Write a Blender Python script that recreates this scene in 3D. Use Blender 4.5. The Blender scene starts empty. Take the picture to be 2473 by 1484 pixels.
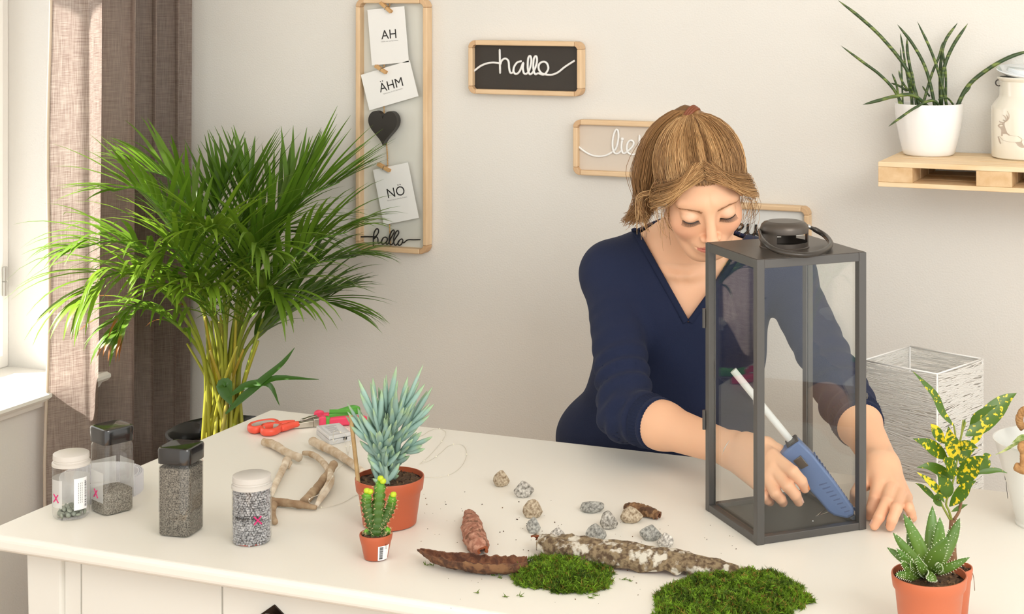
import bpy, bmesh, math, random
import numpy as np
from mathutils import Vector, Matrix, noise as mnoise

SC = bpy.context.scene
COL = SC.collection
R = math.radians

# ------------------------------------------------------------------ camera, world, light, exposure
FPX, CX, CY = 3930.0, 1544.0, -40.0          # focal length and principal point, in pixels of the 2473 x 1484 frame
YAW = R(21.3)
EYE = Vector((0.0, 0.0, 1.57))
cam_data = bpy.data.cameras.new('camera')
cam = bpy.data.objects.new('camera', cam_data)
COL.objects.link(cam)
cam.location = EYE
cam.rotation_euler = (R(90), 0, YAW)
cam_data.sensor_fit = 'HORIZONTAL'
cam_data.sensor_width = 36.0
cam_data.lens = FPX / 2473.0 * 36.0
cam_data.shift_x = -(CX - 1236.5) / 2473.0
cam_data.shift_y = (CY - 742.0) / 2473.0
cam_data.clip_start = 0.05
SC.camera = cam

world = bpy.data.worlds.new('world')
SC.world = world
world.use_nodes = True
bg = world.node_tree.nodes['Background']
bg.inputs[0].default_value = (1.0, 1.0, 0.972, 1)
bg.inputs[1].default_value = 1.5

def lamp(name, kind, loc, target, power, size=1.0, color=(1, 1, 1)):
    d = bpy.data.lights.new(name, kind)
    d.energy = power
    d.color = color
    if kind == 'AREA':
        d.shape = 'SQUARE'; d.size = size
    o = bpy.data.objects.new(name, d)
    COL.objects.link(o)
    o.location = loc
    o.rotation_euler = (Vector(target) - Vector(loc)).to_track_quat('-Z', 'Y').to_euler()
    return o
sun = lamp('sun', 'SUN', (-6, -1, 4), (-6 + 0.50, -1 + 0.30, 4 - 0.80), 14.0, color=(1, 0.95, 0.86))
sun.data.angle = R(1.0)
lamp('softbox', 'AREA', (1.1, 0.5, 2.62), (-0.9, 2.9, 0.9), 55, 1.6, (1, 0.99, 0.945))

SC.view_settings.view_transform = 'Standard'
SC.view_settings.look = 'None'
SC.view_settings.gamma = 1.0
SC.view_settings.use_curve_mapping = False
SC.view_settings.exposure = 0.31

# ------------------------------------------------------------------ helpers
FWD = Vector((-math.sin(YAW), math.cos(YAW), 0))
RGT = Vector((math.cos(YAW), math.sin(YAW), 0))
def ray(px, py):
    return RGT * ((px - CX) / FPX) + FWD - Vector((0, 0, (py - CY) / FPX))
def at_d(px, py, d):
    return EYE + ray(px, py) * d
def on_z(px, py, z):
    r = ray(px, py); return EYE + r * ((z - EYE.z) / r.z)
def on_y(px, py, y):
    r = ray(px, py); return EYE + r * (y / r.y)
def depth(p):
    return (Vector(p) - EYE).dot(FWD)
TZ = 0.75
def T(px, py, z=TZ):
    return on_z(px, py, z)
def mpp(p):                                   # metres per pixel at a point
    return depth(p) / FPX
def zat(p, py):                               # height of picture row py at the distance of p
    return EYE.z - (py - CY) / FPX * depth(p)

def lin(c):
    def f(v):
        v /= 255.0
        return v / 12.92 if v <= 0.04045 else ((v + 0.055) / 1.055) ** 2.4
    return (f(c[0]), f(c[1]), f(c[2]), 1.0)

MATS = {}
def M(name, col=(200, 200, 200), rough=0.5, metal=0.0, var=None, bump=None, spec=0.5, transl=0.0, coat=0.0, sss=0.0, attr=None, sheen=0.0, voro=None, stretch=None):
    """procedural material: var = (scale, colour2, contrast), bump = (scale, strength), attr = name of a colour attribute"""
    if name in MATS:
        return MATS[name]
    m = bpy.data.materials.new(name); m.use_nodes = True
    nt = m.node_tree; N = nt.nodes; L = nt.links
    b = N['Principled BSDF']
    b.inputs['Base Color'].default_value = lin(col)
    b.inputs['Roughness'].default_value = rough
    b.inputs['Metallic'].default_value = metal
    b.inputs['Specular IOR Level'].default_value = spec
    b.inputs['Coat Weight'].default_value = coat
    b.inputs['Sheen Weight'].default_value = sheen
    if sss:
        b.inputs['Subsurface Weight'].default_value = sss
        b.inputs['Subsurface Radius'].default_value = (0.012, 0.005, 0.003)
        b.inputs['Subsurface Scale'].default_value = 0.6
    tc = N.new('ShaderNodeTexCoord')
    co = tc.outputs['Object']
    if stretch:
        mp = N.new('ShaderNodeMapping'); mp.inputs['Scale'].default_value = stretch
        L.new(co, mp.inputs['Vector']); co = mp.outputs['Vector']
    src = None
    if attr:
        a = N.new('ShaderNodeAttribute'); a.attribute_name = attr; src = a.outputs['Color']
    if var:
        sc_, c2, con = var
        if voro:
            t = N.new('ShaderNodeTexVoronoi'); t.inputs['Scale'].default_value = sc_; fac = t.outputs[voro]
        else:
            t = N.new('ShaderNodeTexNoise'); t.inputs['Scale'].default_value = sc_; t.inputs['Detail'].default_value = 6; fac = t.outputs[0]
        L.new(co, t.inputs['Vector'])
        rp = N.new('ShaderNodeMapRange'); rp.inputs[1].default_value = 0.5 - con; rp.inputs[2].default_value = 0.5 + con
        L.new(fac, rp.inputs[0])
        mx = N.new('ShaderNodeMix'); mx.data_type = 'RGBA'
        L.new(rp.outputs[0], mx.inputs[0])
        if src: L.new(src, mx.inputs[6])
        else: mx.inputs[6].default_value = lin(col)
        mx.inputs[7].default_value = lin(c2)
        src = mx.outputs[2]
    if src: L.new(src, b.inputs['Base Color'])
    if bump:
        t2 = N.new('ShaderNodeTexNoise'); t2.inputs['Scale'].default_value = bump[0]; t2.inputs['Detail'].default_value = 4
        L.new(co, t2.inputs['Vector'])
        bp = N.new('ShaderNodeBump'); bp.inputs['Strength'].default_value = bump[1]; bp.inputs['Distance'].default_value = 0.002
        L.new(t2.outputs[0], bp.inputs['Height']); L.new(bp.outputs[0], b.inputs['Normal'])
    if transl:
        tr = N.new('ShaderNodeBsdfTranslucent')
        if src: L.new(src, tr.inputs[0])
        else: tr.inputs[0].default_value = lin(col)
        ms = N.new('ShaderNodeMixShader'); ms.inputs[0].default_value = transl
        L.new(b.outputs[0], ms.inputs[1]); L.new(tr.outputs[0], ms.inputs[2])
        L.new(ms.outputs[0], N['Material Output'].inputs[0])
    MATS[name] = m
    return m

def glass(name, tint=(1, 1, 1), rough=0.0, refl=1.0, cloud=0.0):
    """thin sheet glass or plastic: clear, with a Fresnel mirror on top and optional milky share"""
    if name in MATS: return MATS[name]
    m = bpy.data.materials.new(name); m.use_nodes = True
    nt = m.node_tree; N = nt.nodes; L = nt.links
    N.remove(N['Principled BSDF'])
    t = N.new('ShaderNodeBsdfTransparent'); t.inputs[0].default_value = (*tint, 1)
    g = N.new('ShaderNodeBsdfGlossy'); g.inputs['Roughness'].default_value = rough
    fr = N.new('ShaderNodeFresnel'); fr.inputs[0].default_value = 1.5
    ml = N.new('ShaderNodeMath'); ml.operation = 'MULTIPLY'; ml.inputs[1].default_value = refl; ml.use_clamp = True
    L.new(fr.outputs[0], ml.inputs[0])
    ge = N.new('ShaderNodeNewGeometry'); io = N.new('ShaderNodeMapRange')       # same Fresnel from both sides of the sheet
    io.inputs[3].default_value = 1.5; io.inputs[4].default_value = 1 / 1.5
    L.new(ge.outputs['Backfacing'], io.inputs[0]); L.new(io.outputs[0], fr.inputs[0])
    base = t.outputs[0]
    if cloud:
        d = N.new('ShaderNodeBsdfDiffuse'); d.inputs[0].default_value = (0.9, 0.9, 0.88, 1)
        m0 = N.new('ShaderNodeMixShader'); m0.inputs[0].default_value = cloud
        L.new(base, m0.inputs[1]); L.new(d.outputs[0], m0.inputs[2]); base = m0.outputs[0]
    mx = N.new('ShaderNodeMixShader')
    L.new(ml.outputs[0], mx.inputs[0]); L.new(base, mx.inputs[1]); L.new(g.outputs[0], mx.inputs[2])
    L.new(mx.outputs[0], N['Material Output'].inputs[0])
    MATS[name] = m
    return m

def frame_of(t, hint=Vector((0, 0, 1))):
    t = t.normalized()
    s = t.cross(hint)
    if s.length < 1e-4: s = t.cross(Vector((0, 1, 0)))
    if s.length < 1e-4: s = t.cross(Vector((1, 0, 0)))
    s.normalize()
    return s, s.cross(t).normalized()

def spline(pts, n):
    """Catmull-Rom through pts, n samples"""
    P = [Vector(p) for p in pts]
    if len(P) == 2:
        return [P[0].lerp(P[1], i / (n - 1)) for i in range(n)]
    P = [P[0] * 2 - P[1]] + P + [P[-1] * 2 - P[-2]]
    out = []
    m = len(P) - 3
    for i in range(n):
        x = i / (n - 1) * m; k = min(int(x), m - 1); t = x - k
        a, b, c, d = P[k:k + 4]
        out.append(0.5 * ((2 * b) + (c - a) * t + (2 * a - 5 * b + 4 * c - d) * t * t + (3 * b - a - 3 * c + d) * t ** 3))
    return out

def interp(vals, t):
    x = t * (len(vals) - 1); k = min(int(x), len(vals) - 2)
    return vals[k] + (vals[k + 1] - vals[k]) * (x - k)

class MB:
    """collects shapes for ONE mesh object"""
    def __init__(s):
        s.v = []; s.f = []; s.c = []; s.mi = []; s.col = (1, 1, 1); s.slot = 0
    def add(s, vs, fs, col=None):
        o = len(s.v)
        s.v += [tuple(p) for p in vs]
        s.f += [tuple(i + o for i in f) for f in fs]
        s.mi += [s.slot] * len(fs)
        if isinstance(col, list): s.c += col
        else: s.c += [col or s.col] * len(vs)
        return s
    def box(s, lo, hi, mat=None):
        x0, y0, z0 = lo; x1, y1, z1 = hi
        vs = [(x0, y0, z0), (x1, y0, z0), (x1, y1, z0), (x0, y1, z0), (x0, y0, z1), (x1, y0, z1), (x1, y1, z1), (x0, y1, z1)]
        if mat: vs = [mat @ Vector(v) for v in vs]
        return s.add(vs, [(0, 3, 2, 1), (4, 5, 6, 7), (0, 1, 5, 4), (1, 2, 6, 5), (2, 3, 7, 6), (3, 0, 4, 7)])
    def tube(s, pts, rad, n=8, flat=1.0, hint=Vector((0, 0, 1)), caps=True, col=None):
        pts = [Vector(p) for p in pts]; k = len(pts)
        if not hasattr(rad, '__len__'): rad = [rad] * k
        vs = []; sd0 = None
        for i, p in enumerate(pts):
            t = pts[min(i + 1, k - 1)] - pts[max(i - 1, 0)]
            if t.length < 1e-9: t = Vector((0, 0, 1))
            if sd0 is None:
                sd, up = frame_of(t, hint)
            else:
                t.normalize(); sd = sd0 - t * sd0.dot(t)
                if sd.length < 1e-6: sd, _ = frame_of(t, hint)
                sd.normalize(); up = sd.cross(t).normalized()
            sd0 = sd
            r = interp(rad, i / max(k - 1, 1)) if len(rad) != k else rad[i]
            for j in range(n):
                a = 2 * math.pi * j / n
                vs.append(p + sd * (math.cos(a) * r) + up * (math.sin(a) * r * flat))
        fs = []
        for i in range(k - 1):
            for j in range(n):
                a = i * n + j; b = i * n + (j + 1) % n
                fs.append((a, b, b + n, a + n))
        if caps:
            fs.append(tuple(reversed(range(n)))); fs.append(tuple((k - 1) * n + j for j in range(n)))
        if isinstance(col, list) and len(col) == k: col = [c for c in col for _ in range(n)]
        return s.add(vs, fs, col)
    def lathe(s, prof, n=40, c=(0, 0, 0), sq=None):
        """profile of (radius, z); sq = exponent for a squared-off section"""
        vs = []; fs = []; k = len(prof)
        for r, z in prof:
            for j in range(n):
                a = 2 * math.pi * j / n
                ca, sa = math.cos(a), math.sin(a)
                q = 1.0
                if sq: q = 1.0 / (abs(ca) ** sq + abs(sa) ** sq) ** (1.0 / sq)
                vs.append((c[0] + r * q * ca, c[1] + r * q * sa, c[2] + z))
        for i in range(k - 1):
            for j in range(n):
                a = i * n + j; b = i * n + (j + 1) % n
                fs.append((a, b, b + n, a + n))
        if prof[0][0] > 1e-6: fs.append(tuple(reversed(range(n))))
        if prof[-1][0] > 1e-6: fs.append(tuple((k - 1) * n + j for j in range(n)))
        return s.add(vs, fs)
    def lathe_open(s, prof, n=40, c=(0, 0, 0), sq=None):
        o = len(s.f); s.lathe(prof, n, c, sq)
        drop = (1 if prof[0][0] > 1e-6 else 0) + (1 if prof[-1][0] > 1e-6 else 0)
        if drop: s.f = s.f[:-drop]; s.mi = s.mi[:-drop]
        return s
    def leaf(s, pts, wid, hint=Vector((0, 0, 1)), fold=0.25, col=None, th=0.0):
        """blade with a sunken midrib"""
        pts = [Vector(p) for p in pts]; k = len(pts); vs = []; fs = []
        for i, p in enumerate(pts):
            t = pts[min(i + 1, k - 1)] - pts[max(i - 1, 0)]
            sd, up = frame_of(t, hint)
            w = interp(wid, i / (k - 1))
            vs += [p - sd * w + up * (w * fold), p, p + sd * w + up * (w * fold)]
        for i in range(k - 1):
            a = i * 3
            fs += [(a, a + 1, a + 4, a + 3), (a + 1, a + 2, a + 5, a + 4)]
        return s.add(vs, fs, col)
    def prism(s, poly, y0, y1, mat=None):
        """polygon of (x, z) extruded along y"""
        n = len(poly)
        vs = [(x, y0, z) for x, z in poly] + [(x, y1, z) for x, z in poly]
        if mat: vs = [mat @ Vector(v) for v in vs]
        fs = [tuple(range(n)), tuple(reversed(range(n, 2 * n)))]
        for i in range(n):
            j = (i + 1) % n
            fs.append((i, i + n, j + n, j))
        return s.add(vs, fs)
    def ring(s, outer, inner, y0, y1):
        """two loops of (x, z) with equal counts, extruded along y"""
        n = len(outer)
        vs = [(x, y0, z) for x, z in outer] + [(x, y0, z) for x, z in inner] + [(x, y1, z) for x, z in outer] + [(x, y1, z) for x, z in inner]
        fs = []
        for i in range(n):
            j = (i + 1) % n
            fs += [(i, j, n + j, n + i), (2 * n + i, 3 * n + i, 3 * n + j, 2 * n + j), (i, 2 * n + i, 2 * n + j, j), (n + i, n + j, 3 * n + j, 3 * n + i)]
        return s.add(vs, fs)
    def build(s, name, mat, parent=None, smooth=False, bevel=0, origin=None, seg=2, angle=None, solid=0, sub=0, fixn=True):
        me = bpy.data.meshes.new(name)
        o = Vector(origin) if origin is not None else (Vector(parent.matrix_world.translation) if parent is not None else Vector((0, 0, 0)))
        me.from_pydata([(v[0] - o.x, v[1] - o.y, v[2] - o.z) for v in s.v], [], s.f)
        if any(c != (1, 1, 1) for c in s.c):
            at = me.color_attributes.new('tint', 'FLOAT_COLOR', 'POINT')
            at.data.foreach_set('color', [x for c in s.c for x in (c[0], c[1], c[2], 1.0)])
        for m in (mat if isinstance(mat, (list, tuple)) else [mat]): me.materials.append(m)
        if any(s.mi): me.polygons.foreach_set('material_index', s.mi)
        if fixn:
            bm = bmesh.new(); bm.from_mesh(me); bmesh.ops.recalc_face_normals(bm, faces=bm.faces); bm.to_mesh(me); bm.free()
        if smooth:
            me.polygons.foreach_set('use_smooth', [True] * len(me.polygons))
            if angle: me.set_sharp_from_angle(angle=R(angle))
        ob = bpy.data.objects.new(name, me); COL.objects.link(ob)
        if parent is not None:
            ob.parent = parent
            base = Vector(parent.matrix_world.translation)
            ob.location = o - base
        else:
            ob.location = o
        ob.matrix_world = Matrix.Translation(o)
        if bevel:
            b = ob.modifiers.new('bevel', 'BEVEL'); b.width = bevel; b.segments = seg; b.limit_method = 'ANGLE'; b.angle_limit = R(40)
        if solid:
            b = ob.modifiers.new('solid', 'SOLIDIFY'); b.thickness = solid; b.offset = 0
        if sub:
            b = ob.modifiers.new('sub', 'SUBSURF'); b.levels = sub; b.render_levels = sub
        return ob

def tag(o, label=None, cat=None, group=None, kind=None):
    if label: o['label'] = label
    if cat: o['category'] = cat
    if group: o['group'] = group
    if kind: o['kind'] = kind
    return o
def thing(name, loc, label, cat, group=None):
    o = bpy.data.objects.new(name, None); COL.objects.link(o)
    o.empty_display_size = 0.02
    o.location = loc
    o.matrix_world = Matrix.Translation(Vector(loc))
    return tag(o, label, cat, group)
def structure(o): return tag(o, kind='structure')

def rrect(x0, x1, z0, z1, r, n=6):
    out = []
    for cx, cz, a0 in ((x1 - r, z1 - r, 0), (x0 + r, z1 - r, 90), (x0 + r, z0 + r, 180), (x1 - r, z0 + r, 270)):
        for i in range(n + 1):
            a = R(a0 + 90 * i / n)
            out.append((cx + r * math.cos(a), cz + r * math.sin(a)))
    return out

def text_mesh(body, size, align='CENTER', extrude=0.0, bold=0.0):
    """outline of a short text as vertices and faces in the x-z plane, baseline at z = 0"""
    cu = bpy.data.curves.new('t', 'FONT'); cu.body = body; cu.size = size; cu.align_x = align; cu.extrude = extrude; cu.offset = bold
    cu.resolution_u = 3
    ob = bpy.data.objects.new('t', cu); COL.objects.link(ob)
    bpy.context.view_layer.update()
    dg = bpy.context.evaluated_depsgraph_get()
    me = bpy.data.meshes.new_from_object(ob.evaluated_get(dg))
    vs = [Vector((v.co.x, -v.co.z, v.co.y)) for v in me.vertices]
    fs = [tuple(p.vertices) for p in me.polygons]
    bpy.data.objects.remove(ob); bpy.data.curves.remove(cu); bpy.data.meshes.remove(me)
    return vs, fs
def add_text(mb, body, size, mat, **k):
    vs, fs = text_mesh(body, size, **k)
    mb.add([mat @ v for v in vs], fs)

def fbm(p, s, seed=0.0, o=4):
    return mnoise.fractal(Vector((p[0] * s + seed, p[1] * s + seed * 1.7, p[2] * s - seed)), 1.0, 2.0, o)

# ------------------------------------------------------------------ the room
YW, XL = 3.30, -2.52                            # back wall, left wall (inner faces)
SILL = 0.686
WY0, WY1, WZ1 = 2.10, 2.97, 2.10                # window opening in the left wall
WT = 0.30
m_wall = M('wall_paint', (229, 227, 222), 0.85, var=(3.0, (225, 223, 217), 0.3), bump=(260, 0.35), spec=0.2)
m_wallL = M('wall_paint_side', (229, 227, 222), 0.85, bump=(260, 0.35), spec=0.2)
m_reveal = M('reveal_paint', (244, 242, 238), 0.7)
m_floor = M('floor_wood', (176, 142, 104), 0.45, var=(6, (150, 116, 82), 0.3), stretch=(1, 8, 1))

structure(MB().box((XL - WT, YW, -0.02), (3.2, YW + 0.15, 2.75)).build('wall_back', m_wall))
w = MB()
w.box((XL - WT, -1.2, 0), (XL, WY0, 2.75)); w.box((XL - WT, WY1, 0), (XL, YW, 2.75))
w.box((XL - WT, WY0, 0), (XL, WY1, SILL - 0.035)); w.box((XL - WT, WY0, WZ1), (XL, WY1, 2.75))
structure(w.build('wall_left', m_wallL))
structure(MB().box((XL - WT, -1.2, 2.75), (3.2, YW + 0.15, 2.85)).build('ceiling', M('ceiling_paint', (244, 243, 240), 0.9)))
fl = structure(MB().box((XL - WT, -1.2, -0.12), (3.2, YW + 0.15, -0.02)).build('floor', M('subfloor', (150, 130, 110), 0.8)))
planks = MB()
k = 0
me_plank = None
y = -1.2
while y < YW - 0.01:
    x = XL - 0.0 - (k % 3) * 0.4
    while x < 3.2:
        x0, x1 = max(x, XL), min(x + 1.2, 3.2)
        if y > 1.4 and x1 > x0:
            MB().box((x0 + 0.001, y + 0.001, -0.02), (x1 - 0.001, min(y + 0.14, YW) - 0.001, 0.0)).build('plank', m_floor, fl)
        elif x1 > x0:
            planks.box((x0 + 0.001, y + 0.001, -0.02), (x1 - 0.001, y + 0.139, 0.0))
        x += 1.2
    y += 0.14; k += 1
tag(planks.build('planks', m_floor, fl), kind='stuff')
structure(MB().box((XL, YW - 0.015, 0), (3.2, YW, 0.08)).build('baseboard_back', M('white_lacquer', (240, 238, 232), 0.4), bevel=0.003))
structure(MB().box((XL, -1.2, 0), (XL + 0.015, YW - 0.015, 0.08)).build('baseboard_left', MATS['white_lacquer'], bevel=0.003))

# sill: a rounded board that stands proud of the wall
sill = MB()
prof = [(XL - WT + 0.02, SILL), (XL + 0.045, SILL), (XL + 0.052, SILL - 0.006), (XL + 0.052, SILL - 0.013), (XL + 0.046, SILL - 0.02), (XL + 0.036, SILL - 0.024), (XL + 0.03, SILL - 0.035), (XL - WT + 0.02, SILL - 0.035)]
vs = [(x, WY0 - 0.06 if x > XL else WY0, z) for x, z in prof] + [(x, WY1 + 0.06 if x > XL else WY1, z) for x, z in prof]
n = len(prof)
sill.add(vs, [tuple(range(n)), tuple(reversed(range(n, 2 * n)))] + [(i, i + n, (i + 1) % n + n, (i + 1) % n) for i in range(n)])
structure(sill.build('trim_1', M('sill_white', (246, 245, 241), 0.3)))

# casement window, its frame set deep in the opening
win = bpy.data.objects.new('window_1', None); COL.objects.link(win); win.location = (XL - 0.2, WY0, SILL); win.matrix_world = Matrix.Translation(win.location); win['kind'] = 'structure'
XF = XL - 0.20
m_wf = M('window_white', (248, 247, 243), 0.35)
MB().box((XF - 0.06, WY0, SILL), (XF, WY0 + 0.035, WZ1)).build('window_frame', m_wf, win, bevel=0.003)
MB().box((XF - 0.06, WY1 - 0.03, SILL), (XF, WY1, WZ1)).build('window_frame', m_wf, win, bevel=0.003)
MB().box((XF - 0.06, WY0 + 0.035, SILL), (XF, WY1 - 0.03, SILL + 0.03)).build('window_frame', m_wf, win, bevel=0.003)
MB().box((XF - 0.06, WY0 + 0.035, WZ1 - 0.04), (XF, WY1 - 0.03, WZ1)).build('window_frame', m_wf, win, bevel=0.003)
sa = MB()
a0, a1, b0, b1 = WY0 + 0.036, WY1 - 0.031, SILL + 0.031, WZ1 - 0.041
for lo, hi in (((a0, b0), (a0 + 0.05, b1)), ((a1 - 0.05, b0), (a1, b1)), ((a0 + 0.05, b0), (a1 - 0.05, b0 + 0.05)), ((a0 + 0.05, b1 - 0.05), (a1 - 0.05, b1))):
    sa.box((XF - 0.045, lo[0], lo[1]), (XF + 0.014, hi[0], hi[1]))
sa_o = sa.build('sash', m_wf, win, bevel=0.003)
MB().box((XF - 0.02, a0 + 0.05, b0 + 0.05), (XF - 0.016, a1 - 0.05, b1 - 0.05)).build('pane', glass('window_glass', (1, 1, 1), 0, 1.0), win)
hz = SILL + 0.17
MB().tube([(XF + 0.018, WY1 - 0.032, hz), (XF + 0.018, WY1 - 0.032, hz + 0.032)], 0.006, 10).tube([(XF + 0.018, WY1 - 0.032, hz + 0.034), (XF + 0.018, WY1 - 0.032, hz + 0.066)], 0.006, 10).build('hinge', M('hinge_steel', (190, 190, 186), 0.3, 0.9), win, smooth=True, angle=40)

# ------------------------------------------------------------------ curtain beside the window
def curtain():
    mb = MB()
    n, rows = 260, 26
    X0, X1 = 2.825, 3.262
    zt, zb = 2.6, 0.012
    for r in range(rows):
        z = zt + (zb - zt) * r / (rows - 1)
        for i in range(n):
            s = i / (n - 1)
            gph = s / 0.42 if s < 0.42 else 1.0 + (s - 0.42) / 0.58 * 3.2
            ph = 2 * math.pi * gph - 0.9 + 0.22 * math.sin(z * 1.7 + s * 5)
            amp = (0.026 if s < 0.3 else 0.026 + 0.018 * min(1, (s - 0.3) / 0.12)) + 0.005 * math.sin(z * 2.3 + s * 4)
            yy = X0 + (X1 - X0) * s + 0.012 * math.sin(2 * ph + 0.6) + 0.012 * (1 - z / 2.6) * math.sin(s * 7)
            xx = -2.452 + amp * math.sin(ph) - 0.01 * s + 0.004 * math.sin(ph * 3 + z * 2)
            if s < 0.05: yy += (0.05 - s) * 0.1 * math.sin(z * 9)
            mb.v.append((xx, yy, z)); mb.c.append((1, 1, 1))
    for r in range(rows - 1):
        for i in range(n - 1):
            a = r * n + i
            mb.f.append((a, a + 1, a + n + 1, a + n)); mb.mi.append(0)
    return mb
m = bpy.data.materials.new('linen'); m.use_nodes = True; MATS['linen'] = m
nt = m.node_tree; N = nt.nodes; L = nt.links
pb = N['Principled BSDF']; pb.inputs['Roughness'].default_value = 0.95; pb.inputs['Specular IOR Level'].default_value = 0.1
tc = N.new('ShaderNodeTexCoord')
facs = []
for sc_ in ((900, 900, 22), (30, 30, 900)):
    mp = N.new('ShaderNodeMapping'); mp.inputs['Scale'].default_value = sc_
    L.new(tc.outputs['Object'], mp.inputs[0])
    t = N.new('ShaderNodeTexNoise'); t.inputs['Scale'].default_value = 1.0; t.inputs['Detail'].default_value = 3
    L.new(mp.outputs[0], t.inputs['Vector']); facs.append(t.outputs[0])
ad = N.new('ShaderNodeMath'); ad.operation = 'ADD'; L.new(facs[0], ad.inputs[0]); L.new(facs[1], ad.inputs[1])
mr = N.new('ShaderNodeMapRange'); mr.inputs[1].default_value = 0.72; mr.inputs[2].default_value = 1.28; L.new(ad.outputs[0], mr.inputs[0])
mx = N.new('ShaderNodeMix'); mx.data_type = 'RGBA'; L.new(mr.outputs[0], mx.inputs[0])
mx.inputs[6].default_value = lin((136, 124, 117)); mx.inputs[7].default_value = lin((162, 150, 142))
L.new(mx.outputs[2], pb.inputs['Base Color'])
tr = N.new('ShaderNodeBsdfTranslucent')
mx2 = N.new('ShaderNodeMix'); mx2.data_type = 'RGBA'; L.new(mr.outputs[0], mx2.inputs[0])
mx2.inputs[6].default_value = lin((146, 118, 110)); mx2.inputs[7].default_value = lin((242, 226, 214)); L.new(mx2.outputs[2], tr.inputs[0])
ms = N.new('ShaderNodeMixShader'); ms.inputs[0].default_value = 0.38
L.new(pb.outputs[0], ms.inputs[1]); L.new(tr.outputs[0], ms.inputs[2]); L.new(ms.outputs[0], N['Material Output'].inputs[0])
cu = curtain()
cur = thing('curtain', (-2.452, 3.0, 0.0), 'taupe linen curtain hanging in deep folds beside the bright window', 'curtain')
co_ = cu.build('cloth', MATS['linen'], cur, smooth=True, fixn=False)
hem = MB()
edge = [Vector(cu.v[r * 260]) for r in range(26)]
hem.tube(edge, 0.0035, 6); hem.build('side_hem', M('hem_pale', (226, 212, 196), 0.9, transl=0.4), cur, smooth=True)
hd = MB(); hd.tube([(-2.452, 1.7, 2.62), (-2.452, 3.29, 2.62)], 0.012, 12)
tag(hd.build('curtain_rod', M('rod_steel', (180, 178, 174), 0.35, 0.9), smooth=True, angle=40), 'steel curtain rod above the taupe curtain', 'curtain rod')

# ------------------------------------------------------------------ desk
DX0, DX1, DY0, DY1 = -1.80, -0.04, 1.902, 2.664
m_desk = M('desk_white', (239, 237, 229), 0.38, var=(2.2, (236, 233, 224), 0.3), bump=(90, 0.04), spec=0.35)
m_desk2 = M('desk_white_front', (232, 231, 224), 0.4, spec=0.35)
desk = thing('desk', ((DX0 + DX1) / 2, (DY0 + DY1) / 2, 0), 'white lacquered desk with drawers carrying all the plants and craft things', 'desk')
MB().box((DX0, DY0, TZ - 0.024), (DX1, DY1, TZ)).build('tabletop', m_desk, desk, bevel=0.008, seg=4)
LF = DY0 + 0.045
for x0, x1, sx in ((DX0 + 0.05, DX0 + 0.115, 1), (DX1 - 0.115, DX1 - 0.05, -1)):
    for y0, y1 in ((LF, LF + 0.065), (DY1 - 0.11, DY1 - 0.045)):
        mb = MB(); mb.box((x0, y0, 0), (x1, y1, TZ - 0.024))
        mb.v = [((x + (0.02 * sx if (z == 0 and ((x == x0) == (sx > 0))) else 0)), y, z) for x, y, z in mb.v]
        mb.build('leg', m_desk2, desk, bevel=0.003)
MB().box((DX0 + 0.06, LF + 0.065, 0.58), (DX0 + 0.08, DY1 - 0.11, TZ - 0.024)).build('apron', m_desk2, desk)
MB().box((DX1 - 0.08, LF + 0.065, 0.58), (DX1 - 0.06, DY1 - 0.11, TZ - 0.024)).build('apron', m_desk2, desk)
MB().box((DX0 + 0.115, DY1 - 0.07, 0.665), (DX1 - 0.115, DY1 - 0.05, TZ - 0.024)).build('apron', m_desk2, desk)
MB().box((DX0 + 0.115, LF + 0.03, 0.575), (DX1 - 0.115, LF + 0.05, TZ - 0.024)).build('front_rail', m_desk2, desk)
MB().box((DX0 + 0.115, LF + 0.008, 0.575), (DX0 + 0.145, LF + 0.03, TZ - 0.024)).build('stile', m_desk2, desk, bevel=0.002)
xs = [DX0 + 0.147, DX0 + 0.40, DX0 + 0.94, DX0 + 1.32, DX1 - 0.117]
for i in range(4):
    dr = MB().box((xs[i] + 0.002, LF + (0.004 if i % 2 == 0 else 0.0), 0.60), (xs[i + 1] - 0.002, LF + 0.03, TZ - 0.032)).build('drawer', m_desk2, desk, bevel=0.003)
    if i % 2 == 1:
        kx = on_y(664, 1475, LF).x if i == 1 else (xs[i] + xs[i + 1]) / 2
        kz = on_y(664, 1472, LF).z - 0.012
        pl = MB().prism([(kx - 0.026, kz), (kx, kz + 0.019), (kx + 0.026, kz), (kx, kz - 0.019)], LF - 0.002, LF).build('knob_plate', M('dark_bronze', (48, 36, 28), 0.35, 0.7), dr, bevel=0.001)
        kb = MB(); kb.lathe([(0.0, 0.0), (0.006, 0.0), (0.006, 0.008), (0.012, 0.014), (0.012, 0.02), (0.008, 0.024), (0, 0.025)], 16)
        kb.v = [(kx + x, LF - 0.002 - z, kz + y_) for x, y_, z in kb.v]
        kb.build('knob', MATS['dark_bronze'], dr, smooth=True, angle=40)
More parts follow.
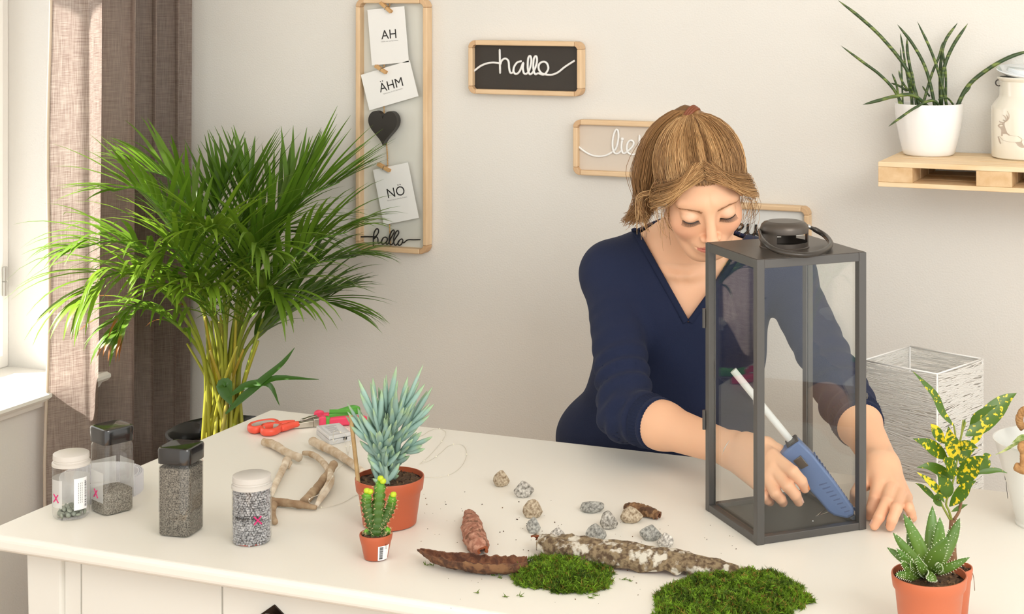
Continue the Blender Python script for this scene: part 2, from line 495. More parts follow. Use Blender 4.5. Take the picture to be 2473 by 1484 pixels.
# ------------------------------------------------------------------ framed signs on the wall
m_pine = M('frame_pine', (233, 206, 170), 0.55, var=(9, (216, 182, 141), 0.25), stretch=(6, 6, 1))
m_pineh = M('frame_pine_cross', (233, 206, 170), 0.55, var=(9, (216, 182, 141), 0.25), stretch=(1, 6, 6))
m_pinec = M('frame_pine_corner', (219, 186, 147), 0.6, var=(14, (198, 160, 120), 0.25))
FD = 0.027
def wall_frame(root, x0, x1, z0, z1, rr=0.017, bw=0.011, fd=FD):
    """four rails and four rounded corner blocks"""
    y0, y1 = YW - fd, YW - 0.001
    for a, b, c, d, mt in ((x0 + rr, x1 - rr, z1 - bw, z1, m_pineh), (x0 + rr, x1 - rr, z0, z0 + bw, m_pineh), (x0, x0 + bw, z0 + rr, z1 - rr, m_pine), (x1 - bw, x1, z0 + rr, z1 - rr, m_pine)):
        MB().box((a, y0, c), (b, y1, d)).build('rail', mt, root, bevel=0.0025)
    for cx, cz, a0 in ((x1 - rr, z1 - rr, 0), (x0 + rr, z1 - rr, 90), (x0 + rr, z0 + rr, 180), (x1 - rr, z0 + rr, 270)):
        poly = []
        for i in range(7):
            a = R(a0 + 15 * i); poly.append((cx + rr * math.cos(a), cz + rr * math.sin(a)))
        ri = rr - bw
        for i in range(6, -1, -1):
            a = R(a0 + 15 * i); poly.append((cx + ri * math.cos(a), cz + ri * math.sin(a)))
        n = 7
        mb = MB()
        vs = [(x, y0, z) for x, z in poly] + [(x, y1, z) for x, z in poly]
        fs = []
        for i in range(n - 1):
            p, q, r_, s_ = i, i + 1, 2 * n - 2 - i, 2 * n - 1 - i
            fs += [(p, q, r_, s_), (p + 2 * n, s_ + 2 * n, r_ + 2 * n, q + 2 * n), (p, p + 2 * n, q + 2 * n, q), (s_, r_, r_ + 2 * n, s_ + 2 * n)]
        fs += [(0, 2 * n - 1, 4 * n - 1, 2 * n), (n - 1, 3 * n - 1, 3 * n, n)]
        mb.add(vs, fs).build('corner_block', m_pinec, root, bevel=0.002)
def stroke(mb, pts, r, n=40, y=None, sc=1, off=(0, 0)):
    q = [on_y(off[0] + p[0] / sc, off[1] + p[1] / sc, y) for p in pts]
    mb.tube(spline(q, n), r, 6)
    for e in (q[0], q[-1]):
        mb.lathe([(0, -r), (r * 0.7, -r * 0.7), (r, 0), (r * 0.7, r * 0.7), (0, r)], 6, e)

# 'hallo' in white on black
yf = YW - FD
a = on_y(1130, 97, yf); b = on_y(1403.5, 234, yf)
g = thing('sign_frame', ((a.x + b.x) / 2, YW, b.z), 'wooden framed black sign with the white script word hallo', 'sign')
wall_frame(g, a.x, b.x, b.z, a.z)
yb = YW - 0.014
MB().box((a.x + 0.010, yb, b.z + 0.010), (b.x - 0.010, yb + 0.004, a.z - 0.010)).build('board', M('board_black', (52, 46, 40), 0.6, bump=(120, 0.1)), g)
lt = MB(); K = 8.2433; OF = (1120, 80); yl = yb - 0.002
for pts, n in (([(200, 760), (330, 660), (460, 605), (580, 588), (700, 598)], 24), ([(716, 335), (720, 560), (724, 790)], 6),
               ([(722, 640), (760, 545), (830, 508), (890, 560), (905, 700), (930, 790), (985, 775), (1000, 680), (1060, 590), (1140, 560)], 48),
               ([(985, 740), (1010, 800), (1060, 812), (1120, 750), (1185, 590), (1178, 700), (1200, 800), (1260, 805), (1320, 700), (1345, 540), (1325, 455), (1285, 500), (1275, 690), (1310, 815), (1370, 790), (1430, 680), (1460, 540), (1440, 458), (1398, 510), (1385, 690), (1420, 815), (1480, 800)], 120),
               ([(1480, 800), (1600, 825), (1680, 720), (1660, 610), (1590, 570), (1510, 610), (1490, 700), (1540, 790), (1640, 826), (1760, 828), (1880, 780), (2020, 670), (2200, 555)], 90)):
    stroke(lt, pts, 0.0026, n, yl, K, OF)
lt.build('lettering', M('letter_white', (240, 240, 238), 0.5), g, smooth=True)

# 'lieb...' in white on beige glass
a = on_y(1383, 289, yf); b = on_y(1668, 436, yf)
g = thing('sign_frame', ((a.x + b.x) / 2, YW, b.z), 'wooden framed beige sign with white script, partly behind the ponytail', 'sign')
wall_frame(g, a.x, b.x, b.z, a.z)
MB().box((a.x + 0.010, yb, b.z + 0.010), (b.x - 0.010, yb + 0.004, a.z - 0.010)).build('board', M('board_beige', (214, 202, 188), 0.6), g)
lt = MB(); K = 8.2433; OF = (1370, 270)
for pts, n in (([(215, 690), (330, 780), (480, 862), (640, 890), (780, 865), (900, 805)], 30),
               ([(900, 805), (970, 730), (1015, 560), (1015, 400), (985, 350), (940, 410), (905, 560), (905, 720), (940, 820), (1010, 830), (1075, 780)], 60),
               ([(1096, 545), (1078, 680), (1090, 790), (1130, 830), (1200, 790), (1300, 690), (1320, 610), (1270, 570), (1210, 610), (1185, 700), (1200, 800), (1270, 850), (1370, 845), (1420, 800)], 70),
               ([(1440, 480), (1432, 640), (1425, 830)], 6), ([(1425, 700), (1480, 630), (1560, 610), (1620, 660), (1620, 780), (1540, 850), (1430, 820)], 30),
               ([(1640, 790), (1720, 720), (1770, 640), (1730, 580), (1670, 620), (1650, 720), (1680, 830), (1760, 850), (1900, 800), (2100, 700), (2330, 640)], 50)):
    stroke(lt, pts, 0.0025, n, yl, K, OF)
lt.lathe([(0, -0.004), (0.003, -0.003), (0.004, 0), (0.003, 0.003), (0, 0.004)], 10, on_y(OF[0] + 1096 / K, OF[1] + 545 / K, yl))
lt.build('lettering', MATS['letter_white'], g, smooth=True)

# white sign with black script behind the lantern
a = on_y(1664, 486, yf); b = on_y(1953, 633, yf)
g = thing('sign_frame', ((a.x + b.x) / 2, YW, b.z), 'wooden framed white sign with black script behind the lantern top', 'sign')
wall_frame(g, a.x, b.x, b.z, a.z)
MB().box((a.x + 0.010, yb, b.z + 0.010), (b.x - 0.010, yb + 0.004, a.z - 0.010)).build('board', M('board_white', (226, 228, 226), 0.6), g)
lt = MB(); K = 5.888; OF = (1690, 500)
for pts, n in (([(430, 400), (520, 340), (590, 310), (615, 270), (585, 245), (545, 265), (525, 320), (545, 390), (610, 400), (670, 360)], 40),
               ([(685, 252), (683, 330), (700, 395), (750, 400), (795, 340), (800, 265)], 30), ([(800, 265), (798, 340), (830, 400), (880, 410)], 16),
               ([(800, 330), (770, 410), (750, 480)], 10), ([(880, 410), (960, 420), (1100, 400), (1300, 420)], 14), ([(430, 400), (300, 430), (-60, 420)], 14)):
    stroke(lt, pts, 0.0026, n, yl, K, OF)
lt.build('lettering', M('letter_black', (28, 26, 25), 0.45), g, smooth=True)

# tall frame with cord, clipped cards and a heart
a = on_y(858, -4, yf); b = on_y(1031, 616, yf)
g = thing('card_holder', ((a.x + b.x) / 2, YW, b.z), 'tall narrow wooden frame with a cord for clipped cards', 'picture frame')
wall_frame(g, a.x, b.x, b.z, a.z, 0.02, 0.0115)
MB().box((a.x + 0.010, YW - 0.007, b.z + 0.010), (b.x - 0.010, YW - 0.003, a.z - 0.010)).build('board', M('board_grey', (218, 218, 210), 0.5, coat=0.3), g)
yc = YW - 0.017
K = 2.319; OF = (820, 0)
cd = MB()
cpts = [on_y(OF[0] + p[0] / K, OF[1] + p[1] / K, yc) for p in ((283, -8), (268, 180), (250, 370), (250, 640), (265, 828), (270, 930), (280, 1250), (289, 1412))]
for j in range(2):
    q = spline(cpts, 260)
    q = [p + Vector((math.cos(i * 0.9 + j * math.pi), math.sin(i * 0.9 + j * math.pi), 0)) * 0.0009 for i, p in enumerate(q)]
    cd.tube(q, 0.001, 5)
cd.build('cord', M('jute', (196, 160, 112), 0.9), g, smooth=True)
lt = MB(); K2 = 13.739; OF2 = (860, 530); yl2 = YW - 0.021
for pts, n in (([(100, 585), (340, 580), (640, 580)], 8), ([(572, 870), (575, 620), (600, 440), (680, 315), (745, 360), (720, 480), (590, 650)], 40), ([(590, 650), (680, 590), (725, 660), (725, 770), (760, 805), (840, 740)], 24),
               ([(840, 740), (900, 620), (980, 595), (1040, 650), (1000, 760), (890, 825), (845, 770), (860, 680)], 36), ([(1000, 760), (1020, 830), (1085, 790)], 10),
               ([(1085, 790), (1150, 640), (1260, 440), (1240, 355), (1170, 420), (1105, 600), (1110, 790), (1170, 845), (1230, 790)], 44), ([(1230, 790), (1290, 660), (1410, 470), (1390, 380), (1320, 430), (1250, 620), (1260, 810), (1320, 860), (1390, 790)], 44),
               ([(1390, 790), (1450, 690), (1520, 655), (1550, 720), (1500, 830), (1430, 865), (1390, 800), (1410, 720)], 36), ([(1540, 780), (1590, 775), (1680, 700), (1760, 678), (1920, 680), (2120, 675)], 24)):
    stroke(lt, pts, 0.00155, n, yl2, K2, OF2)
lt.build('lettering', MATS['letter_black'], g, smooth=True)

def px_wall(px, py, y): return on_y(px, py, y)
m_card = M('card_white', (240, 240, 238), 0.6)
m_ink = M('print_ink', (40, 38, 38), 0.7)
m_ink2 = M('print_grey', (140, 138, 138), 0.7)
def card(corners, word, small, label, tx, ty, h):
    y = YW - 0.022
    P = [on_y(px, py, y) for px, py in corners]
    c = sum(P, Vector()) / 4
    ex = ((P[1] - P[0]) + (P[2] - P[3])) / 2; ez = ((P[0] - P[3]) + (P[1] - P[2])) / 2
    w, hh = ex.length, ez.length
    ang = math.atan2(ex.z, ex.x)
    g = thing('card', (c.x, YW, c.z - hh / 2), label, 'card', 'white cards clipped in the tall frame')
    Mx = Matrix.Translation(c) @ Matrix.Rotation(-ang, 4, 'Y')
    MB().box((-w / 2, -0.0006, -hh / 2), (w / 2, 0.0006, hh / 2), Mx).build('paper', m_card, g)
    t = on_y(tx, ty, y)
    Mt = Matrix.Translation((t.x, y - 0.0009, t.z)) @ Matrix.Rotation(-ang, 4, 'Y')
    mb = MB(); add_text(mb, word, h, Mt @ Matrix.Translation((0, 0, -h * 0.36))); mb.build('word', m_ink, g, fixn=False)
    mb = MB(); add_text(mb, small, h * 0.13, Mt @ Matrix.Translation((0, 0, -h * 0.58))); mb.build('small_print', m_ink2, g, fixn=False)
card([(887, 24), (976, 15), (988, 150), (899, 158)], 'AH', 'Gefühle mit zwei Buchstaben', 'white card printed AH, topmost of the cards in the tall frame', 940, 82, 0.030)
card([(870, 182), (990, 145), (1010, 233), (894, 266)], 'ÄHM', 'Nachdenken mit drei Buchstaben', 'white card printed ÄHM, tilted above the black heart', 945, 204, 0.030)
card([(898, 411), (984, 393), (1013, 526), (930, 543)], 'NÖ', 'Verneinung mit zwei Buchstaben', 'white card printed NÖ below the black heart', 956, 463, 0.031)
m_clip = M('clip_wood', (216, 176, 122), 0.6, var=(30, (190, 146, 96), 0.3))
for p0, p1, lb in (((232, 14), (292, 68), 'small wooden clothes peg holding the card printed AH'), ((203, 368), (264, 408), 'small wooden clothes peg holding the card printed ÄHM'), ((216, 918), (284, 958), 'small wooden clothes peg holding the card printed NÖ')):
    y = YW - 0.026
    A = on_y(OF[0] + p0[0] / K, OF[1] + p0[1] / K, y); B = on_y(OF[0] + p1[0] / K, OF[1] + p1[1] / K, y)
    g = thing('clothes_peg', (B.x, YW, B.z), lb, 'clothes peg', 'wooden clothes pegs on the cord')
    d = (B - A).normalized(); s = Vector((-d.z, 0, d.x)); ln = (B - A).length
    for yo, nm in ((-0.004, 'jaw'), (0.0035, 'jaw')):
        mb = MB(); Mx = Matrix.Translation(A + Vector((0, yo, 0))) @ Matrix(((d.x, 0, s.x, 0), (d.y, 1, s.y, 0), (d.z, 0, s.z, 0), (0, 0, 0, 1)))
        mb.box((0, -0.0025, -0.0035), (ln, 0.0025, 0.0035), Mx); mb.build(nm, m_clip, g, bevel=0.0008)
    mb = MB(); c = A.lerp(B, 0.55); mb.tube([c + s * 0.0042 + Vector((0, -0.008, 0)), c + s * 0.0042 + Vector((0, 0.007, 0))], 0.0007, 5).tube([c - s * 0.0042 + Vector((0, -0.008, 0)), c - s * 0.0042 + Vector((0, 0.007, 0))], 0.0007, 5)
    mb.tube([c + s * 0.0042 + Vector((0, -0.008, 0)), c - s * 0.0042 + Vector((0, -0.008, 0))], 0.0007, 5).build('spring', M('spring_steel', (170, 170, 168), 0.3, 0.9), g)
# heart
c = on_y(927, 310, YW - 0.03); m1 = mpp(c)
poly = []
for i in range(60):
    t = 2 * math.pi * i / 60
    x = 16 * math.sin(t) ** 3; z = 13 * math.cos(t) - 5 * math.cos(2 * t) - 2 * math.cos(3 * t) - math.cos(4 * t)
    poly.append((c.x + x / 16 * 39 * m1 * 1.02, c.z + (z + 2.5) / 14.5 * 42 * m1))
poly.reverse()
hrt = MB().prism(poly, YW - 0.036, YW - 0.019)
tag(hrt.build('heart', M('heart_black', (38, 34, 31), 0.4, var=(8, (46, 40, 36), 0.3)), smooth=True, angle=50, bevel=0.004, seg=3, origin=c), 'black wooden heart hanging on the cord of the tall frame', 'heart ornament')

# ------------------------------------------------------------------ pallet shelf
m_plk = M('pallet_pine', (244, 224, 190), 0.55, var=(7, (226, 190, 142), 0.22), stretch=(1.2, 9, 9))
m_end = M('pallet_end', (234, 206, 166), 0.65, var=(55, (203, 164, 114), 0.35))
ZS = 1.2286
YS0, YS1 = 3.068, YW - 0.003
XS0 = on_z(2120, 391, ZS).x
XS1 = XS0 + 0.78
sh = thing('pallet_shelf', (XS0, YW, ZS - 0.048), 'small pine pallet shelf on the wall under the white plant pot', 'shelf')
bw = (YS1 - YS0 - 0.008) / 3
for i in range(3):
    y0 = YS0 + i * (bw + 0.004)
    MB().box((XS0, y0, ZS - 0.0095), (XS1, y0 + bw, ZS)).build('top_board', m_plk, sh, bevel=0.001)
xb = [XS0, on_y(2357, 420, YS0).x]
xb.append(2 * xb[1] - xb[0]); xb.append(2 * xb[2] - xb[1])
for x in xb:
    for y0 in (YS0, YS0 + bw + 0.004, YS0 + 2 * (bw + 0.004)):
        MB().box((x, y0 + 0.0005, ZS - 0.0385), (x + 0.066, y0 + bw - 0.0005, ZS - 0.0097)).build('block', m_end, sh, bevel=0.001)
for y0 in (YS0, YS0 + bw + 0.004, YS0 + 2 * (bw + 0.004)):
    MB().box((XS0, y0, ZS - 0.0475), (XS1, y0 + bw, ZS - 0.0387)).build('bottom_board', m_plk, sh, bevel=0.001)

# white pot with cylindrical snake plant
pc = on_z(2243, 374, ZS); k = mpp(pc)
zr = zat(pc, 250)
hp = zr - ZS
g = thing('snake_plant', pc, 'cylindrical snake plant in a glossy white pot on the pallet shelf', 'plant')
r0, r1 = 62 * k, 82 * k
prof = [(r0 * 0.9, 0), (r0, 0.004)] + [(r0 + (r1 - r0) * (1 - (1 - t) ** 1.7), 0.004 + (hp - 0.004) * t) for t in [i / 10 for i in range(1, 11)]] + [(r1 - 0.002, hp + 0.001), (r1 - 0.005, hp - 0.002), (r1 - 0.009, hp * 0.6), (0, hp * 0.55)]
MB().lathe(prof, 64, pc).build('pot', M('pot_gloss_white', (246, 246, 246), 0.18, coat=0.3), g, smooth=True, angle=50)
m_soil = M('soil', (62, 44, 32), 0.95, var=(160, (104, 78, 54), 0.2), bump=(300, 1.0))
MB().lathe([(r1 - 0.007, hp * 0.86), (r1 * 0.5, hp * 0.9), (0, hp * 0.9)], 32, pc).build('soil', m_soil, g, smooth=True)
m_sans = bpy.data.materials.new('snake_leaf'); m_sans.use_nodes = True
nt = m_sans.node_tree; N = nt.nodes; L = nt.links; pb = N['Principled BSDF']
tc = N.new('ShaderNodeTexCoord'); mp = N.new('ShaderNodeMapping'); mp.inputs['Scale'].default_value = (35, 35, 130); L.new(tc.outputs['Object'], mp.inputs[0])
t = N.new('ShaderNodeTexNoise'); t.inputs['Scale'].default_value = 1; t.inputs['Detail'].default_value = 2; L.new(mp.outputs[0], t.inputs['Vector'])
rp = N.new('ShaderNodeMapRange'); rp.inputs[1].default_value = 0.5; rp.inputs[2].default_value = 0.68; L.new(t.outputs[0], rp.inputs[0])
mx = N.new('ShaderNodeMix'); mx.data_type = 'RGBA'; L.new(rp.outputs[0], mx.inputs[0]); mx.inputs[6].default_value = lin((52, 74, 36)); mx.inputs[7].default_value = lin((122, 140, 66)); L.new(mx.outputs[2], pb.inputs['Base Color']); pb.inputs['Roughness'].default_value = 0.42
K5 = 3.091
SL = [([(760, 775), (660, 540), (480, 300), (300, 130), (135, 2)], 13, 0.02), ([(640, 770), (560, 680), (450, 560), (330, 470), (155, 340)], 11, -0.02), ([(870, 770), (800, 540), (700, 340), (578, 182)], 12, 0.0),
      ([(960, 770), (900, 590), (830, 380), (727, 160)], 11, -0.015), ([(760, 740), (830, 570), (890, 420), (917, 310)], 10, 0.01), ([(900, 740), (900, 520), (930, 320), (1028, 170)], 12, 0.02),
      ([(905, 720), (920, 540), (990, 350), (1105, 175)], 14, -0.01), ([(690, 760), (680, 560), (655, 400), (650, 285)], 12, 0.03), ([(700, 760), (650, 560), (620, 360), (600, 248)], 8, 0.03), ([(620, 760), (612, 560), (601, 350)], 7, 0.02),
      ([(600, 765), (575, 650), (538, 548)], 8, -0.02), ([(1000, 775), (1100, 650), (1250, 520), (1420, 425), (1600, 370)], 15, -0.02), ([(830, 745), (700, 712), (560, 720), (440, 750), (320, 782)], 13, -0.07), ([(920, 775), (850, 750), (720, 800), (600, 880), (512, 946)], 10, -0.09),
      ([(1020, 740), (950, 732), (880, 745)], 7, -0.05), ([(690, 690), (672, 640), (684, 565)], 11, -0.03), ([(720, 770), (700, 600), (665, 470)], 8, 0.01), ([(940, 700), (940, 560), (925, 440), (912, 355)], 9, 0.0), ([(660, 680), (610, 600), (588, 525)], 8, 0.0), ([(650, 680), (590, 640), (530, 620)], 8, 0.01), ([(820, 720), (790, 680), (765, 642)], 7, 0.02), ([(1010, 760), (1060, 720), (1128, 645)], 12, -0.015)]
dpt = depth(pc)
for pts, wpx, dd in SL:
    n = 16
    q = []
    for i, p in enumerate(pts):
        f = i / (len(pts) - 1)
        q.append(at_d(1980 + p[0] / K5, p[1] / K5, dpt + dd * (0.4 + 0.6 * f)))
    q[0] = q[0] - Vector((0, 0, 0.02)) if len(pts) > 3 or pts[0][1] > 730 else q[0]
    rr = [wpx * 0.95 / K5 * k * 1.15 * (1 - 0.15 * (i / n)) * min(1, ((1 - i / (n - 1)) * 5) ** 0.6 + 0.05) for i in range(n)]
    MB().tube(spline(q, n), rr, 8).build('leaf', m_sans, g, smooth=True)

# enamel can with a running deer
pc = on_z(2485, 381, ZS)
k = mpp(pc)
g = thing('enamel_can', pc, 'cream enamel milk can with a printed running deer and a lid', 'can')
rb = 90 * k; Z = lambda py: zat(pc, py) - ZS
prof = [(rb * 0.93, 0), (rb * 0.985, 0.003), (rb, 0.010), (rb, Z(262)), (rb * 0.985, Z(255)), (rb * 0.80, Z(234)), (rb * 0.78, Z(228)), (rb * 0.78, Z(196)), (rb * 0.84, Z(191)), (rb * 0.85, Z(188)), (rb * 0.83, Z(185)), (rb * 0.76, Z(186)), (rb * 0.74, Z(240)), (0, Z(250))]
m_en = M('enamel_cream', (238, 234, 221), 0.12, coat=0.6)
MB().lathe(prof, 64, pc).build('body', m_en, g, smooth=True, angle=40)
lid = MB().lathe([(rb * 0.70, Z(190)), (rb * 0.88, Z(182)), (rb * 0.90, Z(180)), (rb * 0.88, Z(178)), (rb * 0.62, Z(180)), (rb * 0.58, Z(172)), (rb * 0.2, Z(168)), (0, Z(168))], 48, pc)
piv = Vector((pc.x, pc.y, pc.z + Z(182)))
Rm = Matrix.Translation(piv + Vector((0.002, 0, 0.006))) @ Matrix.Rotation(R(6), 4, 'Y') @ Matrix.Rotation(R(7), 4, 'X') @ Matrix.Translation(-piv)
lid.v = [tuple(Rm @ Vector(v)) for v in lid.v]
lo = lid.build('lid', M('enamel_lid', (226, 234, 240), 0.12, coat=0.6), g, smooth=True, angle=40)
mb = MB(); kc = Vector((pc.x, pc.y, pc.z + Z(163))); mb.lathe([(0, -0.012), (0.004, -0.012), (0.004, -0.003), (0.009, 0), (0.008, 0.004), (0, 0.006)], 16, kc).build('knob', M('enamel_lid'), lo, smooth=True)
lug = MB()
lc = pc + (RGT * -1).normalized() * (rb * 0.80) + Vector((0, 0, Z(200)))
lug.tube([lc + Vector((0, 0, 0.006 * math.cos(t))) + RGT * (-0.006 * math.sin(t) - 0.001) for t in [i * 2 * math.pi / 16 for i in range(17)]], 0.0014, 6, caps=False).build('bail_ring', M('bail_steel', (70, 66, 62), 0.3, 0.8), g, smooth=True)
# deer print wrapped round the can
deer = [[(165, 935), (185, 915), (205, 905), (222, 915), (222, 885), (265, 885), (258, 920), (275, 980), (300, 1035), (340, 1068), (400, 1075), (450, 1082), (490, 1105), (505, 1125), (545, 1130), (505, 1138), (500, 1165), (520, 1200), (560, 1240), (500, 1240), (450, 1215), (410, 1165), (330, 1162), (280, 1150), (232, 1135), (215, 1112), (195, 1090), (182, 1088), (190, 1110), (215, 1180), (205, 1190), (185, 1155), (165, 1085), (215, 1075), (218, 1000), (205, 972), (180, 955)]]
K3 = 5.7077
def on_can(px, py, rr=1.006):
    r_ = ray(px, py); ox, oy = EYE.x - pc.x, EYE.y - pc.y; R2 = (rb * rr) ** 2
    A_ = r_.x ** 2 + r_.y ** 2; B_ = 2 * (ox * r_.x + oy * r_.y); C_ = ox * ox + oy * oy - R2
    D_ = max(B_ * B_ - 4 * A_ * C_, 0); t_ = (-B_ - math.sqrt(D_)) / (2 * A_)
    return EYE + r_ * t_
def fill(poly, f, mb):
    from mathutils.geometry import tessellate_polygon
    # dense outline so that the print follows the round wall
    P = []
    for i in range(len(poly)):
        A_, B_ = poly[i], poly[(i + 1) % len(poly)]
        for j in range(3): P.append((A_[0] + (B_[0] - A_[0]) * j / 3, A_[1] + (B_[1] - A_[1]) * j / 3))
    tri = tessellate_polygon([[Vector((x, y, 0)) for x, y in P]])
    mb.add([f(*p) for p in P], [tuple(t_) for t_ in tri])
m_deer = M('deer_print', (190, 176, 162), 0.35)
mb = MB()
fill(deer[0], lambda x, y: on_can(2380 + x / K3, 140 + y / K3), mb)
for pts in ([(262, 885), (300, 860), (325, 820), (325, 780), (300, 732)], [(285, 868), (280, 830), (262, 805), (238, 785)], [(305, 850), (302, 810), (285, 782)], [(275, 872), (255, 862), (240, 855)], [(225, 888), (205, 885), (188, 868)]):
    q = spline([on_can(2380 + x / K3, 140 + y / K3, 1.004) for x, y in pts], 12)
    mb.tube(q, [0.0011] * 8 + [0.0009, 0.0008, 0.0006, 0.0004], 5)
mb.build('deer_print', m_deer, g, fixn=False)
# ------------------------------------------------------------------ lantern
LN = T(1828.4, 1319.3); LL = T(1698.5, 1232.7); LR = T(2092.5, 1279.4)
ex = (LR - LN).normalized(); ey = Vector((-ex.y, ex.x, 0))
if ey.dot(LL - LN) < 0: ey = -ey
LS1, LS2 = (LR - LN).length, (LL - LN).dot(ey)
LH = zat(LN, 629) - TZ
LM = Matrix(((ex.x, ey.x, 0, LN.x), (ex.y, ey.y, 0, LN.y), (0, 0, 1, TZ), (0, 0, 0, 1)))
m_lan = M('lantern_metal', (96, 94, 92), 0.36, 0.5, var=(5, (88, 86, 84), 0.3), bump=(200, 0.05))
m_lant = M('lantern_metal_top', (96, 90, 84), 0.38, 0.6, var=(9, (78, 70, 64), 0.25))
lan = thing('lantern', LN + (ex * LS1 + ey * LS2) / 2, 'large dark grey metal lantern with glass sides and a carrying ring', 'lantern')
pw = 0.0125
for u in (0, LS1 - pw):
    for v in (0, LS2 - pw):
        MB().box((u, v, 0), (u + pw, v + pw, LH), LM).build('post', m_lan, lan, bevel=0.0008)
for z0, z1 in ((0.0, 0.0115), (LH - 0.0135, LH)):
    for lo, hi in (((pw, 0.0006), (LS1 - pw, pw)), ((pw, LS2 - pw), (LS1 - pw, LS2 - 0.0006)), ((0.0006, pw), (pw, LS2 - pw)), ((LS1 - pw, pw), (LS1 - 0.0006, LS2 - pw))):
        MB().box((lo[0], lo[1], z0 + 0.0004), (hi[0], hi[1], z1 - 0.0004), LM).build('rail', m_lan, lan, bevel=0.0006)
MB().box((0.003, 0.003, 0.001), (LS1 - 0.003, LS2 - 0.003, 0.0045), LM).build('base_plate', M('lantern_floor', (84, 82, 76), 0.4, 0.3, var=(4, (76, 74, 68), 0.3)), lan)
MB().box((0.002, 0.002, LH - 0.003), (LS1 - 0.002, LS2 - 0.002, LH + 0.0006), LM).build('top_plate', m_lant, lan)
m_lgl = glass('lantern_glass', (0.985, 0.992, 0.985), 0.0, 0.75)
def pane_at(lo, hi): MB().box((lo[0], lo[1], 0.0115), (hi[0], hi[1], LH - 0.0135), LM).build('pane', m_lgl, lan)
pane_at((pw, pw * 0.70), (LS1 - pw, pw * 0.70 + 0.002))
pane_at((pw * 0.70, pw), (pw * 0.70 + 0.002, LS2 - pw))
pane_at((LS1 - pw * 0.70 - 0.002, pw), (LS1 - pw * 0.70, LS2 - pw))
kb = MB(); kc = LM @ Vector((LS1 - pw * 1.0, LS2 - pw * 0.9, LH * 0.47))
kc = on_y(2074, 957, (LM @ Vector((LS1, 0.02, 0))).y)
kb.lathe([(0, -0.005), (0.004, -0.004), (0.005, 0), (0.004, 0.004), (0, 0.005)], 12, LM @ Vector((LS1 + 0.002, pw * 0.6, LH * 0.477))).build('door_knob', m_lan, lan, smooth=True)
for z in (0.30, 0.68):
    MB().tube([LM @ Vector((-0.001, LS2 + 0.002, LH * z)), LM @ Vector((-0.001, LS2 + 0.002, LH * z + 0.03))], 0.003, 8).build('hinge', m_lan, lan, smooth=True, angle=40)
# chimney cap with windows
tc_ = LM @ Vector((LS1 / 2, LS2 / 2, LH))
cr = 58 * mpp(tc_); ch = 0.0405
def arc_wall(a0, a1, z0, z1, th=0.0014, n=14):
    mb = MB(); vs = []; fs = []
    for i in range(n + 1):
        a = a0 + (a1 - a0) * i / n
        for r_, z in ((cr, z0), (cr, z1), (cr - th, z1), (cr - th, z0)):
            vs.append((tc_.x + r_ * math.cos(a), tc_.y + r_ * math.sin(a), tc_.z + z))
    for i in range(n):
        for j in range(4):
            fs.append((i * 4 + j, i * 4 + (j + 1) % 4, i * 4 + 4 + (j + 1) % 4, i * 4 + 4 + j))
    fs += [(0, 1, 2, 3), (n * 4 + 3, n * 4 + 2, n * 4 + 1, n * 4)]
    return mb.add(vs, fs)
MB().lathe([(cr - 0.001, 0), (cr + 0.0012, 0.0006), (cr + 0.0012, 0.002), (cr, 0.003), (cr, 0.0095), (cr - 0.0014, 0.0095), (cr - 0.0014, 0.0)], 64, tc_).build('collar', m_lant, lan, smooth=True, angle=35)
MB().lathe([(cr - 0.0014, 0.0235), (cr, 0.0235), (cr + 0.0004, 0.030), (cr - 0.0012, 0.0350), (cr - 0.005, 0.0385), (cr - 0.010, 0.0398), (cr - 0.011, 0.0404), (0, 0.0404), (0, 0.039), (cr - 0.006, 0.0375)], 64, tc_).build('cap', m_lant, lan, smooth=True, angle=30)
fa = math.atan2((EYE - tc_).y, (EYE - tc_).x)
for a0_, a1_ in ((-72, -18), (80, 116), (150, 188), (226, 260)):
    arc_wall(fa + R(a0_), fa + R(a1_), 0.009, 0.024).build('chimney_strip', m_lant, lan, smooth=True, angle=40)
hp = [((1834, 556), 0.026), ((1842, 580), 0.021), ((1866, 601), 0.014), ((1905, 613), 0.0085), ((1950, 616), 0.006), ((1988, 607), 0.006), ((2006, 590), 0.008), ((1994, 571), 0.013), ((1972, 557), 0.020), ((1953, 548), 0.027)]
hq = spline([on_z(p[0], p[1], TZ + LH + h) for p, h in hp], 60)
MB().tube(hq, [0.0030] * 4 + [0.0042] * 40 + [0.003] * 4, 12, caps=True).build('carrying_ring', M('ring_metal', (66, 62, 58), 0.3, 0.5), lan, smooth=True)
for e in (hq[0], hq[-1]):
    MB().lathe([(0, -0.004), (0.003, -0.003), (0.004, 0), (0.003, 0.003), (0, 0.004)], 12, e).build('rivet', M('rivet_steel', (200, 198, 194), 0.25, 0.9), lan, smooth=True)

# ------------------------------------------------------------------ glue gun standing on its nozzle inside the lantern
K6 = 2.968
def gpx(x, y): return (1690 + x / K6, 840 + y / K6)
def gd(px): return 2.503 - (px - 1885) / 180 * 0.046
gun_root = at_d(2066, 1257, gd(2066))
gun = thing('glue_gun', gun_root, 'blue hot glue gun with a white glue stick, nozzle down inside the lantern', 'glue gun')
def gun_poly(pts, th0, th1, name, mat, bev=0.004, par=gun, off=0.0):
    vs = []; n = len(pts)
    for sgn in (-1, 1):
        for x, y in pts:
            px, py = gpx(x, y); f = min(max((px - 1885) / 180, 0), 1)
            vs.append(at_d(px, py, gd(px)) + FWD * (sgn * (th0 + (th1 - th0) * f) / 2 + off))
    fs = [tuple(range(n)), tuple(reversed(range(n, 2 * n)))] + [(i, i + n, (i + 1) % n + n, (i + 1) % n) for i in range(n)]
    return MB().add(vs, fs).build(name, mat, par, bevel=bev, seg=3, smooth=True, angle=30)
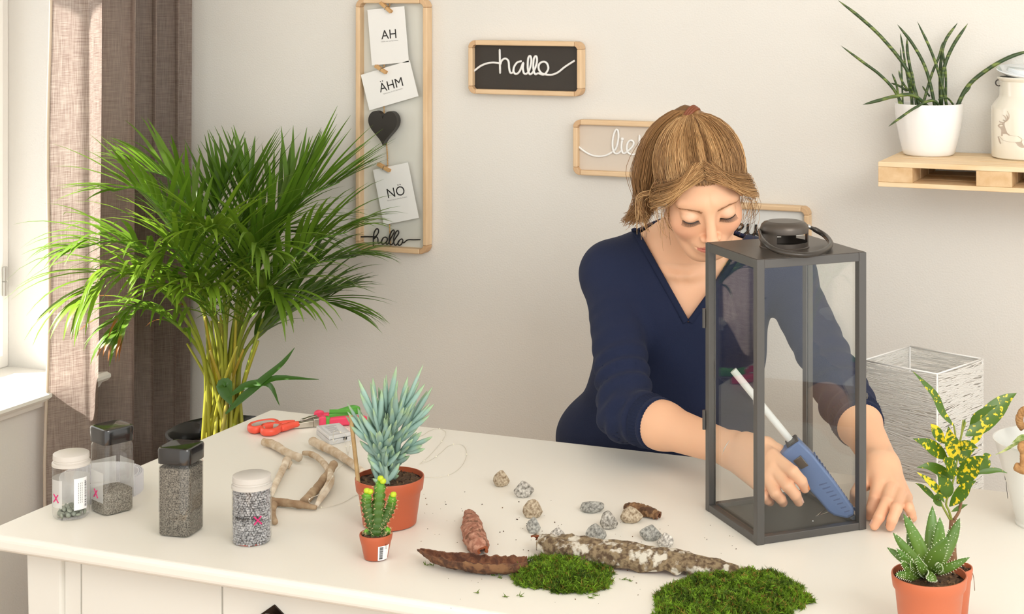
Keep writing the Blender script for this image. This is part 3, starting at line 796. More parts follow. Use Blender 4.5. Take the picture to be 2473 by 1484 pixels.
m_gun = M('gun_blue', (86, 112, 160), 0.42, bump=(400, 0.05))
gun_poly([(698, 645), (568, 752), (600, 830), (650, 915), (700, 975), (775, 1000), (850, 1085), (915, 1165), (960, 1195), (1055, 1218), (1105, 1190), (1098, 1140), (960, 945), (800, 745)], 0.034, 0.016, 'body', m_gun)
gun_poly([(705, 650), (690, 640), (615, 690), (622, 702)], 0.030, 0.030, 'end_cap', M('gun_black', (46, 42, 42), 0.4), 0.001)
gun_poly([(640, 900), (560, 985), (470, 1030), (420, 1000), (500, 900), (590, 840)], 0.026, 0.026, 'handle', m_gun, 0.005)
gun_poly([(1068, 1216), (1108, 1196), (1132, 1236), (1118, 1250)], 0.010, 0.010, 'nozzle', M('nozzle_grey', (96, 102, 112), 0.4, 0.3), 0.001)
gun_poly([(662, 790), (715, 752), (772, 822), (718, 850)], 0.0345, 0.0345, 'window', M('gun_window', (70, 58, 48), 0.15, coat=0.5), 0.001, off=-0.0012)
for i in range(9):
    c0 = (845 + i * 26, 965 + i * 28); c1 = (905 + i * 23, 948 + i * 29)
    gun_poly([c0, (c0[0] + 6, c0[1] + 9), (c1[0] + 5, c1[1] + 9), c1], 0.0348 - 0.0 * i, 0.0165, 'grip_rib', M('gun_rib', (64, 86, 130), 0.5), 0.0005)
for i in range(16):
    f = i / 15; c0 = (815 + 285 * f, 758 + 395 * f)
    gun_poly([(c0[0], c0[1]), (c0[0] + 12, c0[1] - 3), (c0[0] + 17, c0[1] + 9), (c0[0] + 9, c0[1] + 14)], 0.018, 0.010, 'grip_tooth', M('gun_rib'), 0.0008)
s0 = at_d(*gpx(240, 163), 2.512); s1 = at_d(*gpx(655, 672), 2.503)
MB().tube([s0, s0.lerp(s1, 0.5), s1], 0.0056, 20).build('glue_stick', M('glue_white', (238, 240, 240), 0.35, transl=0.3), gun, smooth=True, angle=40)
# bent wire pin and white bead lying in front of the gun
mb = MB(); zf = TZ + 0.0055
w = [on_z(1690 + x / 5.888, 1180 + y / 5.888, zf) for x, y in ((1775, 302), (1648, 405), (1800, 350), (1910, 326))]
mb.tube([w[0], w[0].lerp(w[1], 0.6), w[1], w[2], w[3]], 0.0006, 6)
tag(mb.build('bent_wire', M('wire_silver', (214, 212, 206), 0.25, 0.8), smooth=True, origin=w[1]), 'bent silver wire pin on the lantern floor below the glue gun', 'wire')
be = on_z(1690 + 1608 / 5.888, 1180 + 470 / 5.888, zf)
tag(MB().lathe([(0, -0.001), (0.0012, 0), (0.001, 0.001), (0, 0.0015)], 10, be).build('glue_drop', M('glue_white'), smooth=True, origin=be), 'tiny white glue drop on the lantern floor', 'glue drop')
# ------------------------------------------------------------------ implicit surfaces for the figure
def V3(v): return np.array((v[0], v[1], v[2]), dtype=np.float64)
def sd_cone(p, a, b, ra, rb):
    a = V3(a); b = V3(b); ba = b - a
    h = np.clip(((p - a) @ ba) / (ba @ ba), 0, 1)
    return np.linalg.norm(p - a - h[:, None] * ba, axis=1) - (ra + (rb - ra) * h)
def sd_ell(p, c, r, Rm=None):
    q = p - V3(c)
    if Rm is not None: q = q @ Rm
    r = np.array(r, dtype=np.float64)
    k0 = np.linalg.norm(q / r, axis=1); k1 = np.linalg.norm(q / (r * r), axis=1)
    return k0 * (k0 - 1.0) / np.maximum(k1, 1e-9)
def smin(a, b, k):
    h = np.clip(0.5 + 0.5 * (b - a) / k, 0, 1)
    return b + (a - b) * h - k * h * (1 - h)
def smax(a, b, k): return -smin(-a, -b, k)
def surface(F, lo, hi, h, keep=None):
    """surface nets over the box lo..hi with cell size h; F takes (N, 3) points"""
    lo = np.array(lo, float); hi = np.array(hi, float)
    B = 8
    nb = np.maximum(np.ceil((hi - lo) / (h * B)).astype(int), 1)
    n = nb * B
    cx_, cy_, cz_ = [lo[i] + (np.arange(nb[i]) + 0.5) * B * h - 0.5 * h for i in range(3)]
    C = np.stack(np.meshgrid(cx_, cy_, cz_, indexing='ij'), -1).reshape(-1, 3)
    d = F(C)
    G = np.repeat(np.repeat(np.repeat(d.reshape(nb).astype(np.float32), B, 0), B, 1), B, 2)
    act = np.where(np.abs(d) < B * h * 0.87 * 1.6 + 0.006)[0]
    off = np.stack(np.meshgrid(*[np.arange(B)] * 3, indexing='ij'), -1).reshape(-1, 3)
    bi = np.stack(np.unravel_index(act, nb), -1)
    for s in range(0, len(bi), 400):
        ii = (bi[s:s + 400, None, :] * B + off[None]).reshape(-1, 3)
        G[ii[:, 0], ii[:, 1], ii[:, 2]] = F(lo + ii * h)
    S = G < 0
    m = S[:-1, :-1, :-1].astype(np.int8)
    cnt = np.zeros(tuple(n - 1), np.int8)
    for a in (0, 1):
        for b in (0, 1):
            for c in (0, 1):
                cnt += S[a:n[0] - 1 + a, b:n[1] - 1 + b, c:n[2] - 1 + c]
    cell = np.argwhere((cnt > 0) & (cnt < 8))
    idx = -np.ones(tuple(n - 1), np.int32); idx[cell[:, 0], cell[:, 1], cell[:, 2]] = np.arange(len(cell))
    acc = np.zeros((len(cell), 3)); num = np.zeros(len(cell))
    cor = [(a, b, c) for a in (0, 1) for b in (0, 1) for c in (0, 1)]
    val = {c: G[cell[:, 0] + c[0], cell[:, 1] + c[1], cell[:, 2] + c[2]] for c in cor}
    for c in cor:
        for ax in range(3):
            if c[ax] == 0:
                e = list(c); e[ax] = 1; e = tuple(e)
                a, b = val[c], val[e]; x = (a < 0) != (b < 0)
                t = np.where(x, a / np.where(x, a - b, 1), 0)
                p = np.tile(np.array(c, float), (len(cell), 1)); p[:, ax] = t
                acc[x] += p[x]; num[x] += 1
    V = lo + (cell + acc / num[:, None]) * h
    quads = []
    for ax in range(3):
        u, v = (ax + 1) % 3, (ax + 2) % 3
        sl0 = [slice(None)] * 3; sl1 = [slice(None)] * 3
        sl0[ax] = slice(0, -1); sl1[ax] = slice(1, None)
        A, Bq = S[tuple(sl0)], S[tuple(sl1)]
        ed = np.argwhere(A != Bq)
        ed = ed[(ed[:, u] > 0) & (ed[:, v] > 0) & (ed[:, u] < n[u] - 1) & (ed[:, v] < n[v] - 1)]
        fl_ = A[ed[:, 0], ed[:, 1], ed[:, 2]]
        def cid(du, dv):
            e = ed.copy(); e[:, u] -= du; e[:, v] -= dv
            return idx[e[:, 0], e[:, 1], e[:, 2]]
        q = np.stack([cid(1, 1), cid(0, 1), cid(0, 0), cid(1, 0)], -1)
        q[~fl_] = q[~fl_][:, ::-1]
        quads.append(q)
    Q = np.concatenate(quads)
    Q = Q[(Q >= 0).all(1)]
    if keep is not None:
        ok = keep(V); Q = Q[ok[Q].all(1)]
    used = np.unique(Q); rem = -np.ones(len(V), np.int64); rem[used] = np.arange(len(used))
    return V[used], rem[Q]
def np_mesh(name, V, Q, mat, parent, col=None, smooth=True):
    me = bpy.data.meshes.new(name)
    o = V3(parent.matrix_world.translation)
    me.vertices.add(len(V)); me.vertices.foreach_set('co', (V - o).astype(np.float32).ravel())
    k = Q.shape[1]
    me.loops.add(Q.size); me.loops.foreach_set('vertex_index', Q.astype(np.int32).ravel())
    me.polygons.add(len(Q)); me.polygons.foreach_set('loop_start', np.arange(0, Q.size, k, dtype=np.int32))
    me.update(calc_edges=True); me.validate()
    if smooth: me.polygons.foreach_set('use_smooth', [True] * len(me.polygons))
    if col is not None:
        at = me.color_attributes.new('tint', 'FLOAT_COLOR', 'POINT')
        at.data.foreach_set('color', np.concatenate([col, np.ones((len(col), 1))], 1).astype(np.float32).ravel())
    me.materials.append(mat)
    ob = bpy.data.objects.new(name, me); COL.objects.link(ob); ob.parent = parent
    ob.matrix_world = Matrix.Translation(parent.matrix_world.translation)
    return ob

# ---- pose
def D(px, py, d): return V3(at_d(px, py, d))
HE = at_d(1714, 524, 2.76)                       # between the eyes
hv = Vector((EYE.x - HE.x, EYE.y - HE.y, 0)).normalized(); hr = Vector((-hv.y, hv.x, 0))   # hr: towards the picture's right
YH, PH, RH = R(12), R(32), R(7)
f0 = hv * math.cos(YH) + hr * math.sin(YH)
hf = f0 * math.cos(PH) - Vector((0, 0, 1)) * math.sin(PH)
hu = f0 * math.sin(PH) + Vector((0, 0, 1)) * math.cos(PH)
hx = hf.cross(hu)                                # her right
rot = Matrix.Rotation(RH, 3, hf)
hx, hu = rot @ hx, rot @ hu
HR = np.stack([V3(hx), V3(hf), V3(hu)], 1)
HC = V3(HE) - HR @ np.array((0, 0.086, 0))
def HL(x, y, z): return HC + HR @ np.array((x, y, z))

SR, SL_ = D(1478, 660, 3.02), D(1893, 662, 3.02)
ER, EL = D(1512, 998, 2.80), D(2043, 968, 2.80)
WR, WL = D(1772, 1088, 2.60), D(2132, 1126, 2.585)
NB = D(1655, 598, 3.03)
CH = D(1648, 790, 3.035); AB = D(1612, 970, 3.05); HP = D(1592, 1085, 3.09)
lat = np.stack([V3(RGT), V3(FWD), np.array((0, 0, 1.0))], 1)
tl = R(14)
lean = lat @ np.array(((1, 0, 0), (0, math.cos(tl), -math.sin(tl)), (0, math.sin(tl), math.cos(tl)))).T
def torso(p):
    d = sd_ell(p, CH, (0.148, 0.105, 0.19), lean)
    d = smin(d, sd_cone(p, SR, NB - np.array((0, 0, 0.03)), 0.050, 0.058), 0.05)
    d = smin(d, sd_cone(p, SL_, NB - np.array((0, 0, 0.03)), 0.050, 0.058), 0.05)
    d = smin(d, sd_ell(p, D(1590, 775, 2.985), (0.062, 0.055, 0.062)), 0.05)
    d = smin(d, sd_ell(p, D(1735, 775, 2.985), (0.062, 0.055, 0.062)), 0.05)
    d = smin(d, sd_ell(p, AB, (0.142, 0.10, 0.15), lean), 0.06)
    d = smin(d, sd_ell(p, HP, (0.168, 0.115, 0.12)), 0.06)
    return d
def arms(p):
    a = sd_cone(p, SR, ER, 0.040, 0.034); b = sd_cone(p, SL_, EL, 0.040, 0.034)
    a = smin(a, sd_cone(p, ER, ER + (WR - ER) * 0.35, 0.036, 0.037), 0.02); b = smin(b, sd_cone(p, EL, EL + (WL - EL) * 0.35, 0.035, 0.036), 0.02)
    a = smin(a, sd_cone(p, ER + (WR - ER) * 0.35, WR, 0.037, 0.0265), 0.02); b = smin(b, sd_cone(p, EL + (WL - EL) * 0.35, WL, 0.036, 0.026), 0.02)
    return np.minimum(a, b)
def local(F, p, c, r):
    """F evaluated only inside the ball c, r; beyond it a safe positive distance"""
    d = np.linalg.norm(p - c, axis=1) - r + 0.03
    m = d < 0.03
    if m.any(): d[m] = F(p[m])
    return d
def zt(px, py, z): return V3(on_z(px, py, z))
HANDS = []
# her right hand, closed on the gun's handle
kn = [D(1866, 1103, 2.492), D(1870, 1131, 2.478), D(1858, 1156, 2.476), D(1838, 1176, 2.486)]
HANDS.append(dict(w=WR, kn=kn, f=[[D(1915, 1140, 2.450), D(1936, 1163, 2.452), D(1944, 1181, 2.458)], [D(1903, 1175, 2.449), D(1921, 1197, 2.450), D(1929, 1213, 2.457)],
                                  [D(1873, 1192, 2.453), D(1886, 1206, 2.456), D(1891, 1215, 2.464)], [D(1846, 1200, 2.464), D(1855, 1209, 2.468), D(1860, 1214, 2.475)]],
                  t=[D(1805, 1072, 2.575), D(1852, 1076, 2.528), D(1886, 1092, 2.512), D(1904, 1108, 2.508)]))
# her left hand, resting on the desk beside the lantern
kn = [D(2120, 1171, 2.520), D(2150, 1172, 2.528), D(2172, 1187, 2.538), D(2187, 1203, 2.552)]
HANDS.append(dict(w=WL, kn=kn, f=[[zt(2112, 1207, 0.783), zt(2103, 1232, 0.769), zt(2098, 1246, 0.7585)], [zt(2141, 1214, 0.786), zt(2123, 1250, 0.771), zt(2112, 1270, 0.7585)],
                                  [zt(2165, 1229, 0.784), zt(2155, 1256, 0.770), zt(2150, 1273, 0.7585)], [zt(2195, 1227, 0.779), zt(2201, 1242, 0.767), zt(2205, 1252, 0.7575)]],
                  t=[D(2112, 1146, 2.57), D(2086, 1166, 2.545), zt(2068, 1192, 0.787), zt(2063, 1212, 0.770)]))
FR = [(0.0108, 0.0092, 0.0083, 0.0070), (0.0110, 0.0094, 0.0085, 0.0072), (0.0105, 0.0090, 0.0080, 0.0068), (0.0095, 0.0078, 0.0070, 0.0060)]
def hand(p, H):
    d = None
    for i, k_ in enumerate(H['kn']):
        base = H['w'] + (k_ - np.mean(H['kn'], 0)) * 0.45
        c = sd_cone(p, base, k_, 0.0175, FR[i][0] + 0.0015)
        d = c if d is None else smin(d, c, 0.014)
    t = H['t']
    d = smin(d, sd_cone(p, t[0], t[1], 0.0165, 0.0125), 0.016)
    th = np.minimum(sd_cone(p, t[1], t[2], 0.0118, 0.0100), sd_cone(p, t[2], t[3], 0.0100, 0.0078))
    d = smin(d, th, 0.005)
    for i in range(4):
        k_ = H['kn'][i]; a, b, c = H['f'][i]; r = FR[i]
        f = smin(sd_cone(p, k_, a, r[0], r[1]), smin(sd_cone(p, a, b, r[1], r[2]), sd_cone(p, b, c, r[2], r[3]), 0.002), 0.002)
        d = smin(d, f, 0.0035)
    return d
def head(p):
    q = (p - HC) @ HR
    x = np.abs(q[:, 0]); qs = q.copy(); qs[:, 0] = x
    d = sd_ell(q, (0, -0.012, 0.028), (0.070, 0.088, 0.078))
    d = smin(d, sd_ell(q, (0, 0.022, -0.030), (0.0590, 0.066, 0.088)), 0.030)
    d = smin(d, sd_ell(q, (0, 0.052, -0.092), (0.030, 0.030, 0.024)), 0.030)              # chin
    d = smin(d, sd_cone(qs, (0.047, -0.005, -0.060), (0.018, 0.055, -0.095), 0.013, 0.012), 0.026)   # jaw
    d = smin(d, sd_ell(qs, (0.035, 0.052, -0.032), (0.025, 0.026, 0.024)), 0.022)         # cheeks
    d = smin(d, sd_cone(qs, (0.008, 0.079, 0.021), (0.044, 0.064, 0.020), 0.009, 0.009), 0.018)      # brow
    d = smax(d, -sd_ell(qs, (0.031, 0.101, -0.001), (0.019, 0.017, 0.0125)), 0.014)       # sockets
    d = smin(d, sd_ell(qs, (0.0315, 0.0715, -0.003), (0.0165, 0.0155, 0.0130)), 0.0035)   # lidded eyes
    d = smin(d, sd_cone(q, (0, 0.084, 0.010), (0, 0.1085, -0.034), 0.0065, 0.0098), 0.012)           # nose
    d = smin(d, sd_ell(q, (0, 0.1115, -0.037), (0.0105, 0.0095, 0.0085)), 0.006)
    d = smin(d, sd_ell(qs, (0.0115, 0.0935, -0.041), (0.0068, 0.0085, 0.0062)), 0.005)
    d = smax(d, -sd_ell(qs, (0.006, 0.100, -0.0480), (0.0032, 0.0042, 0.003)), 0.002)
    d = smin(d, sd_ell(q, (0, 0.078, -0.064), (0.026, 0.018, 0.020)), 0.014)              # muzzle
    d = smin(d, sd_cone(qs, (0.004, 0.0930, -0.0615), (0.020, 0.0835, -0.0650), 0.0038, 0.0022), 0.004)   # upper lip
    d = smin(d, sd_cone(qs, (0.0, 0.0915, -0.0705), (0.016, 0.0845, -0.0685), 0.0050, 0.0026), 0.004)     # lower lip
    d = smax(d, -sd_cone(qs, (0, 0.0985, -0.0655), (0.024, 0.0850, -0.0650), 0.0016, 0.0014), 0.0025)    # parting of the lips
    ear = sd_ell(qs, (0.0715, -0.008, -0.010), (0.010, 0.018, 0.030))
    ear = smax(ear, -sd_ell(qs, (0.0825, -0.004, -0.008), (0.007, 0.011, 0.019)), 0.004)
    d = smin(d, ear, 0.006)
    return d
def neck(p): return sd_cone(p, HL(0, -0.030, -0.055), NB, 0.050, 0.055)
HIPR, HIPL = HP + lat @ np.array((-0.085, 0, -0.10)), HP + lat @ np.array((0.085, 0, -0.10))
KNR, KNL = HIPR + np.array((0.02, -0.42, -0.09)), HIPL + np.array((0.06, -0.42, -0.09))
FTR, FTL = np.array((KNR[0], KNR[1] + 0.06, 0.07)), np.array((KNL[0], KNL[1] + 0.06, 0.07))
def legs(p):
    d = None
    for h, k_, f in ((HIPR, KNR, FTR), (HIPL, KNL, FTL)):
        e = smin(sd_cone(p, h, k_, 0.078, 0.055), sd_cone(p, k_, f, 0.055, 0.038), 0.03)
        e = smin(e, sd_cone(p, f + np.array((0, 0.03, -0.028)), f + np.array((0, -0.13, -0.042)), 0.040, 0.026), 0.03)
        d = e if d is None else np.minimum(d, e)
    return d
def skin(p):
    d = smin(torso(p), neck(p), 0.045)
    d = smin(d, arms(p), 0.03)
    for H in HANDS: d = smin(d, local(lambda q, H=H: hand(q, H), p, np.mean(H['kn'], 0), 0.17), 0.012)
    d = smin(d, local(head, p, HC, 0.19), 0.012)
    d = smin(d, legs(p), 0.03)
    # collar bones
    for s in (-1, 1):
        d = smin(d, sd_cone(p, D(1650 + 14 * s, 668, 2.945), D(1650 + 120 * s, 638, 2.985), 0.004, 0.006), 0.016)
    return d
person = thing('person', (float(HP[0]), float(HP[1]), 0.0), 'person in a navy V-neck sweater bending over the lantern with a glue gun', 'person')
# finer pieces for the head and both hands, all on the same surface
def headfield(p): return smin(smin(smin(torso(p), neck(p), 0.045), head(p), 0.012), np.minimum(sd_cone(p, D(1664, 668, 2.945), D(1770, 638, 2.985), 0.004, 0.006), sd_cone(p, D(1636, 668, 2.945), D(1530, 638, 2.985), 0.004, 0.006)), 0.016)
pieces = []
hb0 = HC - 0.155; hb1 = HC + 0.155
hb0[2] = HC[2] - 0.16
pieces.append(surface(headfield, hb0, hb1, 0.0016))
boxes = [(hb0, hb1)]
for H in HANDS:
    P = np.array([H['w'], *H['kn'], *H['t'], *[q for f in H['f'] for q in f]])
    b0, b1 = P.min(0) - 0.028, P.max(0) + 0.028
    pieces.append(surface(lambda p, H=H: smin(arms(p), hand(p, H), 0.012), b0, b1, 0.0016))
    boxes.append((b0, b1))
def outside(V):
    ok = np.ones(len(V), bool)
    for b0, b1 in boxes:
        ok &= ~((V > b0 + 0.006) & (V < b1 - 0.006)).all(1)
    return ok
allp = np.array([SR, SL_, WR, WL, HP, KNR, KNL, FTR, FTL, NB, ER, EL])
b0 = allp.min(0) - 0.2; b1 = allp.max(0) + 0.2; b0[2] = -0.02
pieces.append(surface(skin, b0, b1, 0.0045, keep=outside))
V = np.concatenate([a for a, _ in pieces]); o = 0; QQ = []
for a, q in pieces: QQ.append(q + o); o += len(a)
Q = np.concatenate(QQ)
# complexion
base = np.array(lin((238, 188, 152))[:3]); C = np.tile(base, (len(V), 1))
q = (V - HC) @ HR; qx = np.abs(q[:, 0])
def blend(m, c):
    m = np.clip(m, 0, 1)[:, None]
    C[:] = C * (1 - m) + np.array(lin(c)[:3]) * m
g3 = lambda cx_, cy_, cz_, s: np.exp(-(((qx - cx_) ** 2 + (q[:, 1] - cy_) ** 2 + (q[:, 2] - cz_) ** 2) / (2 * s * s)))
blend(0.55 * g3(0.04, 0.065, -0.035, 0.018), (232, 158, 130)); blend(0.4 * g3(0, 0.11, -0.038, 0.010), (232, 160, 132))
lip = (np.abs(q[:, 2] + 0.0665) < 0.0085 - 0.0060 * (qx / 0.023) ** 2) & (qx < 0.0225) & (q[:, 1] > 0.070)
blend(lip * 0.8, (204, 112, 102))
blend(0.35 * g3(0.0315, 0.088, 0.004, 0.009), (236, 206, 186))
blend(0.8 * g3(0.0725, -0.01, -0.010, 0.02), (232, 160, 132))
for H in HANDS:
    for i in range(4):
        for j, pt in enumerate([H['kn'][i]] + H['f'][i]):
            blend(0.30 * np.exp(-((V - pt) ** 2).sum(1) / (2 * 0.008 ** 2)), (226, 146, 116))
m_skin = M('skin', (238, 196, 166), 0.48, attr='tint', sss=0.12, bump=(900, 0.06))
np_mesh('body', V, Q, m_skin, person, C)

# nails
m_nail = M('nail', (236, 186, 166), 0.25, coat=0.5); m_nail2 = M('nail_orange', (232, 140, 66), 0.25, coat=0.5)
for hi_, H in enumerate(HANDS):
    for i in range(4):
        b_, c_ = H['f'][i][1], H['f'][i][2]
        ax = Vector(c_ - b_).normalized()
        nrm = (Vector((0, 0, 1)) if hi_ else (-FWD * 0.45 + RGT * 0.75 + Vector((0, 0, 0.6))))
        nrm = (nrm - ax * nrm.dot(ax)).normalized(); sd = ax.cross(nrm)
        r = FR[i][3]
        c0 = Vector(c_) - ax * 0.002
        vs = []; fs = []
        for a in range(6):
            for b in range(5):
                u = (a / 5 - 0.5) * 0.0105; v = (b / 4 - 0.5) * 2
                w_ = 0.0048 * math.sqrt(max(0.15, 1 - (2 * a / 5 - 1) ** 4))
                ang = v * 0.75
                rr_ = r * (1.10 - 0.08 * (a / 5))
                vs.append(c0 + ax * u + sd * (w_ * v * 0.95) + nrm * (rr_ * (math.cos(ang * 0.9)) + 0.0004))
        for a in range(5):
            for b in range(4):
                k_ = a * 5 + b; fs.append((k_, k_ + 1, k_ + 6, k_ + 5))
        MB().add(vs, fs).build('nail', m_nail2 if (hi_ == 0 and i == 0) else m_nail, person, smooth=True)

# ------------------------------------------------------------------ sweater
ca = ER + (WR - ER) * 0.315; cb = EL + (WL - EL) * 0.40
na = (WR - ER) / np.linalg.norm(WR - ER); nb_ = (WL - EL) / np.linalg.norm(WL - EL)
VA, VL_, VR_ = D(1662, 778, 2.90), D(1537, 553, 3.0), D(1796, 572, 3.0)
vn = V3(-FWD) * 0.93 + np.array((0, 0, 0.36))
def plane_n(a, b, side):
    n_ = np.cross(b - a, vn); n_ /= np.linalg.norm(n_)
    return n_ if n_ @ side > 0 else -n_
n1 = plane_n(VA, VL_, V3(-RGT)); n2 = plane_n(VA, VR_, V3(RGT))
def axis_h(p, a, b):
    ba = b - a
    return ((p - a) @ ba) / (ba @ ba)
def sweater_outer(p):
    t = torso(p) - 0.0105
    # soft folds of the knit on the body
    u = (p - CH) @ lat
    fold = 0.0035 * np.sin(u[:, 0] * 46 + u[:, 2] * 22 + 1.2 * np.sin(u[:, 2] * 19)) + 0.0025 * np.sin(u[:, 2] * 64 - u[:, 0] * 30 + 0.7)
    t = t + fold * np.clip((-u[:, 2] + 0.05) * 5, 0.12, 1.0)
    t = smin(t, sd_ell(p, HP + lat @ np.array((-0.012, 0, 0.02)), (0.186, 0.128, 0.09)) - 0.002, 0.05)
    h = axis_h(p, SR, ER); a = sd_cone(p, SR, ER, 0.051, 0.046)
    w = np.sin(h * 52 + ((p - ER) @ V3(RGT)) * 34 + 0.8 * np.sin(h * 17)) * 0.0042 * np.clip((h - 0.42) * 2.4, 0.10, 1)
    a = a - w
    a = smin(a, sd_cone(p, ER, ca, 0.046, 0.0415) - 0.003 * np.sin(axis_h(p, ER, ca) * 15), 0.018)
    h = axis_h(p, SL_, EL); b = sd_cone(p, SL_, EL, 0.051, 0.044)
    w = np.sin(h * 50 - ((p - EL) @ V3(RGT)) * 30) * 0.004 * np.clip((h - 0.45) * 2.4, 0.10, 1)
    b = b - w
    b = smin(b, sd_cone(p, EL, cb, 0.044, 0.040) - 0.003 * np.sin(axis_h(p, EL, cb) * 15), 0.018)
    return smin(smin(t, a, 0.022), b, 0.022)
def sweater(p):
    o_ = sweater_outer(p)
    d = np.maximum(o_, -(o_ + 0.0065))
    wedge = np.maximum((p - VA) @ n1, (p - VA) @ n2)
    wedge = np.maximum(wedge, ((p - NB) @ V3(FWD)) - 0.02)
    d = np.maximum(d, -wedge)
    d = np.maximum(d, -(neck(p) - 0.014))
    ar = np.linalg.norm(p - ca, axis=1) - 0.075; d = np.maximum(d, np.where(ar < 0, (p - ca) @ na, -1))
    br = np.linalg.norm(p - cb, axis=1) - 0.075; d = np.maximum(d, np.where(br < 0, (p - cb) @ nb_, -1))
    return np.maximum(d, -(p[:, 2] - 0.585))
pp = np.array([SR, SL_, ca, cb, HP, NB])
s0_ = pp.min(0) - 0.16; s1_ = pp.max(0) + 0.16; s0_[2] = 0.57
V, Q = surface(sweater, s0_, s1_, 0.0034)
m_knit = M('navy_knit', (34, 42, 70), 0.85, var=(6, (30, 38, 63), 0.3), bump=(700, 0.35), sheen=0.04, spec=0.2)
swe = np_mesh('sweater', V, Q, m_knit, person)
sm = swe.modifiers.new('smooth', 'SMOOTH'); sm.factor = 0.5; sm.iterations = 3
swe['label'] = 'navy blue V-neck sweater'
# ribbed bands
def snap(F, p, d0=-0.06, d1=0.1):
    """first hit of the view line through p with the surface F"""
    r_ = p - V3(EYE); r_ /= np.linalg.norm(r_)
    t = np.linspace(-0.15, 0.15, 400); P = p + t[:, None] * r_
    f = F(P); k_ = np.where(f < 0)[0]
    return P[k_[0]] if len(k_) else p
m_rib = M('navy_rib', (31, 39, 64), 0.85, bump=(700, 0.3), spec=0.2)
for A_, B_ in ((VL_, VA), (VA, VR_)):
    n_ = 150
    if A_ is VL_: pxs = [(1537 + (1662 - 1537) * t - 5, 553 + (778 - 553) * t + 1) for t in [i / (n_ - 1) for i in range(n_)]]
    else: pxs = [(1662 + (1790 - 1662) * t + 5, 778 - (778 - 600) * t + 1) for t in [i / (n_ - 1) for i in range(n_)]]
    pts = [snap(sweater_outer, D(x, y, 2.98)) for x, y in pxs]
    pts = [Vector(p) for p in pts]
    for _ in range(6):
        pts = [pts[0]] + [(pts[i - 1] + pts[i] * 2 + pts[i + 1]) / 4 for i in range(1, n_ - 1)] + [pts[-1]]
    mb = MB()
    mb.tube(pts, [0.0062 + (0.0004 if (i // 1) % 2 else -0.0004) for i in range(n_)], 10, flat=0.42, hint=-FWD)
    mb.build('neckband', m_rib, swe, smooth=True)
for c_, n_, e_ in ((ca, na, 0.0415), (cb, nb_, 0.0400)):
    a_ = Vector(n_); s_, u_ = frame_of(a_)
    mb = MB(); vs = []; fs = []; NN = 144
    prof = [(-0.030, 0.0005), (-0.026, 0.0018), (-0.013, 0.0018), (0.0, 0.0012), (0.002, -0.001), (0.0, -0.004)]
    for t_, dr in prof:
        for j in range(NN):
            a = 2 * math.pi * j / NN
            r_ = e_ + dr + (0.0007 if j % 3 else -0.0006) + 0.003 * (1 if t_ < -0.02 else 0)
            vs.append(Vector(c_) + a_ * t_ + s_ * (math.cos(a) * r_) + u_ * (math.sin(a) * r_))
    for i in range(len(prof) - 1):
        for j in range(NN):
            k_ = i * NN + j; l_ = i * NN + (j + 1) % NN; fs.append((k_, l_, l_ + NN, k_ + NN))
    mb.add(vs, fs).build('cuff', m_rib, swe, smooth=True)
# trousers
def trousers(p):
    d = smin(legs(p), sd_ell(p, HP - np.array((0, 0, 0.05)), (0.17, 0.118, 0.12), lat), 0.03) - 0.006
    d = np.maximum(d, p[:, 2] - 0.70)
    return np.maximum(d, 0.12 - p[:, 2])
t0_ = np.array([HIPR, HIPL, KNR, KNL]).min(0) - 0.2; t1_ = np.array([HIPR, HIPL, KNR, KNL]).max(0) + 0.2; t0_[2] = 0.08; t1_[2] = 0.74
V, Q = surface(trousers, t0_, t1_, 0.008)
np_mesh('trousers', V, Q, M('denim', (58, 72, 104), 0.9, bump=(500, 0.3)), person)
# bracelet
c_ = WR + (WR - ER) / np.linalg.norm(WR - ER) * 0.004
s_, u_ = frame_of(Vector(na)); mb = MB()
ring = [Vector(c_) + s_ * (math.cos(a) * 0.0285) + u_ * (math.sin(a) * 0.0285) + Vector(na) * (0.008 * math.sin(a)) for a in [2 * math.pi * i / 60 for i in range(61)]]
mb.tube(ring, [0.0007 if i % 2 else 0.0010 for i in range(61)], 5, caps=False)
mb.lathe([(0, -0.002), (0.0022, 0), (0, 0.002)], 8, ring[38]).build('bracelet', M('silver_chain', (220, 220, 216), 0.2, 1.0), person, smooth=True)

# ------------------------------------------------------------------ hair, brows and lashes
random.seed(11); rng = np.random.default_rng(5)
def skull(q):
    return smin(sd_ell(q, (0, -0.012, 0.028), (0.070, 0.088, 0.078)), sd_ell(q, (0, 0.022, -0.030), (0.0590, 0.066, 0.088)), 0.030)
def hairline(q):
    """positive where hair grows (head space)"""
    x = np.abs(q[:, 0])
    front = 0.068 - 0.30 * np.maximum(q[:, 1] - 0.045, 0) - 6.0 * x ** 2 * 0.6
    side = -0.045 - q[:, 1] * 1.3
    return q[:, 2] - np.where(q[:, 1] > 0.02, np.minimum(front, 0.30 * 0 + front) - 0.55 * np.maximum(x - 0.045, 0) * 1.8, np.where(q[:, 1] > -0.045, 0.012 - (0.02 - q[:, 1]) * 1.0, -0.055))
def cap(p):
    q = (p - HC) @ HR
    d = skull(q) - 0.0065
    d = d - 0.0012 * np.sin(np.arctan2(q[:, 0], q[:, 2] - 0.02) * 46 + 3 * np.sin(q[:, 1] * 40))
    tie = np.linalg.norm(q - np.array((0.004, -0.068, 0.094)), axis=1) - 0.018
    d = smin(d, tie, 0.03)
    d = np.maximum(d, -(skull(q) - 0.0005))
    return smax(d, -hairline(q), 0.004)
V, Q = surface(cap, HC - 0.15, HC + 0.16, 0.0024)
hairc = [(140, 104, 68), (168, 128, 84), (190, 150, 102), (218, 182, 132), (122, 90, 58)]
m_hair = M('hair', (140, 104, 66), 0.42, attr='tint', spec=0.35)
hq_ = (V - HC) @ HR
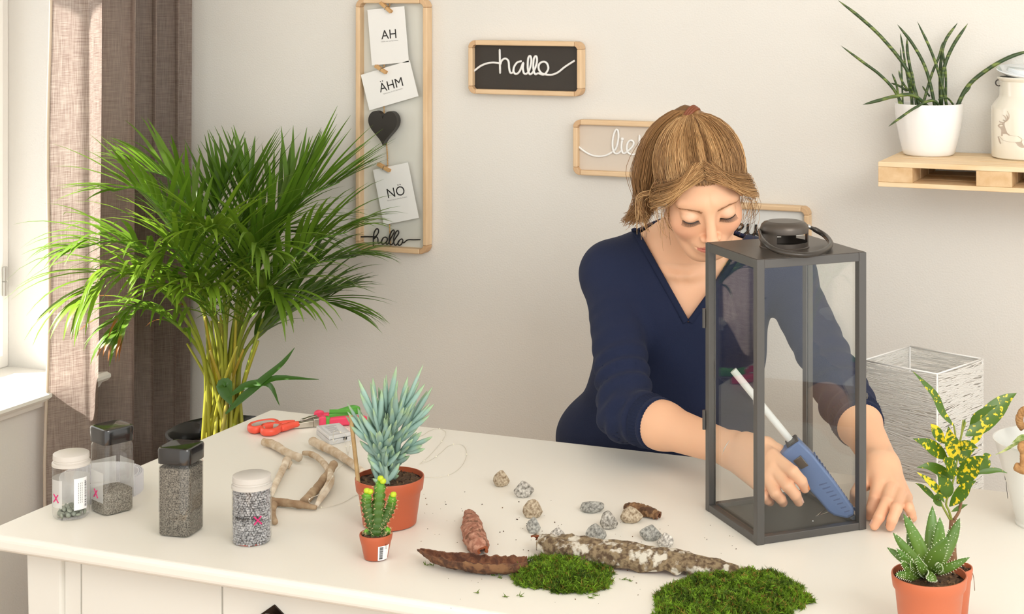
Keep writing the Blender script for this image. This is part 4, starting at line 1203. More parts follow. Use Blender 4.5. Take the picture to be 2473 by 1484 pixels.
hn = np.sin(np.arctan2(hq_[:, 0], hq_[:, 2] - 0.02) * 46 + 3 * np.sin(hq_[:, 1] * 40)) * 0.5 + 0.5
c1, c2 = np.array(lin((118, 86, 54))[:3]), np.array(lin((156, 118, 78))[:3])
hair = np_mesh('hair', V, Q, m_hair, person, c1 + (c2 - c1) * hn[:, None])
hair['label'] = 'dark blond hair tied up in a ponytail'
def pick(f, tone=None):
    """shade of one hair: random, or drawn towards the tone of its lock"""
    u = rng.random() if tone is None else min(max(0.65 * tone + 0.35 * rng.random(), 0), 1)
    c = interp([np.array(lin(c_)[:3]) for c_ in ((112, 80, 50), (140, 104, 66), (168, 128, 84), (196, 156, 108), (226, 190, 140))], u ** 1.1)
    return tuple(float(v) * (1.0 + 0.25 * f) for v in c)
TIE = np.array((0.004, -0.068, 0.100))
def push(P, o_):
    """lift head-space points to at least o_ above the skull"""
    for _ in range(3):
        d = skull(P); e = 1e-4
        g_ = np.stack([(skull(P + np.array(v) * e) - d) / e for v in ((1, 0, 0), (0, 1, 0), (0, 0, 1))], 1)
        g_ /= np.maximum(np.linalg.norm(g_, axis=1), 1e-6)[:, None]
        P = P + g_ * np.maximum(o_ - d, 0)[:, None]
    return P
def strand(mb, P, r, tone=None):
    W = HC + P @ HR.T
    n_ = len(W)
    mb.tube([Vector(w) for w in W], [r * (1 if i < n_ - 3 else 0.6) for i in range(n_)], 3, caps=False, col=pick(rng.random(), tone))
def bez(pts, n_):
    return np.array([list(v) for v in spline([Vector(p) for p in pts], n_)])
crown = MB()
th_ = rng.uniform(-1.95, 1.95, 9000); ph_ = rng.uniform(-0.3, 1.35, 9000)
dr = np.stack([np.sin(th_) * np.cos(ph_), np.cos(th_) * np.cos(ph_), np.sin(ph_)], 1)
P0 = push(np.array((0, -0.015, 0.03)) + dr * 0.08, 0.004)
for _ in range(4): P0 = P0 - dr * np.maximum(skull(P0) - 0.005, 0)[:, None]
ok = hairline(P0) > 0; P0 = P0[ok][:3600]; th_ = th_[ok][:3600]
n_ = 12; t = np.linspace(0, 1, n_)[None, :, None]; NS = len(P0)
P = P0[:, None, :] * (1 - t) + TIE * t
off_ = 0.0065 + 0.004 * rng.random((NS, 1)) + 0.006 * t[0, :, 0][None] ** 2
P = push(P.reshape(-1, 3), off_.reshape(-1)).reshape(NS, n_, 3)
P = P + rng.normal(0, 0.0012, (NS, 1, 3)) * np.sin(t * math.pi) + 0.0007 * np.sin(t * 14 + rng.random((NS, 1, 1)) * 6)
for i in range(NS):
    cl_ = 0.5 + 0.5 * math.sin(th_[i] * 13 + 2.2 * math.sin(th_[i] * 6) + 0.5)
    strand(crown, P[i], 0.0003 + 0.00028 * rng.random(), cl_)
tag(crown.build('crown_strands', m_hair, hair, smooth=True, fixn=False), kind='stuff')
for s in (1, -1):
    fr = MB()
    for i in range(480):
        y0 = rng.uniform(-0.01, 0.012)
        root = (s * rng.uniform(0.000, 0.02) + 0.006, 0.066 + y0, 0.086 - y0 * 0.9)
        w_ = rng.random()
        mid1 = (s * (0.042 + 0.016 * w_) + 0.004, 0.066 + 0.018 * w_, 0.070 - 0.024 * w_)
        mid2 = (s * (0.074 + 0.012 * w_), 0.032 + 0.02 * w_, 0.034 - 0.026 * w_)
        end = (s * (0.080 + 0.008 * w_), -0.008 + 0.02 * rng.random(), 0.004 - 0.034 * w_)
        end2 = (s * (0.066 + 0.010 * rng.random()), -0.052 + 0.01 * rng.random(), -0.020 - 0.045 * rng.random())
        P = bez([root, mid1, mid2, end, end2], 18) + rng.normal(0, 0.0018, 3)
        P = P + (rng.normal(0, 1, 3) * np.array((0.0022, 0.0034, 0.0034)))[None] * np.sin(np.linspace(0, 2.6, 18))[:, None]
        P = push(P, 0.0045 + 0.0075 * rng.random())
        strand(fr, P, 0.0003 + 0.00028 * rng.random(), 0.35 + 0.5 * w_)
    tag(fr.build('fringe_strands', m_hair, hair, smooth=True, fixn=False), kind='stuff')
fr = MB()
for i in range(80):                                   # flyaway wisps round the face
    s = 1 if rng.random() < 0.6 else -1
    a = (s * rng.uniform(0.05, 0.08), rng.uniform(0.0, 0.055), rng.uniform(0.0, 0.05))
    b = (a[0] + s * rng.uniform(0.0, 0.018), a[1] + rng.uniform(0.0, 0.022), a[2] - rng.uniform(0.03, 0.06))
    c = (b[0] - s * rng.uniform(0.0, 0.02), b[1] - rng.uniform(-0.005, 0.02), b[2] - rng.uniform(0.02, 0.06))
    P = push(bez([a, b, c], 14), 0.004); strand(fr, P, 0.00035)
tag(fr.build('loose_strands', m_hair, hair, smooth=True, fixn=False), kind='stuff')
# ponytail: falls behind her right shoulder
pt = MB()
def W2H(p): return (np.asarray(p) - HC) @ HR
TW = HC + HR @ TIE
tail = [TW, D(1652, 268, depth(TW) + 0.008), D(1590, 325, depth(TW) + 0.035), D(1562, 420, depth(TW) + 0.045), D(1560, 490, depth(TW) + 0.05), D(1530, 535, depth(TW) + 0.05)]
for i in range(1300):
    u1, u2 = rng.normal(0, 1, 2); 
    o_ = V3(RGT) * u1 + V3(FWD) * u2 * 0.8
    sp = [0.007, 0.012, 0.013, 0.012, 0.009, 0.012]
    o_ = o_ * min(1.0, 1.9 / max(math.hypot(u1, u2), 1e-3))
    cw = rng.random() * 6.28
    pts = [tail[j] + o_ * sp[j] + (rng.normal(0, 0.004, 3) if j > 2 else 0) for j in range(6)]
    P = bez([W2H(p) for p in pts], 22)
    t = np.linspace(0, 1, 22)
    P = P + np.stack([np.sin(t * 26 + cw), np.cos(t * 22 + cw), np.sin(t * 24 + 1)], 1) * (0.0005 + 0.0065 * np.clip(t - 0.62, 0, 1))[:, None]
    strand(pt, P[: rng.integers(19, 23)], 0.0004 + 0.0003 * rng.random(), 0.30 + 0.12 * u1)
for i in range(60):                                  # loose strands down to the collar
    a = HL(0.070, -0.02 + 0.02 * rng.random(), -0.01); b = D(1548 + rng.normal(0, 6), 480, depth(V3(HE)) + 0.1); c = D(1560 + rng.normal(0, 10), 545 + rng.normal(0, 12), depth(V3(HE)) + 0.09)
    P = bez([W2H(a), W2H(b) + rng.normal(0, 0.003, 3), W2H(c)], 14); strand(pt, push(P, 0.004), 0.0006)
core = spline([Vector(p) for p in tail], 30)[:25]
pt.tube(core, [0.006, 0.012, 0.016, 0.015, 0.012, 0.004], 12, flat=0.8, col=lin((112, 82, 52))[:3])
tag(pt.build('ponytail', m_hair, hair, smooth=True, fixn=False), kind='stuff')
tn = MB(); tz = Vector(TW); ax_ = (Vector(tail[1]) - tz).normalized(); s_, u_ = frame_of(ax_)
for j in range(3):
    tn.tube([tz + ax_ * (0.004 * (j - 1)) + (s_ * math.cos(a) + u_ * math.sin(a)) * 0.0165 for a in [2 * math.pi * i / 30 for i in range(31)]], 0.003, 8, caps=False)
tn.build('hair_tie', M('hair_tie_brown', (124, 66, 38), 0.5), hair, smooth=True)
m_lash = M('lash', (44, 30, 24), 0.5); m_brow = M('brow', (158, 116, 82), 0.7)
def face_snap(x, z, lift=0.0006):
    """point on the face at head-space x, z"""
    y = np.linspace(0.13, 0.03, 500); P = np.stack([np.full(500, x), y, np.full(500, z)], 1)
    f = head(HC + P @ HR.T); k_ = np.where(f < 0)[0]
    yy = y[k_[0]] if len(k_) else 0.08
    return np.array((x, yy + lift, z))
for s in (1, -1):
    mb = MB()
    for i in range(90):
        t = i / 89
        x = s * (0.013 + 0.036 * t); z = 0.0125 + 0.0050 * math.sin(t * 2.2) - 0.004 * t * t + rng.normal(0, 0.0011) * (1.2 - t)
        a = face_snap(x, z); b = face_snap(x + s * 0.005, z + 0.0012 - 0.001 * t, 0.0012)
        mb.tube([Vector(HC + HR @ a), Vector(HC + HR @ ((a + b) / 2)), Vector(HC + HR @ b)], [0.00038, 0.0003, 0.0001], 4)
    mb.build('eyebrow', m_brow, person)
    mb = MB(); line = []
    for i in range(15):
        t = i / 14
        x = s * (0.0185 + 0.027 * t); z = -0.0085 - 0.0030 * math.sin(t * math.pi) + 0.002 * t
        line.append(face_snap(x, z, 0.0003))
    mb.tube([Vector(HC + HR @ p) for p in line], [0.0004] + [0.0011] * 12 + [0.0005], 5)
    for i in range(34):
        t = i / 33; a = np.array(interp([Vector(p) for p in line], t))
        l_ = 0.0055 + 0.002 * t
        b = a + np.array((s * (t - 0.4) * 0.004, l_ * 0.75, -l_ * 0.55)); c = b + np.array((s * (t - 0.4) * 0.003, l_ * 0.35, 0.0004))
        mb.tube([Vector(HC + HR @ v) for v in (a, b, c)], [0.0004, 0.0003, 0.00012], 3)
    mb.build('eyelashes', m_lash, person)
# stool that carries the figure
sz = float(HIPR[2]) - 0.098
stool = thing('stool', (float(HP[0]), float(HP[1]) + 0.02, 0), 'plain wooden stool under the seated person behind the desk', 'stool')
MB().lathe([(0, sz - 0.03), (0.16, sz - 0.03), (0.165, sz - 0.015), (0.16, sz), (0, sz)], 40, (HP[0], HP[1] + 0.02, 0)).build('seat', m_plk, stool, smooth=True, angle=40)
for i in range(4):
    a = R(45 + 90 * i); MB().tube([(HP[0] + 0.11 * math.cos(a), HP[1] + 0.02 + 0.11 * math.sin(a), sz - 0.03), (HP[0] + 0.15 * math.cos(a), HP[1] + 0.02 + 0.15 * math.sin(a), 0)], 0.016, 12).build('leg', m_plk, stool, smooth=True, angle=40)
# ------------------------------------------------------------------ areca palm in a tall black planter
random.seed(4)
PB = on_y(541, 1040, 2.99)
pz = PB.z
palm = thing('palm', (PB.x, PB.y, 0), 'bushy green areca palm in a black planter beside the curtain', 'plant')
rr = 0.122
MB().lathe([(0.085, 0), (0.09, 0.004), (rr - 0.004, pz - 0.012), (rr, pz - 0.010), (rr + 0.002, pz), (rr - 0.003, pz + 0.002), (rr - 0.008, pz - 0.004), (rr - 0.012, pz - 0.05)], 56, (PB.x, PB.y, 0)).build('planter', M('planter_black', (34, 34, 34), 0.25, coat=0.4), palm, smooth=True, angle=50)
MB().lathe([(rr - 0.012, pz - 0.04), (rr * 0.5, pz - 0.03), (0, pz - 0.03)], 32, (PB.x, PB.y, 0)).build('soil', m_soil, palm, smooth=True)
m_frond = M('palm_leaf', (84, 130, 40), 0.36, attr='tint', transl=0.28, spec=0.5)
m_stem = M('palm_stem', (150, 158, 56), 0.4, attr='tint')
PD = depth(PB)
def frond(pts, dd, n=17, ln=0.16, start=0.42, spread=1.0, droop=0.5, hue=0.5, wid=0.0060, brown=0.0):
    """stem and rachis through picture points, leaflets on both sides"""
    m_ = len(pts)
    P = [at_d(px, py, PD + dd * (i / (m_ - 1)) ** 1.2) for i, (px, py) in enumerate(pts)]
    P[0] = Vector((PB.x + random.uniform(-0.05, 0.05), PB.y + random.uniform(-0.05, 0.05), pz - 0.03))
    C_ = spline(P, 40)
    st = MB()
    c0, c1 = lin((176, 170, 60))[:3], lin((92, 132, 40))[:3]
    cols = [tuple(a + (b - a) * min(1, i / 22) for a, b in zip(c0, c1)) for i in range(40)]
    st.tube(C_, [0.0052 - 0.0040 * (i / 39) for i in range(40)], 6, col=cols)
    mb = MB()
    for i in range(n):
        t = start + (1 - start) * (i / (n - 1)) ** 0.95
        x = t * 39; k = min(int(x), 38); p = C_[k].lerp(C_[k + 1], x - k)
        tg = (C_[min(k + 2, 39)] - C_[max(k - 1, 0)]).normalized()
        sd, up = frame_of(tg)
        f = (t - start) / (1 - start)
        a = R(52 - 38 * f) * spread
        l_ = ln * 1.12 * (0.65 + 0.75 * math.sin(math.pi * min(1, 0.18 + 0.8 * f))) * random.uniform(0.85, 1.12)
        for s in (-1, 1):
            if i == n - 1 and s == 1: a = 0.05
            d = (tg * math.cos(a) + sd * (s * math.sin(a)) + up * random.uniform(0.10, 0.45)).normalized()
            q = [p]; g_ = droop * random.uniform(0.6, 1.35)
            for j in range(1, 8):
                d = (d + Vector((0, 0, -1)) * (g_ * 0.07 * j * 0.6)).normalized()
                q.append(q[-1] + d * (l_ / 7))
            v = random.uniform(0.75, 1.2)
            b0 = (lin((80 + 44 * hue, 120 + 38 * hue, 34 + 10 * hue))[:3])
            col = [tuple(c * v for c in b0) for _ in range(24)]
            if random.random() < brown:
                for j in range(15, 24): col[j] = lin((150, 96, 44))[:3]
            mb.leaf(q, [wid * 0.35, wid * 0.9, wid, wid * 0.95, wid * 0.82, wid * 0.6, wid * 0.34, 0.0003], sd.cross(d) if abs(d.z) > 0.9 else Vector((0, 0, 1)), 0.30, col)
    mb.v = [(max(x, -2.375) if y > 2.75 else x, min(y, YW - 0.012), z) for x, y, z in mb.v]
    f_ = st.build('frond', m_stem, palm, smooth=True)
    tag(mb.build('leaflets', m_frond, f_, smooth=True, fixn=False), kind='stuff')
B0 = (541, 1045)
FR_ = [  # picture points of each rachis, depth change, options
    ([B0, (500, 800), (430, 560), (340, 460), (270, 462)], -0.20, dict(ln=0.13, droop=0.35, hue=0.6)),
    ([B0, (520, 780), (480, 560), (420, 440), (330, 405)], -0.05, dict(ln=0.12, droop=0.4, hue=0.5)),
    ([B0, (490, 850), (400, 660), (290, 585), (190, 600)], -0.25, dict(ln=0.13, droop=0.8, hue=0.6)),
    ([B0, (490, 860), (390, 700), (280, 660), (205, 720)], -0.30, dict(ln=0.15, droop=0.9, hue=0.9)),
    ([B0, (500, 880), (420, 780), (340, 745), (285, 800)], -0.20, dict(ln=0.10, droop=1.0, hue=0.5, brown=0.4)),
    ([B0, (525, 800), (505, 640), (520, 520), (545, 440)], 0.12, dict(ln=0.13, droop=0.15, hue=0.2)),
    ([B0, (545, 800), (565, 620), (590, 500), (605, 430)], 0.12, dict(ln=0.14, droop=0.12, hue=0.3)),
    ([B0, (570, 800), (640, 600), (720, 490), (820, 440)], 0.05, dict(ln=0.17, droop=0.15, hue=0.35, n=20)),
    ([B0, (570, 820), (630, 640), (690, 520), (740, 440)], 0.12, dict(ln=0.15, droop=0.12, hue=0.2)),
    ([B0, (575, 840), (650, 690), (750, 590), (840, 560)], -0.04, dict(ln=0.14, droop=0.55, hue=0.5)),
    ([B0, (580, 850), (660, 720), (760, 640), (860, 620)], 0.10, dict(ln=0.12, droop=0.6, hue=0.3)),
    ([B0, (580, 880), (650, 780), (740, 720), (830, 745)], 0.02, dict(ln=0.13, droop=0.5, hue=0.2)),
    ([B0, (580, 880), (640, 800), (720, 745), (800, 715)], 0.10, dict(ln=0.13, droop=0.4, hue=0.1)),
    ([B0, (530, 830), (480, 680), (420, 600), (360, 640)], -0.22, dict(ln=0.14, droop=0.7, hue=1.0)),
    ([B0, (545, 820), (530, 650), (520, 570), (500, 560)], -0.20, dict(ln=0.16, droop=0.55, hue=1.0)),
    ([B0, (560, 830), (580, 680), (610, 600), (640, 610)], -0.18, dict(ln=0.15, droop=0.8, hue=0.7)),
    ([B0, (535, 850), (500, 740), (455, 690), (420, 700)], -0.24, dict(ln=0.14, droop=0.7, hue=0.9)),
    ([B0, (565, 860), (600, 760), (640, 700), (680, 720)], -0.16, dict(ln=0.14, droop=0.9, hue=0.6)),
    ([B0, (545, 860), (540, 760), (520, 700), (500, 700)], -0.24, dict(ln=0.13, droop=0.9, hue=0.8)),
    ([B0, (555, 850), (575, 720), (580, 640), (570, 600)], 0.10, dict(ln=0.15, droop=0.3, hue=0.2)),
    ([B0, (520, 850), (470, 700), (440, 600), (400, 540)], 0.0, dict(ln=0.14, droop=0.4, hue=0.3)),
    ([B0, (560, 840), (600, 650), (660, 560), (700, 560)], 0.02, dict(ln=0.15, droop=0.35, hue=0.4)),
]
for pts, dd, kw in FR_: frond(pts, dd, **kw)
st = MB()
for i in range(16):
    a = random.uniform(0, 6.28); r_ = random.uniform(0.01, 0.06)
    b = Vector((PB.x + r_ * math.cos(a), PB.y + r_ * math.sin(a), pz - 0.03)); e = at_d(541 + random.uniform(-95, 95), random.uniform(760, 860), PD + random.uniform(-0.1, 0.1))
    MB().tube(spline([b, b.lerp(e, 0.5) + Vector((0, 0, 0.02)), e], 10), [0.0056, 0.004, 0.0025], 6, col=[tuple(v * random.uniform(0.8, 1.1) for v in lin((170, 166, 58))[:3])] * 10).build('stalk', m_stem, palm, smooth=True)
mb = MB()
for pts, w in (([(545, 1000), (600, 950), (660, 915), (770, 917)], 0.009), ([(560, 990), (620, 930), (680, 880), (712, 840)], 0.008), ([(550, 960), (600, 930), (650, 930), (675, 980)], 0.008), ([(560, 980), (545, 950), (536, 930), (552, 925), (560, 960)], 0.013)):
    q = spline([at_d(x, y, PD - 0.06) for x, y in pts], 14)
    MB().leaf(q, [0.002, w, w * 0.9, w * 0.6, 0.0005], -FWD + Vector((0, 0, 0.6)), 0.25, [lin((66, 112, 34))[:3]] * 42).build('leaf', m_frond, palm, smooth=True, fixn=False)

# ------------------------------------------------------------------ jars
m_clear = glass('clear_plastic', (0.97, 0.97, 0.96), 0.02, 1.0, 0.01)
m_milky = M('lid_milky', (236, 232, 226), 0.35, transl=0.35)
m_blk = M('lid_black', (30, 28, 27), 0.22, coat=0.5)
m_pink = M('marker_pink', (206, 40, 110), 0.5)
m_lab = M('label_paper', (240, 240, 240), 0.6)
m_labt = glass('label_film', (0.93, 0.93, 0.93), 0.2, 0.3, 0.42)
def on_front(c, rad, px, py, o_=0.0005):
    """point of the view line on an upright cylinder"""
    r_ = ray(px, py); ox, oy = EYE.x - c.x, EYE.y - c.y
    A_ = r_.x ** 2 + r_.y ** 2; B_ = 2 * (ox * r_.x + oy * r_.y); C_ = ox * ox + oy * oy - (rad + o_) ** 2
    t_ = (-B_ - math.sqrt(max(B_ * B_ - 4 * A_ * C_, 0))) / (2 * A_)
    return EYE + r_ * t_
def cross(mb, f, segs, r_=0.0011):
    for a, b in segs:
        mb.tube([f(*(a[0] + (b[0] - a[0]) * i / 5, a[1] + (b[1] - a[1]) * i / 5)) for i in range(6)], r_, 5)
def round_jar(px, py, wpx, lid_py, label):
    c = T(px, py); k = mpp(c); rad = wpx * k; H = zat(c, lid_py) - TZ
    g = thing('jar', c, label, 'jar')
    MB().lathe_open([(0.0, 0.0005), (rad * 0.86, 0.0005), (rad * 0.97, 0.004), (rad, 0.009), (rad, H - 0.018)], 56, c).build('body', m_clear, g, smooth=True, angle=60)
    MB().lathe([(rad - 0.001, H - 0.0185), (rad + 0.0008, H - 0.018), (rad + 0.0008, H - 0.014), (rad - 0.0016, H - 0.0125), (rad - 0.0008, H - 0.011), (rad - 0.0016, H - 0.0095), (rad - 0.0006, H - 0.008), (rad - 0.0010, H - 0.001), (rad - 0.003, H), (0, H)], 56, c).build('lid', m_milky, g, smooth=True, angle=30)
    return g, c, rad, H
# J1: round, nearly empty, green grey pebbles
g, c, rad, H = round_jar(172, 1247, 43.5, 1093, 'round clear jar with milky lid and a few grey-green pebbles')
mb = MB(); vs = []; fs = []
fa = math.atan2((EYE - c).y, (EYE - c).x)
def arc_label(g, c, rad, a0, a1, z0, z1, name, mat, n=14):
    vs = []; fs = []
    for i in range(n + 1):
        a = fa + R(a0 + (a1 - a0) * i / n)
        for z in (z0, z1): vs.append((c.x + rad * math.cos(a), c.y + rad * math.sin(a), TZ + z))
    for i in range(n): fs.append((2 * i, 2 * i + 2, 2 * i + 3, 2 * i + 1))
    return MB().add(vs, fs).build(name, mat, g, smooth=True, fixn=False)
arc_label(g, c, rad + 0.0006, 100, 260, 0.012, H * 0.62, 'back_label', m_labt, 20)
lb = arc_label(g, c, rad + 0.0006, 8, 52, 0.016, 0.064, 'price_label', m_lab)
mb = MB()
for i in range(26):
    z = 0.020 + 0.040 * i / 26; a = fa + R(44); w = random.choice((0.0004, 0.0007, 0.001))
    for j in range(2):
        p0 = Vector((c.x + (rad + 0.0009) * math.cos(a - 0.02), c.y + (rad + 0.0009) * math.sin(a - 0.02), TZ + z)); p1 = Vector((c.x + (rad + 0.0009) * math.cos(a + 0.10), c.y + (rad + 0.0009) * math.sin(a + 0.10), TZ + z))
    mb.tube([p0, p1], w * 0.5, 4)
for j, aa in enumerate((34, 28, 22)):
    for i in range(9):
        z = 0.026 + 0.0036 * i; a = fa + R(aa)
        mb.tube([Vector((c.x + (rad + 0.0008) * math.cos(a), c.y + (rad + 0.0008) * math.sin(a), TZ + z)), Vector((c.x + (rad + 0.0008) * math.cos(a), c.y + (rad + 0.0008) * math.sin(a), TZ + z + 0.0024))], 0.0003, 4)
mb.build('barcode', m_ink, lb)
arc_label(g, c, rad + 0.0005, -75, -28, 0.020, 0.062, 'film_label', m_labt)
mb = MB(); cross(mb, lambda x, y: on_front(c, rad, x, y), (((130, 1194), (141, 1216)), ((140, 1197), (130, 1213)))); mb.build('pink_mark', m_pink, g)
jar_pebbles = (c, rad)
# J4: round, full of grey gravel
g4, c4, rad4, H4 = round_jar(608, 1308, 47, 1146, 'round clear jar with milky lid filled with pale grey gravel')
mb = MB()
vs, fs = text_mesh('Modern Style', 0.0072, bold=0.00015)
fa4 = math.atan2((EYE - c4).y, (EYE - c4).x)
tz_ = 0.040
mb.add([(c4.x + (rad4 + 0.0006) * math.cos(fa4 + R(-14) + v.x / rad4), c4.y + (rad4 + 0.0006) * math.sin(fa4 + R(-14) + v.x / rad4), TZ + tz_ + v.z) for v in vs], fs)
mb.build('print', m_ink, g4, fixn=False)
mb = MB(); cross(mb, lambda x, y: on_front(c4, rad4, x, y), (((613, 1249), (632, 1266)), ((631, 1247), (614, 1269)))); mb.build('pink_mark', m_pink, g4)
gm = MB(); ico = None
bm = bmesh.new(); bmesh.ops.create_icosphere(bm, subdivisions=1, radius=1); IV = [v.co.copy() for v in bm.verts]; IF = [tuple(v.index for v in f.verts) for f in bm.faces]; bm.free()
def pebble(mb, c, r, col, flat=0.7):
    q = Matrix.Rotation(random.uniform(0, 6.28), 3, Vector((random.gauss(0, 1), random.gauss(0, 1), random.gauss(0, 1))).normalized())
    sx = (r * random.uniform(0.8, 1.25), r * random.uniform(0.7, 1.0), r * flat * random.uniform(0.7, 1.1))
    mb.add([c + q @ Vector((v.x * sx[0] * random.uniform(0.85, 1.1), v.y * sx[1] * random.uniform(0.85, 1.1), v.z * sx[2] * random.uniform(0.85, 1.1))) for v in IV], IF, col)
z = 0.003; row = 0
while z < H4 - 0.016:
    n = int(2 * math.pi * rad4 / 0.0046)
    for i in range(n):
        a = 2 * math.pi * (i + 0.5 * (row % 2)) / n + random.uniform(-0.04, 0.04)
        g_ = random.uniform(138, 190); r_ = min(rad4 - 0.0034, rad4 * 0.86 + z * 1.2)
        pebble(gm, Vector((c4.x + (r_ - 0.0006 * random.random()) * math.cos(a), c4.y + (r_ - 0.0006 * random.random()) * math.sin(a), TZ + z + random.uniform(-0.0006, 0.0006))), random.uniform(0.0024, 0.0031), lin((g_, g_, g_ + 3))[:3])
    z += 0.0036; row += 1
gm.slot = 0
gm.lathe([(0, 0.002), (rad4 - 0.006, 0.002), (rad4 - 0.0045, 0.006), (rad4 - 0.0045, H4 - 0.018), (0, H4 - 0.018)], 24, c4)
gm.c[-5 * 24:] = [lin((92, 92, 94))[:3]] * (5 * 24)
tag(gm.build('gravel', M('gravel', (180, 180, 182), 0.6, attr='tint'), g4, smooth=False), kind='stuff')
# square jars
def square_jar(pl, pn, pr, lid_n, label):
    A_, B_, C_ = T(*pn), T(*pr), T(*pl)
    e1 = (B_ - A_).normalized(); e2 = Vector((-e1.y, e1.x, 0))
    if e2.dot(C_ - A_) < 0: e2 = -e2
    w = ((B_ - A_).length + (C_ - A_).dot(e2)) / 2
    w = max(w, 0.045)
    ctr = A_ + (e1 + e2) * (w / 2)
    H = zat(A_, lid_n) - TZ
    g = thing('jar', ctr, label, 'jar')
    Mx = Matrix(((e1.x, e2.x, 0, ctr.x), (e1.y, e2.y, 0, ctr.y), (0, 0, 1, TZ), (0, 0, 0, 1)))
    hw = w / 2
    def sq(prof, name, mat, par=None, n=48, open_=False):
        mb = MB(); (mb.lathe_open if open_ else mb.lathe)(prof, n, (0, 0, 0), 7)
        mb.v = [tuple(Mx @ Vector(v)) for v in mb.v]
        return mb.build(name, mat, par or g, smooth=True, angle=40)
    sq([(0, 0.0006), (hw * 0.9, 0.0006), (hw * 0.985, 0.003), (hw, 0.007), (hw, H - 0.030), (hw - 0.002, H - 0.026), (hw - 0.002, H - 0.022)], 'body', m_clear, open_=True)
    sq([(hw - 0.0025, H - 0.0235), (hw + 0.0005, H - 0.0235), (hw + 0.001, H - 0.004), (hw, H - 0.001), (hw - 0.002, H), (hw - 0.004, H - 0.0006), (0, H - 0.0012)], 'lid', m_blk)
    return g, Mx, hw, H, sq
m_sand = M('sand_grey', (98, 92, 84), 0.9, var=(520, (176, 170, 158), 0.14), bump=(520, 1.0))
m_sand2 = M('sand_dark', (62, 57, 51), 0.8, var=(520, (150, 144, 132), 0.14), bump=(520, 1.0))
g2, Mx2, hw2, H2, sq2 = square_jar((218.6, 1231), (254, 1251), (323, 1233), 1042, 'square clear jar with black lid, a quarter full of grey sand')
def sand_fill(Mx, hw, z1, mat, g, bump_=0.004):
    n = 22; vs = []; fs = []
    mb = MB()
    prof = [(0, 0.0016), (hw * 0.9, 0.0016), (hw * 0.965, 0.004), (hw * 0.965, z1)]
    mb.lathe_open(prof, 48, (0, 0, 0), 7)
    rings = 7; base = len(mb.v)
    for i in range(rings + 1):
        f = 1 - i / rings
        for j in range(48):
            a = 2 * math.pi * j / 48; ca, sa = math.cos(a), math.sin(a); q = 1 / (abs(ca) ** 7 + abs(sa) ** 7) ** (1 / 7)
            r_ = hw * 0.965 * f * q
            mb.v.append((r_ * ca, r_ * sa, z1 + bump_ * (1 - f * f) + (0.0008 * math.sin(j * 1.3 + i * 2) if 0 < i < rings else 0))); mb.c.append((1, 1, 1))
    for i in range(rings):
        for j in range(48):
            a = base + i * 48 + j; b = base + i * 48 + (j + 1) % 48
            mb.f.append((a, b, b + 48, a + 48)); mb.mi.append(0)
    mb.v = [tuple(Mx @ Vector(v)) for v in mb.v]
    return tag(mb.build('sand', mat, g, smooth=True, angle=50), kind='stuff')
sand_fill(Mx2, hw2, 0.034, m_sand, g2)
def wall_quad(Mx, side, u0, u1, z0, z1, hw, name, mat, g, o_=0.0006):
    f = {'f': lambda u, z: (u, -hw - o_, z), 'l': lambda u, z: (-hw - o_, u, z), 'b': lambda u, z: (u, hw + o_, z), 'r': lambda u, z: (hw + o_, u, z)}[side]
    return MB().add([Mx @ Vector(f(u, z)) for u, z in ((u0, z0), (u1, z0), (u1, z1), (u0, z1))], [(0, 1, 2, 3)]).build(name, mat, g, fixn=False)
wall_quad(Mx2, 'b', -hw2 * 0.85, hw2 * 0.85, 0.02, H2 * 0.57, hw2, 'back_label', m_labt, g2)
wall_quad(Mx2, 'r', -hw2 * 0.85, hw2 * 0.85, 0.02, H2 * 0.57, hw2, 'back_label', m_labt, g2)
wall_quad(Mx2, 'l', -hw2 * 0.8, hw2 * 0.7, 0.02, H2 * 0.50, hw2, 'film_label', m_labt, g2)
mb = MB(); xf = Mx2 @ Vector((-hw2, 0, 0)); nf = Mx2.to_3x3() @ Vector((-1, 0, 0))
def on_plane(p0, n_, px, py, o_=0.0006):
    r_ = ray(px, py); t_ = (p0 + n_ * o_ - EYE).dot(n_) / r_.dot(n_); return EYE + r_ * t_
cross(mb, lambda x, y: on_plane(xf, nf, x, y), (((228, 1181), (236, 1204)), ((235, 1185), (227, 1200)))); mb.build('pink_mark', m_pink, g2)
g3_, Mx3, hw3, H3, sq3 = square_jar((380, 1291), (455, 1303), (494, 1277), 1088, 'square clear jar with black lid filled to the top with dark sand')
sand_fill(Mx3, hw3, H3 - 0.030, m_sand2, g3_, 0.001)
# which wall faces the pink mark: the wide one on the picture's left
A3 = T(455, 1303); L3 = T(380, 1291); e_ = (L3 - A3).normalized(); n3 = Vector((e_.y, -e_.x, 0))
if n3.dot(EYE - A3) < 0: n3 = -n3
mb = MB(); cross(mb, lambda x, y: on_plane(A3, n3, x, y, 0.0012), (((401, 1231), (417, 1251)), ((416, 1231), (401, 1251)))); mb.build('pink_mark', m_pink, g3_)
fl3 = MB().add([on_plane(A3, n3, x, y, 0.0008) for x, y in ((382, 1238), (422, 1238), (422, 1200), (382, 1204))], [(0, 1, 2, 3)]).build('film_label', glass('label_film_clear', (0.9, 0.9, 0.92), 0.3, 0.6, 0.08), g3_, fixn=False)
